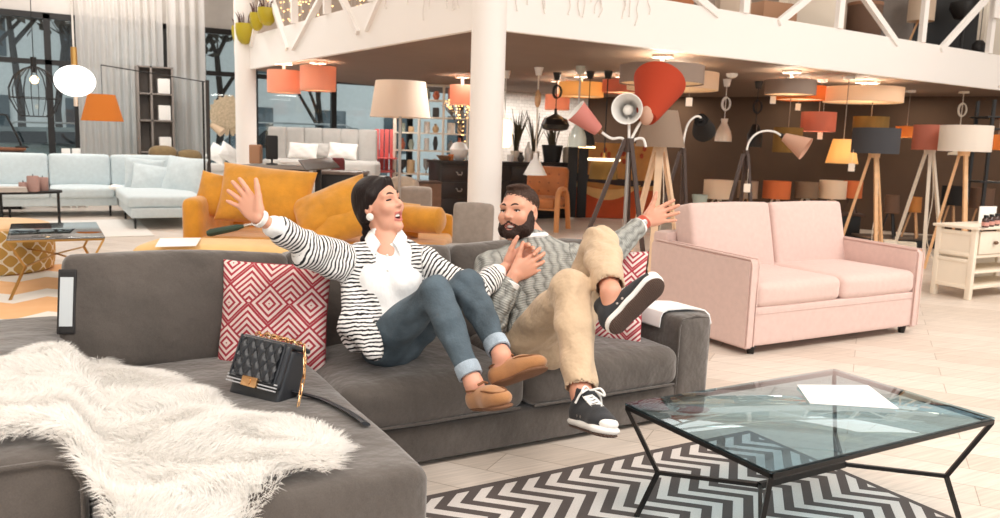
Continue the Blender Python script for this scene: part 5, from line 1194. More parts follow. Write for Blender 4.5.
dres('candle_glass', 'amber candle glass on the black chest by the twig tree', 451, 11.97, [(.04, 0), (.045, .1), (.04, .1), (.035, .01), (.001, .01)], mat('amber_glass', (206, 120, 60), .2), 'candle')
tw = thing('twig_tree', 'dark twig tree wrapped in warm fairy lights beside the front column', 'decoration', on_dresser(464, 12.3)); b = B(); rg = random.Random(3); tips = []
def twig(p, d, L, r, n):
    q = p+d*L; b.tube([tuple(p), tuple(p.lerp(q, .5)+Vector((rg.uniform(-.03, .03),)*3)), tuple(q)], [r, r*.8, r*.6], 5)
    for s_ in np.linspace(0, 1, 5): tips.append(p.lerp(q, float(s_))+Vector((rg.uniform(-.03, .03), rg.uniform(-.03, .03), 0)))
    if n:
        for _ in range(3): twig(q, (d+Vector((rg.uniform(-.8, .5), rg.uniform(-.4, .4), rg.uniform(-.1, .5)))).normalized(), L*.7, r*.65, n-1)
twig(Vector((0, 0, 0)), Vector((-.05, 0, 1)), .42, .018, 3); b.o('branches', walnut, tw); b = B()
for q in tips[:110]: b.ball(tuple(q), .011, 6)
tag(b.o('fairy_bulbs', mat('fairy_bulb', (255, 220, 170), .4, emit=(255, 196, 124), es=4), tw), kind='stuff')
# ---- white cabinet, things on it, black shelf frame
wc = thing('white_cabinet', 'white panelled cabinet with drawer and open shelf at the picture edge', 'cabinet', (7.36, 4.23, 0)); CH = .675; CW, CD = 1.05, .38
wpt = mat('cream_cabinet_paint', (236, 224, 206), .5)
for x in (.025, CW-.025):
    for y in (.025, CD-.025): B().box((x, y, CH/2-.01), (.05, .05, CH-.02), .004).o('leg', wpt, wc)
b = B()
for z0, z1 in ((.40, CH-.05), (.10, .37)):
    b.box((.012, CD/2, (z0+z1)/2), (.012, CD-.09, z1-z0)); b.box((.008, CD/2, z1-.015), (.022, CD-.09, .035), .004); b.box((.008, CD/2, z0+.015), (.022, CD-.09, .035), .004)
b.o('side_panel', wpt, wc)
b = B(); b.box((CW/2, CD/2, CH-.012), (CW+.05, CD+.05, .026), .006); b.o('top_panel', wpt, wc)
b = B(); b.box((CW/2, CD/2, .11), (CW-.04, CD-.03, .03), .003); b.o('bottom_shelf', wpt, wc); b = B(); b.box((CW/2, CD/2, .25), (CW-.04, CD-.03, .022), .003); b.o('middle_shelf', wpt, wc); b = B(); b.box((CW/2, CD/2, .40), (CW-.04, CD-.03, .03), .003); b.box((CW/2, CD-.02, .25), (CW-.06, .012, .3)); b.o('carcass', wpt, wc)
for i in range(2): q = B(); q.box((.06+.24+.48*i, .012, .525), (.44, .022, .21), .006); d_ = q.o('drawer', wpt, wc); q = B(); q.ball((.06+.24+.48*i, -.02, .525), (.025, .02, .018), 12); q.cyl((.06+.24+.48*i, -.012, .525), (.06+.24+.48*i, .01, .525), .008, n=8); q.o('knob', mat('bronze_knob', (120, 96, 78), .35, .8), d_)
def cabz(px, py): return hz(px, py, CH+.002)
for i, (px_, py, lb) in enumerate(((985, 227.5, 'small dark scent jar with a rose label nearest the cabinet corner'), (990.5, 226.5, 'small dark scent jar behind the one at the cabinet corner'), (996, 225.5, 'dark scent jar at the picture edge on the white cabinet'))):
    t = thing('scent_jar', lb, 'jar', cabz(px_, py), 0, 'scent jars on the white cabinet'); B().lathe([(.026, 0), (.03, .01), (.03, .075), (.018, .09), (.001, .09)], 18).o('glass', mat('dark_amber_glass', (60, 34, 28), .15, coat=.5), t); B().lathe([(.0308, .015), (.0308, .05)], 18, cap=False).o('label_band', mat('rose_label', (206, 150, 138), .6), t); B().lathe([(.02, .09), (.02, .112), (.001, .112)], 14).o('cap', blackm, t)
tag(B().box((0, 0, .08), (.24, .012, .16), .003).o('white_card', white_lac, loc=cabz(994, 224)+[.05, .1, 0], rz=-.1), 'white display card standing behind the scent jars', 'card')
bf = thing('black_shelf_frame', 'black metal shelf frame rising behind the white cabinet', 'shelf', base_at(990, 10.0), RZ); zt5 = zat(990, 100, 10.0)
for x, y in ((0, 0), (.8, 0), (0, .35), (.8, .35)): B().bar((x, y, 0), (x, y, zt5), .035).o('post', blackm, bf)
for z in (zat(990, 117, 10.0), zat(990, 127, 10.0)-.02, .35, 1.0): B().box((.38, .17, z), (.92, .40, .02), .003).o('shelf_board', blackm, bf)
# ================================================================ upper floor behind the truss railing
U = 2.62
def on_line(px, a, b_):
    d = b_-a; r = ray(px, 40); n = np.array([d[1], -d[0]]); return (a@n)/(r[:2]@n)
def fas(px, py, side):
    a, b_ = (A0, AR) if side == 'R' else (A0, AL); a = a+np.array([-.07, -.03]); b_ = b_+(np.array([0, -.03]) if side == 'R' else np.array([-.07, 0]))
    d = b_-a; n = np.array([d[1], -d[0]])/np.linalg.norm(d); r = ray(px, py); t = (a@n)/(r[:2]@n); p = O+r*t; s_ = 1 if n@a < 0 else -1
    return p
def rail(side, name, label, posts, diags, zt):
    a, b_ = (A0, AR) if side == 'R' else (A0, AL); t = thing(name, label, 'railing', (a[0]-.07, a[1], 2.72)); L = Vector(t.location)
    for p0 in posts: p = fas(p0[0], p0[1], side); B().bar(tuple(Vector((p[0], p[1], 2.72))-L), tuple(Vector((p[0], p[1], zt))-L), .085, .06, up=(0, 1, 0)).o('post', white_paint, t)
    for (x0, y0, x1, y1) in diags:
        p, q = fas(x0, y0, side), fas(x1, y1, side); d = q-p; k = (zt-p[2])/d[2]; q = p+d*k; B().bar(tuple(Vector(tuple(p))-L), tuple(Vector(tuple(q))-L), .07, .06, up=(0, 1, 0)).o('brace', white_paint, t)
    e = b_ if side == 'L' else AR; d = np.array(e)-np.array(a); B().bar((0, 0, zt-2.72), (d[0], d[1], zt-2.72), .1, .1).o('top_chord', white_paint, t); return t
rail('R', 'truss_railing', 'white truss railing of the mezzanine above the lighting department', [(744, 18), (838, 34), (921, 47), (988, 58)], [(718, 15, 700, 0), (778, 23, 806, 0), (897, 44, 866, 0), (940, 50, 978, 8)], 3.62)
rail('L', 'truss_railing', 'white truss railing of the mezzanine over the bed area', [(294.5, 34), (327, 22), (372, 9)], [(288, 49, 272, 0), (294, 49, 320, 0), (359, 33, 343, 0), (367, 30, 380, 0), (252, 46, 262, 0)], 4.3)
tag(wall((9.8, 14.6), (16.5, 7.4), U, 5.4, .1, 'wall_upper', mat('warm_grey_plaster', (190, 172, 156), .85)), kind='structure')
tag(wall((2.9, 14.2), (9.8, 14.6), U, 5.4, .1, 'wall_upper_back', mat('beige_plaster', (212, 196, 182), .85)), kind='structure')
card = mat('brown_cardboard', (176, 134, 104), .8); card2 = mat('orange_cardboard', (190, 122, 82), .8)
def fD(px, off): return float((fas(px, 30, 'R')-O)@fw)+off
def ubox(name, label, px, D, w, h, dp, m, rz=0., cat='box', rad=.008, z=0.):
    p = hd(px, 0, D); t = thing(name, label, cat, (p[0], p[1], U+z), RZ+rz); b = B(); b.box((0, 0, h/2), (w, dp, h), rad); b.o('carton' if cat == 'box' else 'body', m, t); q = B()
    if cat == 'box': q.box((0, 0, h+.001), (w*.98, .05, .003)); q.o('tape', mat('packing_tape', (206, 178, 140), .3), t)
    else: q.box((0, -dp/2-.006, h*.5), (w*.92, .012, h*.9), .004); q.o('door', m, t)
    return t
ubox('carton_box', 'orange brown carton upstairs above the big grey drum lamp', 668, fD(668, .7), .48, .5, .35, card2)
ubox('carton_box', 'brown carton upstairs beside the post, partly behind a brace', 770, fD(770, .9), .5, .40, .4, card, .4)
ubox('carton_box', 'grey carton upstairs between the first railing braces', 697, fD(697, .8), .34, .42, .3, mat('grey_cardboard', (150, 134, 120), .8))
ubox('carton_box', 'pale carton upstairs left of the railing post', 730, fD(730, .8), .38, .36, .3, mat('pale_cardboard', (206, 186, 166), .8), .2)
ubox('tall_cupboard', 'tall white cupboard upstairs behind the railing', 812, fD(812, 1.3), .72, 1.5, .4, mat('cream_cabinet_paint', (236, 224, 206), .5), 0, 'cupboard')
ubox('tall_cupboard', 'grey cupboard upstairs right of the brown drum', 893, fD(893, 1.5), .46, 1.5, .4, mat('grey_beige_wood', (132, 124, 118), .6), 0, 'cupboard')
ubox('tall_cupboard', 'black cupboard upstairs behind the beige lamp', 938, fD(938, 1.6), 1.05, 1.6, .4, blackm, 0, 'cupboard')
ubox('tall_cupboard', 'pale cupboard upstairs at the far end of the railing', 1000, fD(1000, 1.6), .6, 1.6, .4, ivory, 0, 'cupboard')
D = fD(866, .7); p = hd(866, 0, D); t = thing('fabric_drum', 'brown fabric drum upstairs beside the white cupboard', 'drum', (p[0], p[1], U)); B().lathe([(.20, 0), (.21, .03), (.21, .55), (.20, .56), (.001, .56)], 28).o('body', brownS, t); B().lathe([(.215, .54), (.215, .58), (.001, .59)], 28).o('lid', mat('drum_lid', (138, 98, 74), .7), t)
D = fD(922.5, .6); p = hd(922.5, 0, D); t = thing('tripod_lamp', 'beige drum lamp on wooden legs upstairs behind the railing', 'lamp', (p[0], p[1], U), RZ); z0 = zat(922.5, 21, D)-U; k = mpx(D); lampshade(12.5*k, 12.5*k, 26*k, sh('linen_shade', (214, 194, 172), .3), 'lamp_shade', t, TR((0, 0, z0)))
for a in (.4, 2.6, 4.7): B().bar((.02*math.cos(a), .02*math.sin(a), z0+.03), (.17*math.cos(a), .17*math.sin(a), 0), .024).o('leg', oakm, t)
D = fD(966, .6); p = hd(966, 0, D); t = thing('black_dome_lamp', 'black dome lamp upstairs next to the white end panel', 'lamp', (p[0], p[1], U)); z0 = zat(966, 20, D)-U; B().lathe([(.001, z0), (.13, z0+.03), (.20, z0+.16), (.19, z0+.24), (.001, z0+.24)], 26).o('lamp_shade', blackm, t); B().cyl((0, 0, .02), (0, 0, z0+.05), .02, n=10).o('pole', blackm, t); B().lathe([(.12, 0), (.12, .02), (.001, .03)], 20).o('foot', blackm, t)
p = hd(978, 55, fD(978, .45)); t = thing('black_lantern', 'small black lantern hanging low upstairs beside the last post', 'lantern', p); B().lathe([(.05, 0), (.09, .05), (.09, .14), (.04, .2), (.001, .2)], 20).o('body', blackm, t); B().cyl((0, 0, .2), (0, 0, 5.28-p[2]), .006, n=6).o('cord', blackm, t)
p = fas(991, 10, 'R'); t = thing('railing_panel', 'white square panel fixed on the railing at the picture corner', 'panel', (p[0], p[1]-.08, 2.72)); z0 = float(fas(991, 19, 'R')[2])-2.72; B().box((.12, 0, z0+.3), (.36, .03, .6), .006).o('board', white_paint, t); B().box((.12, .06, z0+.3), (.2, .09, .05)).o('bracket', white_paint, t)
# fairy lights, wires and pots on the railing
fl_ = thing('fairy_lights', 'warm white fairy light strings hanging along the mezzanine edge', 'lights', (A0[0]-.07, A0[1], 2.72)); bw, bb = B(), B(); rg = random.Random(9); L = np.array(fl_.location)
for i in range(64):
    s_ = rg.uniform(.08, .96); q = np.array([A0[0]-.07, A0[1]])*(1-s_)+AL*s_; n_ = np.array([1, .03]); off = rg.uniform(.1, .5); zl = rg.uniform(2.85, 3.1); x, y = q[0]+off, q[1]
    bw.cyl((x-L[0], y-L[1], zl-L[2]), (x-L[0], y-L[1], 4.2-L[2]), .0025, n=4)
    for z in np.arange(zl, 4.2, .13): bb.ball((x-L[0]+rg.uniform(-.03, .03), y-L[1]+rg.uniform(-.03, .03), z-L[2]), .009, 6)
tag(bw.o('wires', white_lac, fl_), kind='stuff'); tag(bb.o('bulbs', mat('fairy_bulb', (255, 220, 170), .4, emit=(255, 196, 124), es=4), fl_), kind='stuff')
wr = thing('icicle_wires', 'unlit white icicle light wires draped over the mezzanine corner beam', 'lights', (A0[0], A0[1], 2.72)); b = B(); bb = B(); rg = random.Random(4); L = np.array(wr.location)
for i in range(34):
    side = 'R' if i < 20 else 'L'; px_ = rg.uniform(508, 655) if side == 'R' else rg.uniform(380, 465); p = fas(px_, 5, side); off = np.array([0, -.012, 0]) if side == 'R' else np.array([-.012, 0, 0]); zl = rg.uniform(2.42, 2.62); P_ = [(p+off-L)*[1, 1, 0]+[rg.uniform(-.02, .02) if side == 'R' else 0, 0 if side == 'R' else rg.uniform(-.02, .02), z-2.72] for z in np.linspace(2.74, zl, 5)]
    b.tube([tuple(q) for q in bez(P_, 4)], .004, 5); bb.ball(tuple(P_[-1]), .009, 6)
tag(b.o('wires', mat('pale_wire', (228, 222, 216), .5), wr), kind='stuff'); tag(bb.o('bulbs', mat('unlit_bulb', (250, 246, 240), .2), wr), kind='stuff')
potm = mat('mustard_glaze', (182, 164, 34), .35); spk = mat('plum_brown_leaf', (92, 58, 52), .6, var=.2)
def wall_pot(label, px, yt, yb, w, side='L'):
    p = O+(fas(px, yb, side)-O)*.982; t = thing('hanging_pot', label, 'pot', p, 0, 'mustard pots hooked on the railing'); k = np.linalg.norm(p-O)/F; r = w*k/2; h = (yb-yt)*k
    B().lathe([(.001, 0), (r*.4, h*.04), (r*.75, h*.22), (r*.95, h*.52), (r, h*.8), (r*.97, h), (r*.88, h), (r*.8, h*.5), (.001, h*.3)], 24).o('pot', potm, t); rg = random.Random(int(px))
    for i in range(12): a = rg.uniform(0, 6.28); l = rg.uniform(.6, 1)*h*.6; B().tube([(r*.5*math.cos(a), r*.5*math.sin(a), h*.8), (r*.7*math.cos(a), r*.7*math.sin(a), h+l*.6), (r*1.0*math.cos(a), r*1.0*math.sin(a), h+l)], [.022, .018, .003], 6, flat=.4).o('leaf', spk, t)
    b = B(); b.tube([(r*.9, 0, h*.9), (.16, 0, h*.95), (.2, 0, h*.7)], .008, 6); b.o('hook', steel, t)
wall_pot('mustard pot with dark spiky leaves on the rear column side, front of a pair', 245, 26, 44.5, 17); wall_pot('mustard pot partly hidden behind the lowest one by the rear column', 238.5, 28, 44, 12); wall_pot('mustard pot with spiky leaves tucked behind the highest one', 257, 15, 31, 13); wall_pot('highest mustard pot with dark spiky leaves on the railing', 267, 10, 26, 17)
# ================================================================ the couple
def nrm(v): v = np.array(v, float); return v/(np.linalg.norm(v)+1e-12)
skin_f = NT('skin_fair'); 
def skin(t, rgb, blush):
    v = t.co(); n = t.noise(v, 9, 3); t.base(t.mix(n, s2l(rgb), s2l(blush))); t.b.inputs['Roughness'].default_value = .48
    t.b.inputs['Subsurface Weight'].default_value = .15; t.b.inputs['Subsurface Radius'].default_value = (.012, .005, .003); t.b.inputs['Subsurface Scale'].default_value = 1.; t.bump(t.noise(v, 140, 2), .05, .002); return t.m
skinW = skin(skin_f, (226, 172, 146), (220, 158, 134)); skinM = skin(NT('skin_warm'), (222, 168, 142), (212, 148, 122))
lipW = mat('rose_lips', (206, 122, 112), .35); lipM = mat('pale_lips', (196, 126, 112), .4); teeth = mat('teeth', (248, 244, 238), .25); mouth_d = mat('mouth_dark', (84, 30, 30), .6)
eye_w = mat('eye_white', (240, 236, 232), .2); iris = mat('dark_iris', (48, 32, 24), .1)
def hairmat(name, rgb, sc=160, bm_=.6):
    t = NT(name); v = t.co('Object', (sc, sc, 14)); n = t.noise(v, 1., 3); c = s2l(rgb); t.base(t.mix(n, tuple(x*.55 for x in c), tuple(min(1, x*1.5) for x in c))); t.b.inputs['Roughness'].default_value = .5; t.b.inputs['Specular IOR Level'].default_value = .25; t.bump(n, bm_, .006); return t.m
hairW = hairmat('dark_brown_hair', (30, 21, 20)); hairM = hairmat('short_brown_hair', (60, 40, 30), 220); beardM = hairmat('dark_beard', (52, 36, 30), 240)
def frame_mat(l, f, u): return np.stack([l, f, u], 1)
class Head:
    "head frame: l = person's left, f = where the face points, u = up; s scales the unit head (0.225 m chin to crown)"
    def __init__(h, c, f, u, s=1.):
        h.c = np.array(c, float); h.f = nrm(f); u = np.array(u, float); h.u = nrm(u-h.f*(u@h.f)); h.l = np.cross(h.u, h.f)*-1; h.l = np.cross(h.f, h.u)*-1; h.s = s
        h.R = frame_mat(h.l, h.f, h.u)
    def p(h, x, y, z): return h.c+h.s*(h.l*x+h.f*y+h.u*z)
    def skull(h, S, jaw=1., nose=1., open_=0.):
        s = h.s; P_ = h.p; E = lambda c, r, k=.02, sub=False: S.ell(P_(*c), np.array(r)*s, h.R, k*s, sub)
        E((0, -.018, .040), (.074, .094, .080)); E((0, .022, -.012), (.064, .070, .080), .03); E((0, .030, -.056), (.050*jaw, .058, .056), .03)
        S.cap(P_(-.034*jaw, .036, -.088), P_(.034*jaw, .036, -.088), .022*s, .022*s, .03*s); S.ell(P_(0, .070, -.100-.012*open_), np.array((.024*jaw, .020, .020))*s, h.R, .02*s)
        for q in (-1, 1):
            S.cap(P_(q*.046, .068, .026), P_(q*.014, .084, .022), .012*s, .012*s, .016*s)       # brow ridge
            E((q*.040, .066, -.026), (.026, .022, .024), .02)                                       # cheek
            E((q*.032, .098, .004), (.017, .016, .012), .012, True)                                 # eye socket
            E((q*.0755, -.008, -.008), (.009, .020, .031), .008)                                    # ear
            E((q*.081, -.003, -.004), (.006, .010, .017), .004, True)
            S.cap(P_(q*.076, -.02, .016), P_(q*.079, -.004, .022), .0055*s, .0055*s, .004*s)
        S.cap(P_(0, .084, .016), P_(0, .106*nose, -.022), .0075*s, .0115*s, .012*s)
        for q in (-1, 1): S.ell(P_(q*.0125, .094, -.026), np.array((.0085, .011, .008))*s, h.R, .006*s)
        zl = -.056; zo = -.072-.016*open_
        [S.cap(P_(q*.025, .073, zl+.004+.003*open_), P_(0, .0895, zl), .0048*s, .0060*s, .006*s) for q in (-1, 1)]
        [S.cap(P_(q*.022, .073, zo+.011+.006*open_), P_(q*.008, .0865, zo), .0048*s, .0066*s, .006*s) for q in (-1, 1)]
        S.ell(P_(0, .092, (zl+zo)/2+.001), np.array((.024, .026, .0048+.0075*open_))*s, h.R, .003*s, True)
        h.zl, h.zo = zl, zo
    def face_mat(h):
        def f(Cn):
            q = (Cn-h.c)/h.s; x, y, z = q@h.l, q@h.f, q@h.u; m = np.zeros(len(Cn), int)
            lip = (np.abs(x) < .026) & (y > .069) & (z < h.zl+.005+.10*np.abs(x)) & (z > h.zo-.0065+.25*np.maximum(np.abs(x)-.006, 0)); m[lip] = 1
            cav = (np.abs(x) < .021) & (y > .050) & (y < .0825-.30*np.abs(x)) & (z < h.zl-.003) & (z > h.zo+.004); m[cav] = 2
            return m
        return f
    def features(h, body, brow, lash=True, eyes=.8, open_=0.):
        h.ey = .0675 if eyes < .4 else .0705
        L = np.array(body.location); T = lambda x, y, z: tuple(h.p(x, y, z)-L); s = h.s
        for q in (-1, 1):
            b = B(); b.ball((0, 0, 0), .0125*s, 16); 
            Tm = Matrix.Translation(T(q*.032, h.ey, .003)) @ Matrix((h.l, h.f, h.u)).transposed().to_4x4()
            B_ = B().ball((0, 0, 0), (.0135*s, .0125*s, .0125*s), 18, T=Tm); B_.ball((0, .0082*s, 0), (.0062*s, .005*s, .0062*s), 14, 1, Tm); B_.o('eyeball', [eye_w, iris], body)
            b = B(); n = 8
            up_ = [T(q*(.032+.0155*math.cos(a)), .0835-.004*abs(math.cos(a))**2-.004*(q*0+max(0, math.cos(a))), .003+.0095*math.sin(a)*eyes) for a in np.linspace(PI, 0, n)]
            b.tube(up_, [.0022*s]+[.0032*s]*(n-2)+[.0018*s], 6); b.o('upper_lid', brow if lash else body.data.materials[0], body)
            b = B(); br_ = [T(q*(.012+.042*t), .0945-.30*(t*.042)-.28*t*t*.04, .0245+.009*math.sin(PI*min(1, t*1.15))-.002*t) for t in np.linspace(0, 1, 7)]
            b.tube(br_, [.0028*s, .0042*s, .0045*s, .0042*s, .0036*s, .0028*s, .0014*s], 7); b.o('eyebrow', brow, body)
        zc = h.zl-.0075; b = B(); P_ = []; vs = []
        for a in np.linspace(-1.2, 1.2, 13):
            for z in (zc+.0075, zc-.0045-.003*open_*math.cos(a)): vs.append(T(.0215*math.sin(a), .066+.0165*math.cos(a), z+.002*(1-math.cos(a))))
        vs += [tuple(np.array(v)-np.array(h.f)*.006*s) for v in vs[:]]
        k = 26; fs = [(2*i, 2*i+2, 2*i+3, 2*i+1) for i in range(12)]+[(k+2*i+1, k+2*i+3, k+2*i+2, k+2*i) for i in range(12)]+[(2*i, k+2*i, k+2*i+2, 2*i+2) for i in range(12)]+[(2*i+1, 2*i+3, k+2*i+3, k+2*i+1) for i in range(12)]
        b.add(vs, fs); b.o('teeth', teeth, body)
def hand(S, w, d, n, t, L=.18, curl=((.15, .2, .15),)*4, spread=(.16, .05, -.06, -.18), thumb=(.9, .25), k=.007, width=.082, fr=1.08):
    "w wrist, d towards the fingers, n where the palm faces, t thumb side"
    d = nrm(d); n = nrm(np.array(n)-d*(np.array(n)@d)); t = nrm(np.array(t)-d*(np.array(t)@d)-n*(np.array(t)@n)); s = L/.185
    offs = np.array((.37, .125, -.125, -.36))*width*s; ml = np.array((.090, .093, .088, .080))*s; fl = np.array((.072, .080, .074, .058))*s
    tips = []
    S.ell(w+d*.05*s-n*.0, np.array((.040*s, .052*s, .015*s)), np.stack([t, d, n], 1), .012)
    for i in range(4):
        kn = w+d*ml[i]+t*offs[i]; S.cap(w+d*.012*s+t*offs[i]*.62, kn, .0125*s, .0105*s, .012)
        p = kn; a = 0.; r = (.0098, .0100, .0094, .0082)[i]*s*fr; cu_ = curl[i] if len(curl) > i else curl[-1]; dd = nrm(d+t*math.tan(spread[i]))
        for j, f in enumerate((.46, .30, .24)):
            a += cu_[j]; v = dd*math.cos(a)+n*math.sin(a); q = p+v*fl[i]*f; S.cap(p, q, r*(1-.09*j), r*(1-.09*(j+1)), .0045); p = q
        tips.append(p)
    b_ = w+d*.022*s+t*.026*s+n*.006*s; m = w+d*.058*s+t*(.048+.012*thumb[0])*s+n*.010*s; S.cap(b_, m, .0155*s, .0120*s, .012)
    v = nrm(d*math.cos(thumb[0])+t*math.sin(thumb[0])+n*.12); q = m+v*.032*s; S.cap(m, q, .0115*s, .0105*s, .006); v = nrm(v+d*thumb[1]); S.cap(q, q+v*.026*s, .0105*s, .0085*s, .005)
    return tips
def seg_attr(segs, which):
    "float attribute from the nearest bone: 'v' along it, 'u' around it (metres)"
    def f(V):
        best = np.full(len(V), 1e9); out = np.zeros(len(V))
        for (a, b_, r, off, side) in segs:
            a = np.array(a); b_ = np.array(b_); ab = b_-a; L = np.linalg.norm(ab); ax = ab/L; w = V-a; t = np.clip((w@ab)/(L*L), 0, 1); e = w-t[:, None]*ab; d = np.linalg.norm(e, axis=1)-r; m = d < best
            if which == 'v': val = w@ax+off
            else:
                s_ = nrm(np.array(side)-ax*(np.array(side)@ax)); c_ = np.cross(ax, s_); val = np.arctan2(w@c_, w@s_)*r
            out[m] = val[m]; best[m] = d[m]
        return out
    return f
def knit_noise(V, N): return 0
# ---------------------------------------------------------------- woman
wHead = Head(hd(379.5, 204.5, 3.37), cr*.86-fw*.50+np.array([0, 0, .20]), np.array([0, 0, 1.])-cr*.20+fw*.05, .97)
nk = hd(386, 238, 3.37); shR, shL = hd(354, 261, 3.33), hd(423, 262, 3.37); pv = hd(391, 337, 3.33)
elR = chain(shR, 306, 246, .26, True); wrR = chain(elR, 259, 218, .245, True)
elL = chain(shL, 474, 292, .25, True); wrL = chain(elL, 507, 266, .23, False)
hipR, hipL = hd(383, 342, 3.28), hd(404, 338, 3.36)
knR = chain(hipR, 436, 293, .40, True); anR = chain(knR, 474, 384, .385, True)
knL = chain(hipL, 467, 285, .40, True); anL = chain(knL, 502, 356, .37, True)
tU = nrm(nk-pv); tA = nrm(shL-shR); tA = nrm(tA-tU*(tA@tU)); tF = np.cross(tA, tU); tF = tF if tF@fw < 0 else -tF
TB = frame_mat(tA, tF, tU)
print('W lens', [round(float(np.linalg.norm(a-b)), 3) for a, b in ((shR, shL), (pv, nk), (shR, elR), (elR, wrR), (shL, elL), (elL, wrL), (hipR, knR), (knR, anR), (hipL, knL), (knL, anL))], 'pv', pv.round(2), 'kn', knR.round(2), knL.round(2), 'an', anR.round(2), anL.round(2), 'wr', wrR.round(2), wrL.round(2))
S = SDF(.0042)
wHead.skull(S, .96, 1., .9)
S.cap(wHead.p(0, -.042, -.05), nk+tU*.01, .038, .044, .010); S.cap(nk-tU*.02, nk-tU*.12, .05, .075, .05); [S.cap(wHead.p(q*.045, -.02, -.055), nk-tU*.02+tF*.03+tA*q*.012, .010, .012, .02) for q in (-1, 1)]
S.cap(nk-tU*.05, shR, .045, .035, .03); S.cap(nk-tU*.05, shL, .045, .035, .03); S.cap(nk-tU*.1, pv, .08, .09, .04)
for a, e, w in ((shR, elR, wrR), (shL, elL, wrL)): S.cap(a, e, .036, .030, .01); S.cap(e, e+(w-e)*.4, .032, .031, .01); S.cap(e+(w-e)*.4, w, .031, .0225, .01)
for h_, k_, a in ((hipR, knR, anR), (hipL, knL, anL)): S.cap(pv, h_, .08, .07, .03); S.cap(h_, k_, .06, .042, .02); S.cap(k_, k_+(a-k_)*.35, .042, .044, .02); S.cap(k_+(a-k_)*.35, a, .044, .031, .02)
hdR = nrm(hd(229, 180, 2.98)-wrR)
tipsR = hand(S, wrR, hdR, -fw+cr*-.25, cr+np.array([0, 0, .3]), .185, ((.0, .12, .08), (.0, .1, .06), (.05, .12, .1), (.1, .15, .1)), (.10, -.02, -.20, -.40), (.62, .0))
hdL = nrm(hd(533, 248, float((wrL-O)@fw)-.005)-wrL)
hand(S, wrL, hdL, -fw+np.array([0, 0, -.3]), np.array([0, 0, 1.])-cr*.3, .185, ((.45, .7, .5), (.45, .7, .5), (.5, .75, .5), (.5, .75, .5)), (.06, .0, -.04, -.1), (.55, .2))
# feet inside the shoes
def foot_frame(heel, toe, up): d = nrm(toe-heel); n = nrm(up-d*(up@d)); return heel, d, n, np.cross(n, d)
fR = foot_frame(hd(474, 408, float((anR-O)@fw)+.04), hd(503, 407, float((anR-O)@fw)-.14), knR-anR)
fL = foot_frame(hd(493, 387, float((anL-O)@fw)+.02), hd(546, 368, float((anL-O)@fw)-.12), knL-anL+cr*-.05)
for (hl_, d, n, s_), an in ((fR, anR), (fL, anL)):
    S.cap(an, hl_+d*.045+n*.05, .031, .032, .02); S.cap(hl_+d*.04+n*.035, hl_+d*.14+n*.03, .033, .03, .02); S.cap(hl_+d*.14+n*.03, hl_+d*.215+n*.022, .034, .024, .02)
woman = thing('person', 'laughing dark haired woman in a striped cardigan and jeans, one arm flung out', 'person', (0, 0, 0)); woman.location = tuple(pv*[1, 1, 0]+[0, 0, .37])
bodyW = sdf_obj(S, 'body', [skinW, lipW, mouth_d], woman, 1, None, wHead.face_mat())
def feat(h, root, brow, **k):
    L0 = bodyW.location
    class D_: pass
    return h.features(root, brow, **k)
wHead.features(woman, mat('dark_brow', (46, 32, 28), .7), True, .22, .9)
# hair
S = SDF(.004); Hh = wHead; E = lambda c, r, k=.015, sub=False: S.ell(Hh.p(*c), np.array(r)*Hh.s, Hh.R, k, sub)
E((0, -.024, .044), (.081, .100, .087)); E((0, -.06, -.01), (.070, .062, .075), .03)
E((0, .098, -.030), (.085, .075, .092), .012, True)
for q in (-1, 1): E((q*.088, .012, -.032), (.030, .026, .044), .010, True); S.cap(Hh.p(q*.02, .062, .092), Hh.p(q*.066, .022, .040), .016, .016, .02); S.cap(Hh.p(q*.066, .022, .04), Hh.p(q*.060, -.05, -.035), .016, .022, .02)
S.cap(Hh.p(0, -.085, -.045), Hh.p(0, -.09, -.09), .034, .026, .02)
br0 = Hh.p(.0, -.088, -.085); br1 = hd(362, 258, 3.46)
for i in range(9):
    t = i/8; c = br0*(1-t)+br1*t+cr*.006*(-1)**i; S.ell(c, np.array((.022-.004*t, .022, .019)), Hh.R, .004)
sdf_obj(S, 'hair', hairW, woman, 1)
b = B(); L0 = np.array(woman.location); b.lathe([(.010, -.006), (.0155, -.003), (.0155, .003), (.010, .006)], 20, T=align(Hh.p(-.086, .002, -.045)-L0, -Hh.l+Hh.f*.3)); b.ball(tuple(Hh.p(-.086, .004, -.052)-L0), .008, 12); b.o('earring', mat('pearl_white', (246, 242, 236), .15), woman)
aR = nrm(wrR-elR); b = B(); b.lathe([(.030, -.011), (.034, -.009), (.034, .009), (.030, .011), (.030, -.011)], 28, T=align(wrR-aR*.004-L0, aR), cap=False); b.o('bracelet', white_lac, woman)
# white shirt
S = SDF(.005); S.ell(nk-tU*.185+tF*.005, (.150, .098, .17), TB, .04); S.ell(pv+tU*.14, (.125, .095, .16), TB, .05); S.ell(pv+tU*.03, (.145, .11, .10), TB, .04)
for q in (-1, 1): S.ell(nk-tU*.19+tF*.062+tA*q*.065, (.062, .052, .062), TB, .03)
S.cap(nk-tU*.035, shR+tU*-.01, .052, .05, .03); S.cap(nk-tU*.035, shL+tU*-.01, .052, .05, .03)
S.cap(nk-tU*.03, nk+tU*.012, .066, .064, .015); S.cap(nk+tU*.00+tF*.03, nk+tU*.06-tF*.01, .047, .047, .006, True); S.ell(nk+tF*.075+tU*.012, (.03, .05, .045), TB, .008, True)
for e, w in ((elR, wrR), (elL, wrL)):
    a = nrm(w-e); l = np.linalg.norm(w-e); S.cap(e, e+a*(l*.70), .043, .039, .01); S.cap(e+a*(l*.64), e+a*(l*.70), .0415, .041, .004)
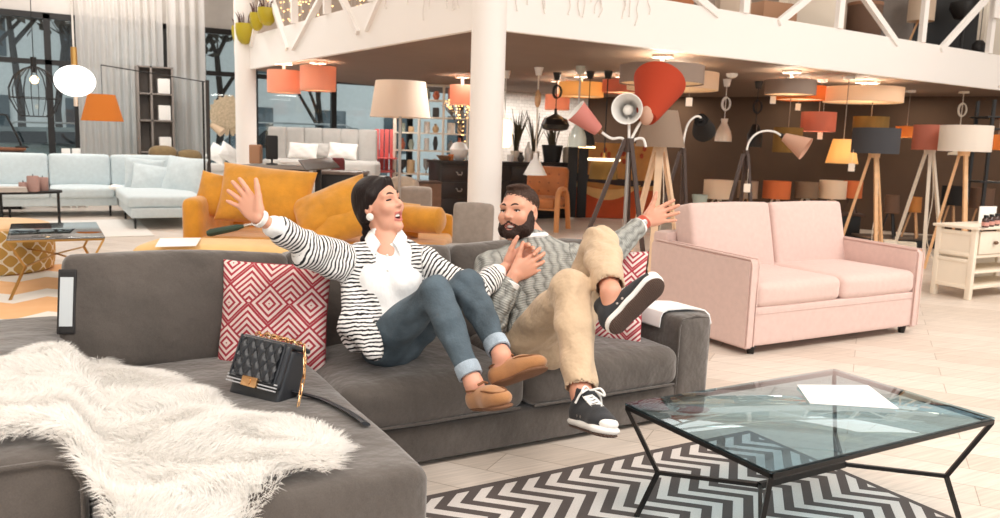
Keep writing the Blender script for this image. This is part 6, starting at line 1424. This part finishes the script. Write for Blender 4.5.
whs = NT('white_blouse'); whs.base(s2l((246, 246, 246))); whs.b.inputs['Roughness'].default_value = .8; v = whs.co('Object', (1, 1, .5)); whs.bump(whs.noise(v, 16, 3), .5, .03)
def folds(amp, seed=0, k1=34, k2=21):
    def f(V, N): return amp*(np.sin(k1*V[:, 2]+9*V[:, 0]+5*np.sin(14*V[:, 0]+seed))*np.sin(k2*V[:, 0]+seed)+.6*np.sin(57*V[:, 2]-23*V[:, 0]+seed*2))
    return f
sdf_obj(S, 'blouse', whs.m, woman, 1, disp=folds(.003, 1))
b = B()
for q in (-1, 1):
    I_ = bez([nk+tU*.045-tF*.052+tA*q*.004, nk+tU*.042-tF*.02+tA*q*.048, nk+tU*.018+tF*.030+tA*q*.050, nk-tU*.030+tF*.066+tA*q*.024], 5); O_ = bez([nk+tU*.010-tF*.075+tA*q*.004, nk+tU*.008-tF*.02+tA*q*.076, nk-tU*.022+tF*.040+tA*q*.082, nk-tU*.085+tF*.092+tA*q*.052], 5); m = len(I_); vs = []
    for dz in (.004, -.004):
        for i in range(m): n_ = nrm(tU*.6+tF*.5+tA*q*.3)*dz; vs += [tuple(I_[i]+n_-L0), tuple((I_[i]+O_[i])/2+n_+tU*.008-L0), tuple(O_[i]+n_-L0)]
    fs = []
    for kk in (0, 3*m):
        for i in range(m-1):
            for j in (0, 1): f_ = (kk+3*i+j, kk+3*i+3+j, kk+3*i+4+j, kk+3*i+1+j); fs.append(f_ if (kk == 0) == (q > 0) else f_[::-1])
    for i in range(m-1): fs.append((3*i+2, 3*i+5, 3*m+3*i+5, 3*m+3*i+2)); fs.append((3*i, 3*m+3*i, 3*m+3*i+3, 3*i+3))
    b.add(vs, fs)
b.o('collar', whs.m, woman)
b = B()
for i in range(5): b.ball(tuple(nk-tU*(.085+.06*i)+tF*(.108-.004*i)-L0), .0055, 8)
b.o('blouse_buttons', white_lac, woman)
# striped cardigan
S = SDF(.005); S.ell(nk-tU*.185-tF*.012, (.172, .112, .185), TB, .04); S.ell(pv+tU*.14-tF*.008-tA*.015, (.160, .110, .18), TB, .05); S.ell(pv+tU*.02-tA*.03, (.165, .125, .10), TB, .05)
S.cap(nk-tU*.035-tF*.012, shR, .058, .066, .03); S.cap(nk-tU*.035-tF*.012, shL, .058, .066, .03)
for sh_, e, w, r0 in ((shR, elR, wrR, .066), (shL, elL, wrL, .062)):
    a = nrm(w-e); l = np.linalg.norm(w-e); S.cap(sh_, e, r0, .058, .02); S.cap(e, e+a*l*.56, .057, .050, .015)
S.cap(shR-tU*.05, elR-tU*.03+np.array([0, 0, -.015]), .05, .046, .03)
dr0 = hd(356, 322, 3.20); S.cap(shR-tU*.12+tF*.05, dr0, .055, .060, .04, flat=(tF, .5)); S.cap(dr0, hd(374, 346, 3.12), .062, .050, .03, flat=(tF, .40)); S.cap(hd(346, 330, 3.26), hd(378, 354, 3.12), .034, .026, .02); S.cap(hd(347, 338, 3.27), hd(352, 346, 3.22), .03, .022, .02)
# open front: the blouse shows between the two edges
oc = nk-tU*.22+tF*.16+tA*.030
S.box(oc, (.068, .15, .34), frame_mat(nrm(tA-tU*.0), tF, nrm(tU-tA*.18)), .02, .012, True); S.ell(nk+tF*.06+tU*.03, (.075, .11, .075), TB, .012, True)
segsW = [(pv, nk, .15, 0, tA), (shR, elR, .06, .0, tF), (elR, wrR, .05, .26, tF), (shL, elL, .06, 0, tF), (elL, wrL, .05, .25, tF)]
def stripe_mat():
    t = NT('black_white_stripes'); a = t.new('ShaderNodeAttribute'); a.attribute_name = 'along'; w = t.noise(t.co(), 22, 3); v = t.math('ADD', a.outputs['Fac'], t.math('MULTIPLY', t.math('SUBTRACT', w, .5), .022))
    f = t.math('GREATER_THAN', t.math('FRACT', t.math('DIVIDE', v, .0162)), .60); t.base(t.mix(f, s2l((240, 238, 236)), s2l((30, 30, 36)))); t.b.inputs['Roughness'].default_value = .9; t.bump(t.noise(t.co(), 12, 3), .5, .03); return t.m
sdf_obj(S, 'cardigan', stripe_mat(), woman, 1, {'along': seg_attr(segsW, 'v')}, disp=folds(.005, 3))
# jeans
def denim(name, rgb):
    t = NT(name); c = s2l(rgb); v = t.co(); n = t.noise(v, 7, 4); f = t.noise(v, 380, 2); g = t.math('ADD', t.math('MULTIPLY', n, .7), t.math('MULTIPLY', f, .3)); mr = t.new('ShaderNodeMapRange'); t.link(g, mr.inputs[0]); mr.inputs[1].default_value = .35; mr.inputs[2].default_value = .68
    t.base(t.mix(mr.outputs[0], tuple(x*.62 for x in c), tuple(min(1, x*1.7) for x in c))); t.b.inputs['Roughness'].default_value = .85; t.bump(t.noise(v, 15, 3), .45, .03); t.bump(f, .2, .002); return t.m
S = SDF(.005); S.ell(pv+tU*.01, (.140, .115, .09), TB, .05)
for h_, k_, a in ((hipR, knR, anR), (hipL, knL, anL)):
    ax = nrm(a-k_); l = np.linalg.norm(a-k_); S.cap(pv-tU*.02, h_, .105, .090, .04); S.cap(h_, k_, .088, .058, .02); S.cap(k_, k_+ax*l*.33, .056, .055, .03); S.cap(k_+ax*l*.33, k_+ax*l*.86, .055, .040, .03)
jw = sdf_obj(S, 'jeans', denim('blue_denim', (74, 88, 98)), woman, 1, disp=folds(.0042, 5, 52, 34))
b = B()
for k_, a in ((knR, anR), (knL, anL)):
    ax = nrm(a-k_); l = np.linalg.norm(a-k_); b.lathe([(.040, -.026), (.0455, -.024), (.0465, 0), (.0455, .022), (.040, .024), (.037, .02), (.037, -.022), (.040, -.026)], 26, T=align(k_+ax*l*.86-L0, ax), cap=False)
b.o('jeans_cuffs', denim('pale_denim', (150, 164, 176)), woman)
suede = fabric('tan_suede', (176, 124, 78), .14, 20, 400, .15, .3); sole_t = mat('brown_crepe_sole', (120, 84, 60), .8, bump=.2, bs=80)
def moccasin(fr, parent):
    hl_, d, n, s_ = fr; R = frame_mat(s_, d, n); S = SDF(.0038)
    S.ell(hl_+d*.045+n*.036, (.036, .048, .040), R, .02); S.cap(hl_+d*.04+n*.028, hl_+d*.15+n*.028, .036, .041, .03); S.ell(hl_+d*.185+n*.030, (.044, .066, .032), R, .03); S.ell(hl_+d*.12+n*.05, (.032, .06, .026), R, .02)
    S.box(hl_+d*.12-n*.03, (.08, .2, .032), R, .004, .004, True); S.ell(hl_+d*.052+n*.085, (.027, .045, .045), R, .006, True)
    sdf_obj(S, 'shoe_upper', suede, parent, 1)
    S = SDF(.0038); S.ell(hl_+d*.06+n*.002, (.036, .062, .012), R, .01); S.ell(hl_+d*.175+n*.002, (.044, .078, .012), R, .02); S.cap(hl_+d*.05, hl_+d*.17, .026, .03, .01, flat=(n, .35)); sdf_obj(S, 'shoe_sole', sole_t, parent, 1)
    b = B(); b.tube([tuple(hl_+d*(.165+.068*math.cos(a))+s_*(.034*math.sin(a))+n*(.062-.012*max(0, math.cos(a)))-L0) for a in np.linspace(-2.3, 2.3, 22)], .0035, 6)
    b.tube([tuple(hl_+d*(.052-.047*math.cos(a))+s_*(.038*math.sin(a))+n*(.066)-L0) for a in np.linspace(-2.5, 2.5, 18)], .0035, 6); b.tube([tuple(x-L0) for x in (hl_+d*.10+s_*.02+n*.083, hl_+d*.112+n*.09, hl_+d*.10-s_*.02+n*.083)], .0045, 6); b.o('shoe_lace', mat('dark_tan_lace', (128, 84, 50), .7), parent)
moccasin(fR, woman); moccasin(fL, woman)
# ---------------------------------------------------------------- man
wrL_W = wrL.copy()
mHead = Head(hd(519, 212.5, 3.60), -fw*.86-cr*.50+np.array([0, 0, .0]), np.array([0, 0, 1.])-cr*.10, 1.0)
nk = hd(531, 241, 3.63); shR, shL = hd(491, 268, 3.57), hd(572, 261, 3.62); pv = hd(548, 336, 3.48)
elR = chain(shR, 492, 320, .27, True); wrR = hd(514, 275, float((wrL_W-O)@fw)-.055)
elL = chain(shL, 612, 250, .27, False); wrL = chain(elL, 645, 221, .25, False)
hipR, hipL = hd(532, 337, 3.44), hd(570, 332, 3.50)
knR = chain(hipR, 571, 290, .43, True); anR = chain(knR, 581, 392, .42, True)
knL = chain(hipL, 600, 243, .43, True); anL = chain(knL, 611, 293, .40, True)
tU = nrm(nk-pv); tA = nrm(shL-shR); tA = nrm(tA-tU*(tA@tU)); tF = np.cross(tA, tU); tF = tF if tF@fw < 0 else -tF; TB = frame_mat(tA, tF, tU)
print('M lens', [round(float(np.linalg.norm(a-b)), 3) for a, b in ((shR, shL), (pv, nk), (shR, elR), (elR, wrR), (shL, elL), (elL, wrL), (hipR, knR), (knR, anR), (hipL, knL), (knL, anL))], 'pv', pv.round(2), 'kn', knR.round(2), knL.round(2), 'an', anR.round(2), anL.round(2), 'wr', wrR.round(2), wrL.round(2))
S = SDF(.0042); mHead.skull(S, 1.1, 1.04, .55)
S.cap(mHead.p(0, -.035, -.05), nk+tU*.01, .055, .058, .015); S.cap(nk, nk-tU*.12, .058, .08, .04); S.cap(nk-tU*.05, shR, .05, .045, .03); S.cap(nk-tU*.05, shL, .05, .045, .03); S.cap(nk-tU*.1, pv, .1, .1, .04)
for a, e, w in ((shR, elR, wrR), (shL, elL, wrL)): S.cap(a, e, .045, .038, .01); S.cap(e, e+(w-e)*.4, .040, .039, .01); S.cap(e+(w-e)*.4, w, .039, .028, .01)
for h_, k_, a in ((hipR, knR, anR), (hipL, knL, anL)): S.cap(pv, h_, .09, .08, .03); S.cap(h_, k_, .07, .05, .02); S.cap(k_, k_+(a-k_)*.35, .05, .05, .02); S.cap(k_+(a-k_)*.35, a, .05, .036, .02)
hand(S, wrL, hd(676, 209, float((wrL-O)@fw)+.02)-wrL, -fw-cr*.1, np.array([0, 0, 1.]), .195, ((.05, .12, .08), (.05, .1, .08), (.05, .12, .1), (.08, .15, .1)), (.12, .0, -.14, -.30), (.85, -.1), width=.088)
hand(S, wrR, hd(549, 255, float((wrR-O)@fw)+.03)-wrR, fw+np.array([0, 0, .15]), np.array([0, 0, 1.])-cr*.4, .19, ((.05, .35, .4), (.10, .4, .4), (.15, .45, .4), (.15, .5, .4)), (.12, .02, -.10, -.26), (.75, .0), width=.088)
fR = foot_frame(hd(574, 424, float((anR-O)@fw)+.03), hd(606, 434, float((anR-O)@fw)-.20), knR-anR)
dA = float((anL-O)@fw); fL = foot_frame(hd(609, 334, dA-.05), hd(659, 283, dA-.07), (fw*.80-cr*.55+np.array([0, 0, .25])))
for (hl_, d, n, s_), an in ((fR, anR), (fL, anL)):
    S.cap(an, hl_+d*.06+n*.06, .036, .036, .02); S.cap(hl_+d*.05+n*.045, hl_+d*.17+n*.035, .036, .032, .02)
man = thing('person', 'smiling bearded man in a grey knitted sweater and beige trousers, arm stretched out', 'person', (0, 0, 0)); man.location = tuple(pv*[1, 1, 0]+[0, 0, .37]); L0 = np.array(man.location)
sdf_obj(S, 'body', [skinM, lipM, mouth_d], man, 1, None, mHead.face_mat())
mHead.features(man, mat('brown_brow', (58, 42, 34), .8), True, .42, .55)
# hair and beard
S = SDF(.004); Hh = mHead; E = lambda c, r, k=.012, sub=False: S.ell(Hh.p(*c), np.array(r)*Hh.s, Hh.R, k, sub)
E((0, -.020, .043), (.0758, .0960, .0795)); E((0, .100, .004), (.070, .058, .070), .010, True); E((0, .0, -.085), (.11, .16, .085), .016, True)
for q in (-1, 1): E((q*.088, -.002, -.012), (.024, .028, .036), .006, True)
S.ell(Hh.p(0, .014, .110), np.array((.052, .048, .014))*Hh.s, Hh.R, .02)
fuzz = lambda V, N: RNG.normal(0, .0012, len(V))
sdf_obj(S, 'hair', hairM, man, 1, disp=fuzz)
S = SDF(.0038); E((0, .032, -.058), (.060, .062, .060), .02); S.cap(Hh.p(-.05, .03, -.088), Hh.p(.05, .03, -.088), .026, .026, .02); E((0, .062, -.100), (.036, .034, .026), .02)
for q in (-1, 1): S.cap(Hh.p(q*.067, .014, -.004), Hh.p(q*.050, .036, -.072), .013, .031, .015); S.cap(Hh.p(q*.068, .006, -.03), Hh.p(q*.058, .01, -.07), .014, .020, .015)
E((0, .102, -.008), (.058, .044, .042), .008, True); E((0, -.02, -.02), (.058, .058, .16), .008, True)
for q in (-1, 1): E((q*.040, .094, -.012), (.024, .046, .028), .008, True)
E((0, .104, -.066), (.031, .036, .0135), .004, True)
S.cap(Hh.p(-.003, .0925, -.045), Hh.p(-.030, .078, -.062), .0062, .006, .004); S.cap(Hh.p(.003, .0925, -.045), Hh.p(.030, .078, -.062), .0062, .006, .004)
sdf_obj(S, 'beard', beardM, man, 1, disp=fuzz)
# t-shirt collar and sweater
b = B(); b.tube([tuple(nk+tU*(.012-.022*math.cos(a))+tA*.067*math.sin(a)+tF*(.018+.066*math.cos(a))-L0) for a in np.linspace(0, 2*PI, 37)[:-1]], .013, 8, closed=True); b.o('tshirt_collar', mat('white_jersey', (244, 242, 240), .85), man)
S = SDF(.005); S.ell(nk-tU*.19, (.180, .118, .19), TB, .05); S.ell(pv+tU*.15, (.165, .125, .17), TB, .05); S.ell(pv+tU*.03, (.178, .14, .09), TB, .05)
S.cap(nk-tU*.045, shR, .068, .074, .04); S.cap(nk-tU*.045, shL, .068, .074, .04); S.cap(nk-tU*.04, nk-tU*.16+tF*.01, .088, .112, .03); S.cap(nk-tU*.03, nk-tU*.000, .088, .082, .015); S.ell(nk+tF*.012+tU*.045, (.066, .070, .050), TB, .008, True)
for sh_, e, w, f_ in ((shR, elR, wrR, .72), (shL, elL, wrL, .74)):
    a = nrm(w-e); l = np.linalg.norm(w-e); S.cap(sh_, e, .074, .060, .02); S.cap(e, e+a*l*(f_-.28), .060, .053, .02); S.cap(e+a*l*(f_-.28), e+a*l*f_, .050, .047, .006)
segsM = [(pv, nk, .15, 0, tF), (shR, elR, .065, 0, tF), (elR, wrR, .055, .27, tF), (shL, elL, .065, 0, tF), (elL, wrL, .055, .27, tF)]
def cable_mat():
    t = NT('grey_cable_knit'); a = t.new('ShaderNodeAttribute'); a.attribute_name = 'along'; c = t.new('ShaderNodeAttribute'); c.attribute_name = 'round'
    u, v = c.outputs['Fac'], a.outputs['Fac']; wob = t.math('MULTIPLY', t.math('SINE', t.math('MULTIPLY', v, 110.)), .006); h1 = t.math('ABSOLUTE', t.math('SINE', t.math('MULTIPLY', t.math('ADD', u, wob), 62.)))
    fine = t.math('MULTIPLY', t.math('SINE', t.math('MULTIPLY', v, 620.)), .12); h = t.math('ADD', h1, fine); n = t.noise(t.co(), 60, 3)
    cl = t.mix(t.math('MINIMUM', t.math('MULTIPLY_ADD', h1, .9, .1), 1.), s2l((150, 151, 147)), s2l((196, 197, 191))); m = t.new('ShaderNodeMix'); m.data_type = 'RGBA'; m.blend_type = 'MULTIPLY'; m.inputs[0].default_value = .5
    t.link(cl, m.inputs[6]); t.link(n, m.inputs[7]); t.base(m.outputs[2]); t.b.inputs['Roughness'].default_value = .95; t.bump(h, .8, .010); t.bump(t.noise(t.co(), 9, 2), .5, .04); return t.m
sdf_obj(S, 'sweater', cable_mat(), man, 1, {'along': seg_attr(segsM, 'v'), 'round': seg_attr(segsM, 'u')}, disp=folds(.0045, 2))
b = B()
for e, w, f_ in ((elR, wrR, .72), (elL, wrL, .74)):
    a = nrm(w-e); l = np.linalg.norm(w-e); b.lathe([(.036, -.02), (.043, -.016), (.043, .022), (.038, .026), (.030, .02)], 24, T=align(e+a*l*(f_+.02)-L0, a), cap=False)
b.o('shirt_cuffs', mat('white_jersey', (244, 242, 240), .85), man)
a = nrm(wrL-elL); b = B(); b.lathe([(.0315, -.016), (.037, -.014), (.037, .014), (.0315, .016), (.0315, -.016)], 26, T=align(wrL-a*.018-L0, a), cap=False); ws = b.o('watch_strap', mat('rust_red_strap', (186, 76, 54), .5), man)
q = wrL-a*.018-fw*.037-L0; b = B(); b.lathe([(.001, -.003), (.014, -.003), (.016, .002), (.012, .005), (.001, .005)], 20, T=align(q, -fw)); b.o('watch_case', steel, ws)
# chinos
chino = fabric('beige_chino', (204, 178, 148), .08, 12, 420, .2, .15, .85, .5, 11)
S = SDF(.005); S.ell(pv, (.176, .138, .10), TB, .05)
for h_, k_, a, e_ in ((hipR, knR, anR, .90), (hipL, knL, anL, .84)):
    ax = nrm(a-k_); l = np.linalg.norm(a-k_); S.cap(pv-tU*.02, h_, .115, .100, .04); S.cap(h_, k_, .100, .070, .02); S.cap(k_, k_+ax*l*.4, .069, .068, .03); S.cap(k_+ax*l*.4, k_+ax*l*e_, .068, .060, .03); S.cap(k_+ax*l*(e_-.04), k_+ax*l*(e_+.12), .050, .050, .004, True)
sdf_obj(S, 'trousers', chino, man, 1, disp=folds(.0055, 4, 40, 26))
canvas = fabric('black_canvas', (44, 46, 50), .2, 30, 500, .3, .1); rubber = mat('white_rubber', (240, 238, 234), .5); sole_b = NT('brown_tread'); v = sole_b.co('Object', (1, 1, 1)); x, y, z = sole_b.xyz(v); g = sole_b.math('SINE', sole_b.math('MULTIPLY', sole_b.math('ADD', x, z), 700.)); sole_b.base(s2l((98, 76, 66))); sole_b.bump(g, .8, .004); sole_b.b.inputs['Roughness'].default_value = .8
def sneaker(fr, ank, parent):
    hl_, d, n, s_ = fr; R = frame_mat(s_, d, n); S = SDF(.0038)
    S.ell(hl_+d*.055+n*.050, (.038, .056, .05), R, .02); S.cap(hl_+d*.05+n*.035, hl_+d*.19+n*.035, .037, .042, .03); S.ell(hl_+d*.215+n*.035, (.046, .062, .032), R, .02); S.ell(hl_+d*.13+n*.062, (.034, .07, .030), R, .03)
    S.cap(hl_+d*.058+n*.06, hl_+d*.062+n*.115, .042, .044, .02); S.cap(hl_+d*.062+n*.105, hl_+d*.064+n*.16, .037, .038, .005, True); S.box(hl_+d*.13-n*.03, (.09, .22, .034), R, .004, .004, True)
    sdf_obj(S, 'shoe_upper', canvas, parent, 1)
    def solish(z0, z1, grow, m, nm):
        S = SDF(.0036); outer = [(.045, .040), (.13, .038), (.215, .047)]
        S.cap(hl_+d*.048+n*(z0+z1)/2, hl_+d*.13+n*(z0+z1)/2, .043+grow, .040+grow, .02, flat=(n, (z1-z0)/2/.042)); S.cap(hl_+d*.13+n*(z0+z1)/2, hl_+d*.225+n*(z0+z1)/2, .041+grow, .051+grow, .02, flat=(n, (z1-z0)/2/.046)); return sdf_obj(S, nm, m, parent, 1)
    solish(-.004, .030, .004, rubber, 'shoe_foxing'); solish(-.012, .006, -.002, sole_b.m, 'shoe_sole')
    S = SDF(.0036); S.ell(hl_+d*.252+n*.034, (.036, .028, .021), R, .01); S.box(hl_+d*.12+n*.05, (.08, .105, .08), R, .01, .004, True); sdf_obj(S, 'toe_cap', rubber, parent, 1)
    b = B()
    for i in range(6):
        t = i/5; c = hl_+d*(.190-.098*t)+n*(.080+.036*t); c2 = hl_+d*(.178-.098*t)+n*(.086+.036*t); w = .026+.002*t
        b.tube([tuple(q-L0) for q in (c-s_*w-n*.012, c+n*.004, c2+s_*w-n*.014)], .0042, 6); b.tube([tuple(q-L0) for q in (c+s_*w-n*.012, c+n*.004, c2-s_*w-n*.014)], .0042, 6)
    k0 = hl_+d*.088+n*.128; 
    for q in (-1, 1): b.tube([tuple(x-L0) for x in bez((k0, k0+s_*q*.03+n*.012+d*.02, k0+s_*q*.045-n*.01+d*.03, k0+s_*q*.02+d*.012, k0), 5)], .004, 6); b.tube([tuple(x-L0) for x in bez((k0, k0+s_*q*.035-n*.01+d*.01, k0+s_*q*.052-n*.05+d*.006), 5)], .004, 6)
    b.o('shoe_laces', rubber, parent); b = B()
    for i in range(2): b.lathe([(.004, -.002), (.0065, .0), (.004, .002)], 12, T=align(hl_+d*(.10+.026*i)+n*.038-s_*.041-L0, s_))
    b.o('eyelets', steel, parent)
sneaker(fR, anR, man); sneaker(fL, anL, man)
# ================================================================ light
warm = (1, .87, .74)
for x, y, p in ((-1.5, 0, 140), (2.5, -.5, 190), (6.5, 0, 190), (-1.5, 6.5, 90), (1.0, 11, 80), (9.5, 2.5, 130), (6.5, 9.5, 90), (12, 8, 70), (-2.5, 13.2, 80)):
    light('overhead_fill', 'AREA', (x, y, 5.2), p*1.05, (1, .94, .87), 3.0 if y < 12 else 2.4)  # unseen overhead lights; rear ones added to brighten curtains and upper floor
for x, y, p, s_ in ((7.8, 12.9, 24, .5), (9.0, 12.9, 20, .5), (10.3, 11.9, 12, .4), (11.2, 10.0, 9, .4), (12.2, 8.2, 9, .4), (13.0, 6.9, 7, .4), (5.2, 13.2, 20, .5), (4.2, 8.0, 26, .5), (4.0, 11.6, 26, .5), (5.6, 11.0, 9, .5)):
    light('soffit_fill', 'AREA', (x, y, 2.24), p, (1, .84, .66) if x > 10 else (1, .93, .86), s_)  # unseen lights added under the mezzanine to brighten walls, bed and lamp shade
light('overhead_fill', 'AREA', (1.2, 14.6, 5.2), 150, (1, .96, .92), 1.2)  # extra unseen light, added to graze and brighten the curtains
W.node_tree.nodes['Background'].inputs[1].default_value = 1.25
sc.view_settings.exposure = .15
sc.cycles.use_denoising = True
sc.cycles.max_bounces = 8; sc.cycles.diffuse_bounces = 5; sc.cycles.glossy_bounces = 3; sc.cycles.transparent_max_bounces = 10; sc.cycles.transmission_bounces = 4
sc.cycles.caustics_reflective = False; sc.cycles.caustics_refractive = False
sc.cycles.sample_clamp_indirect = 6
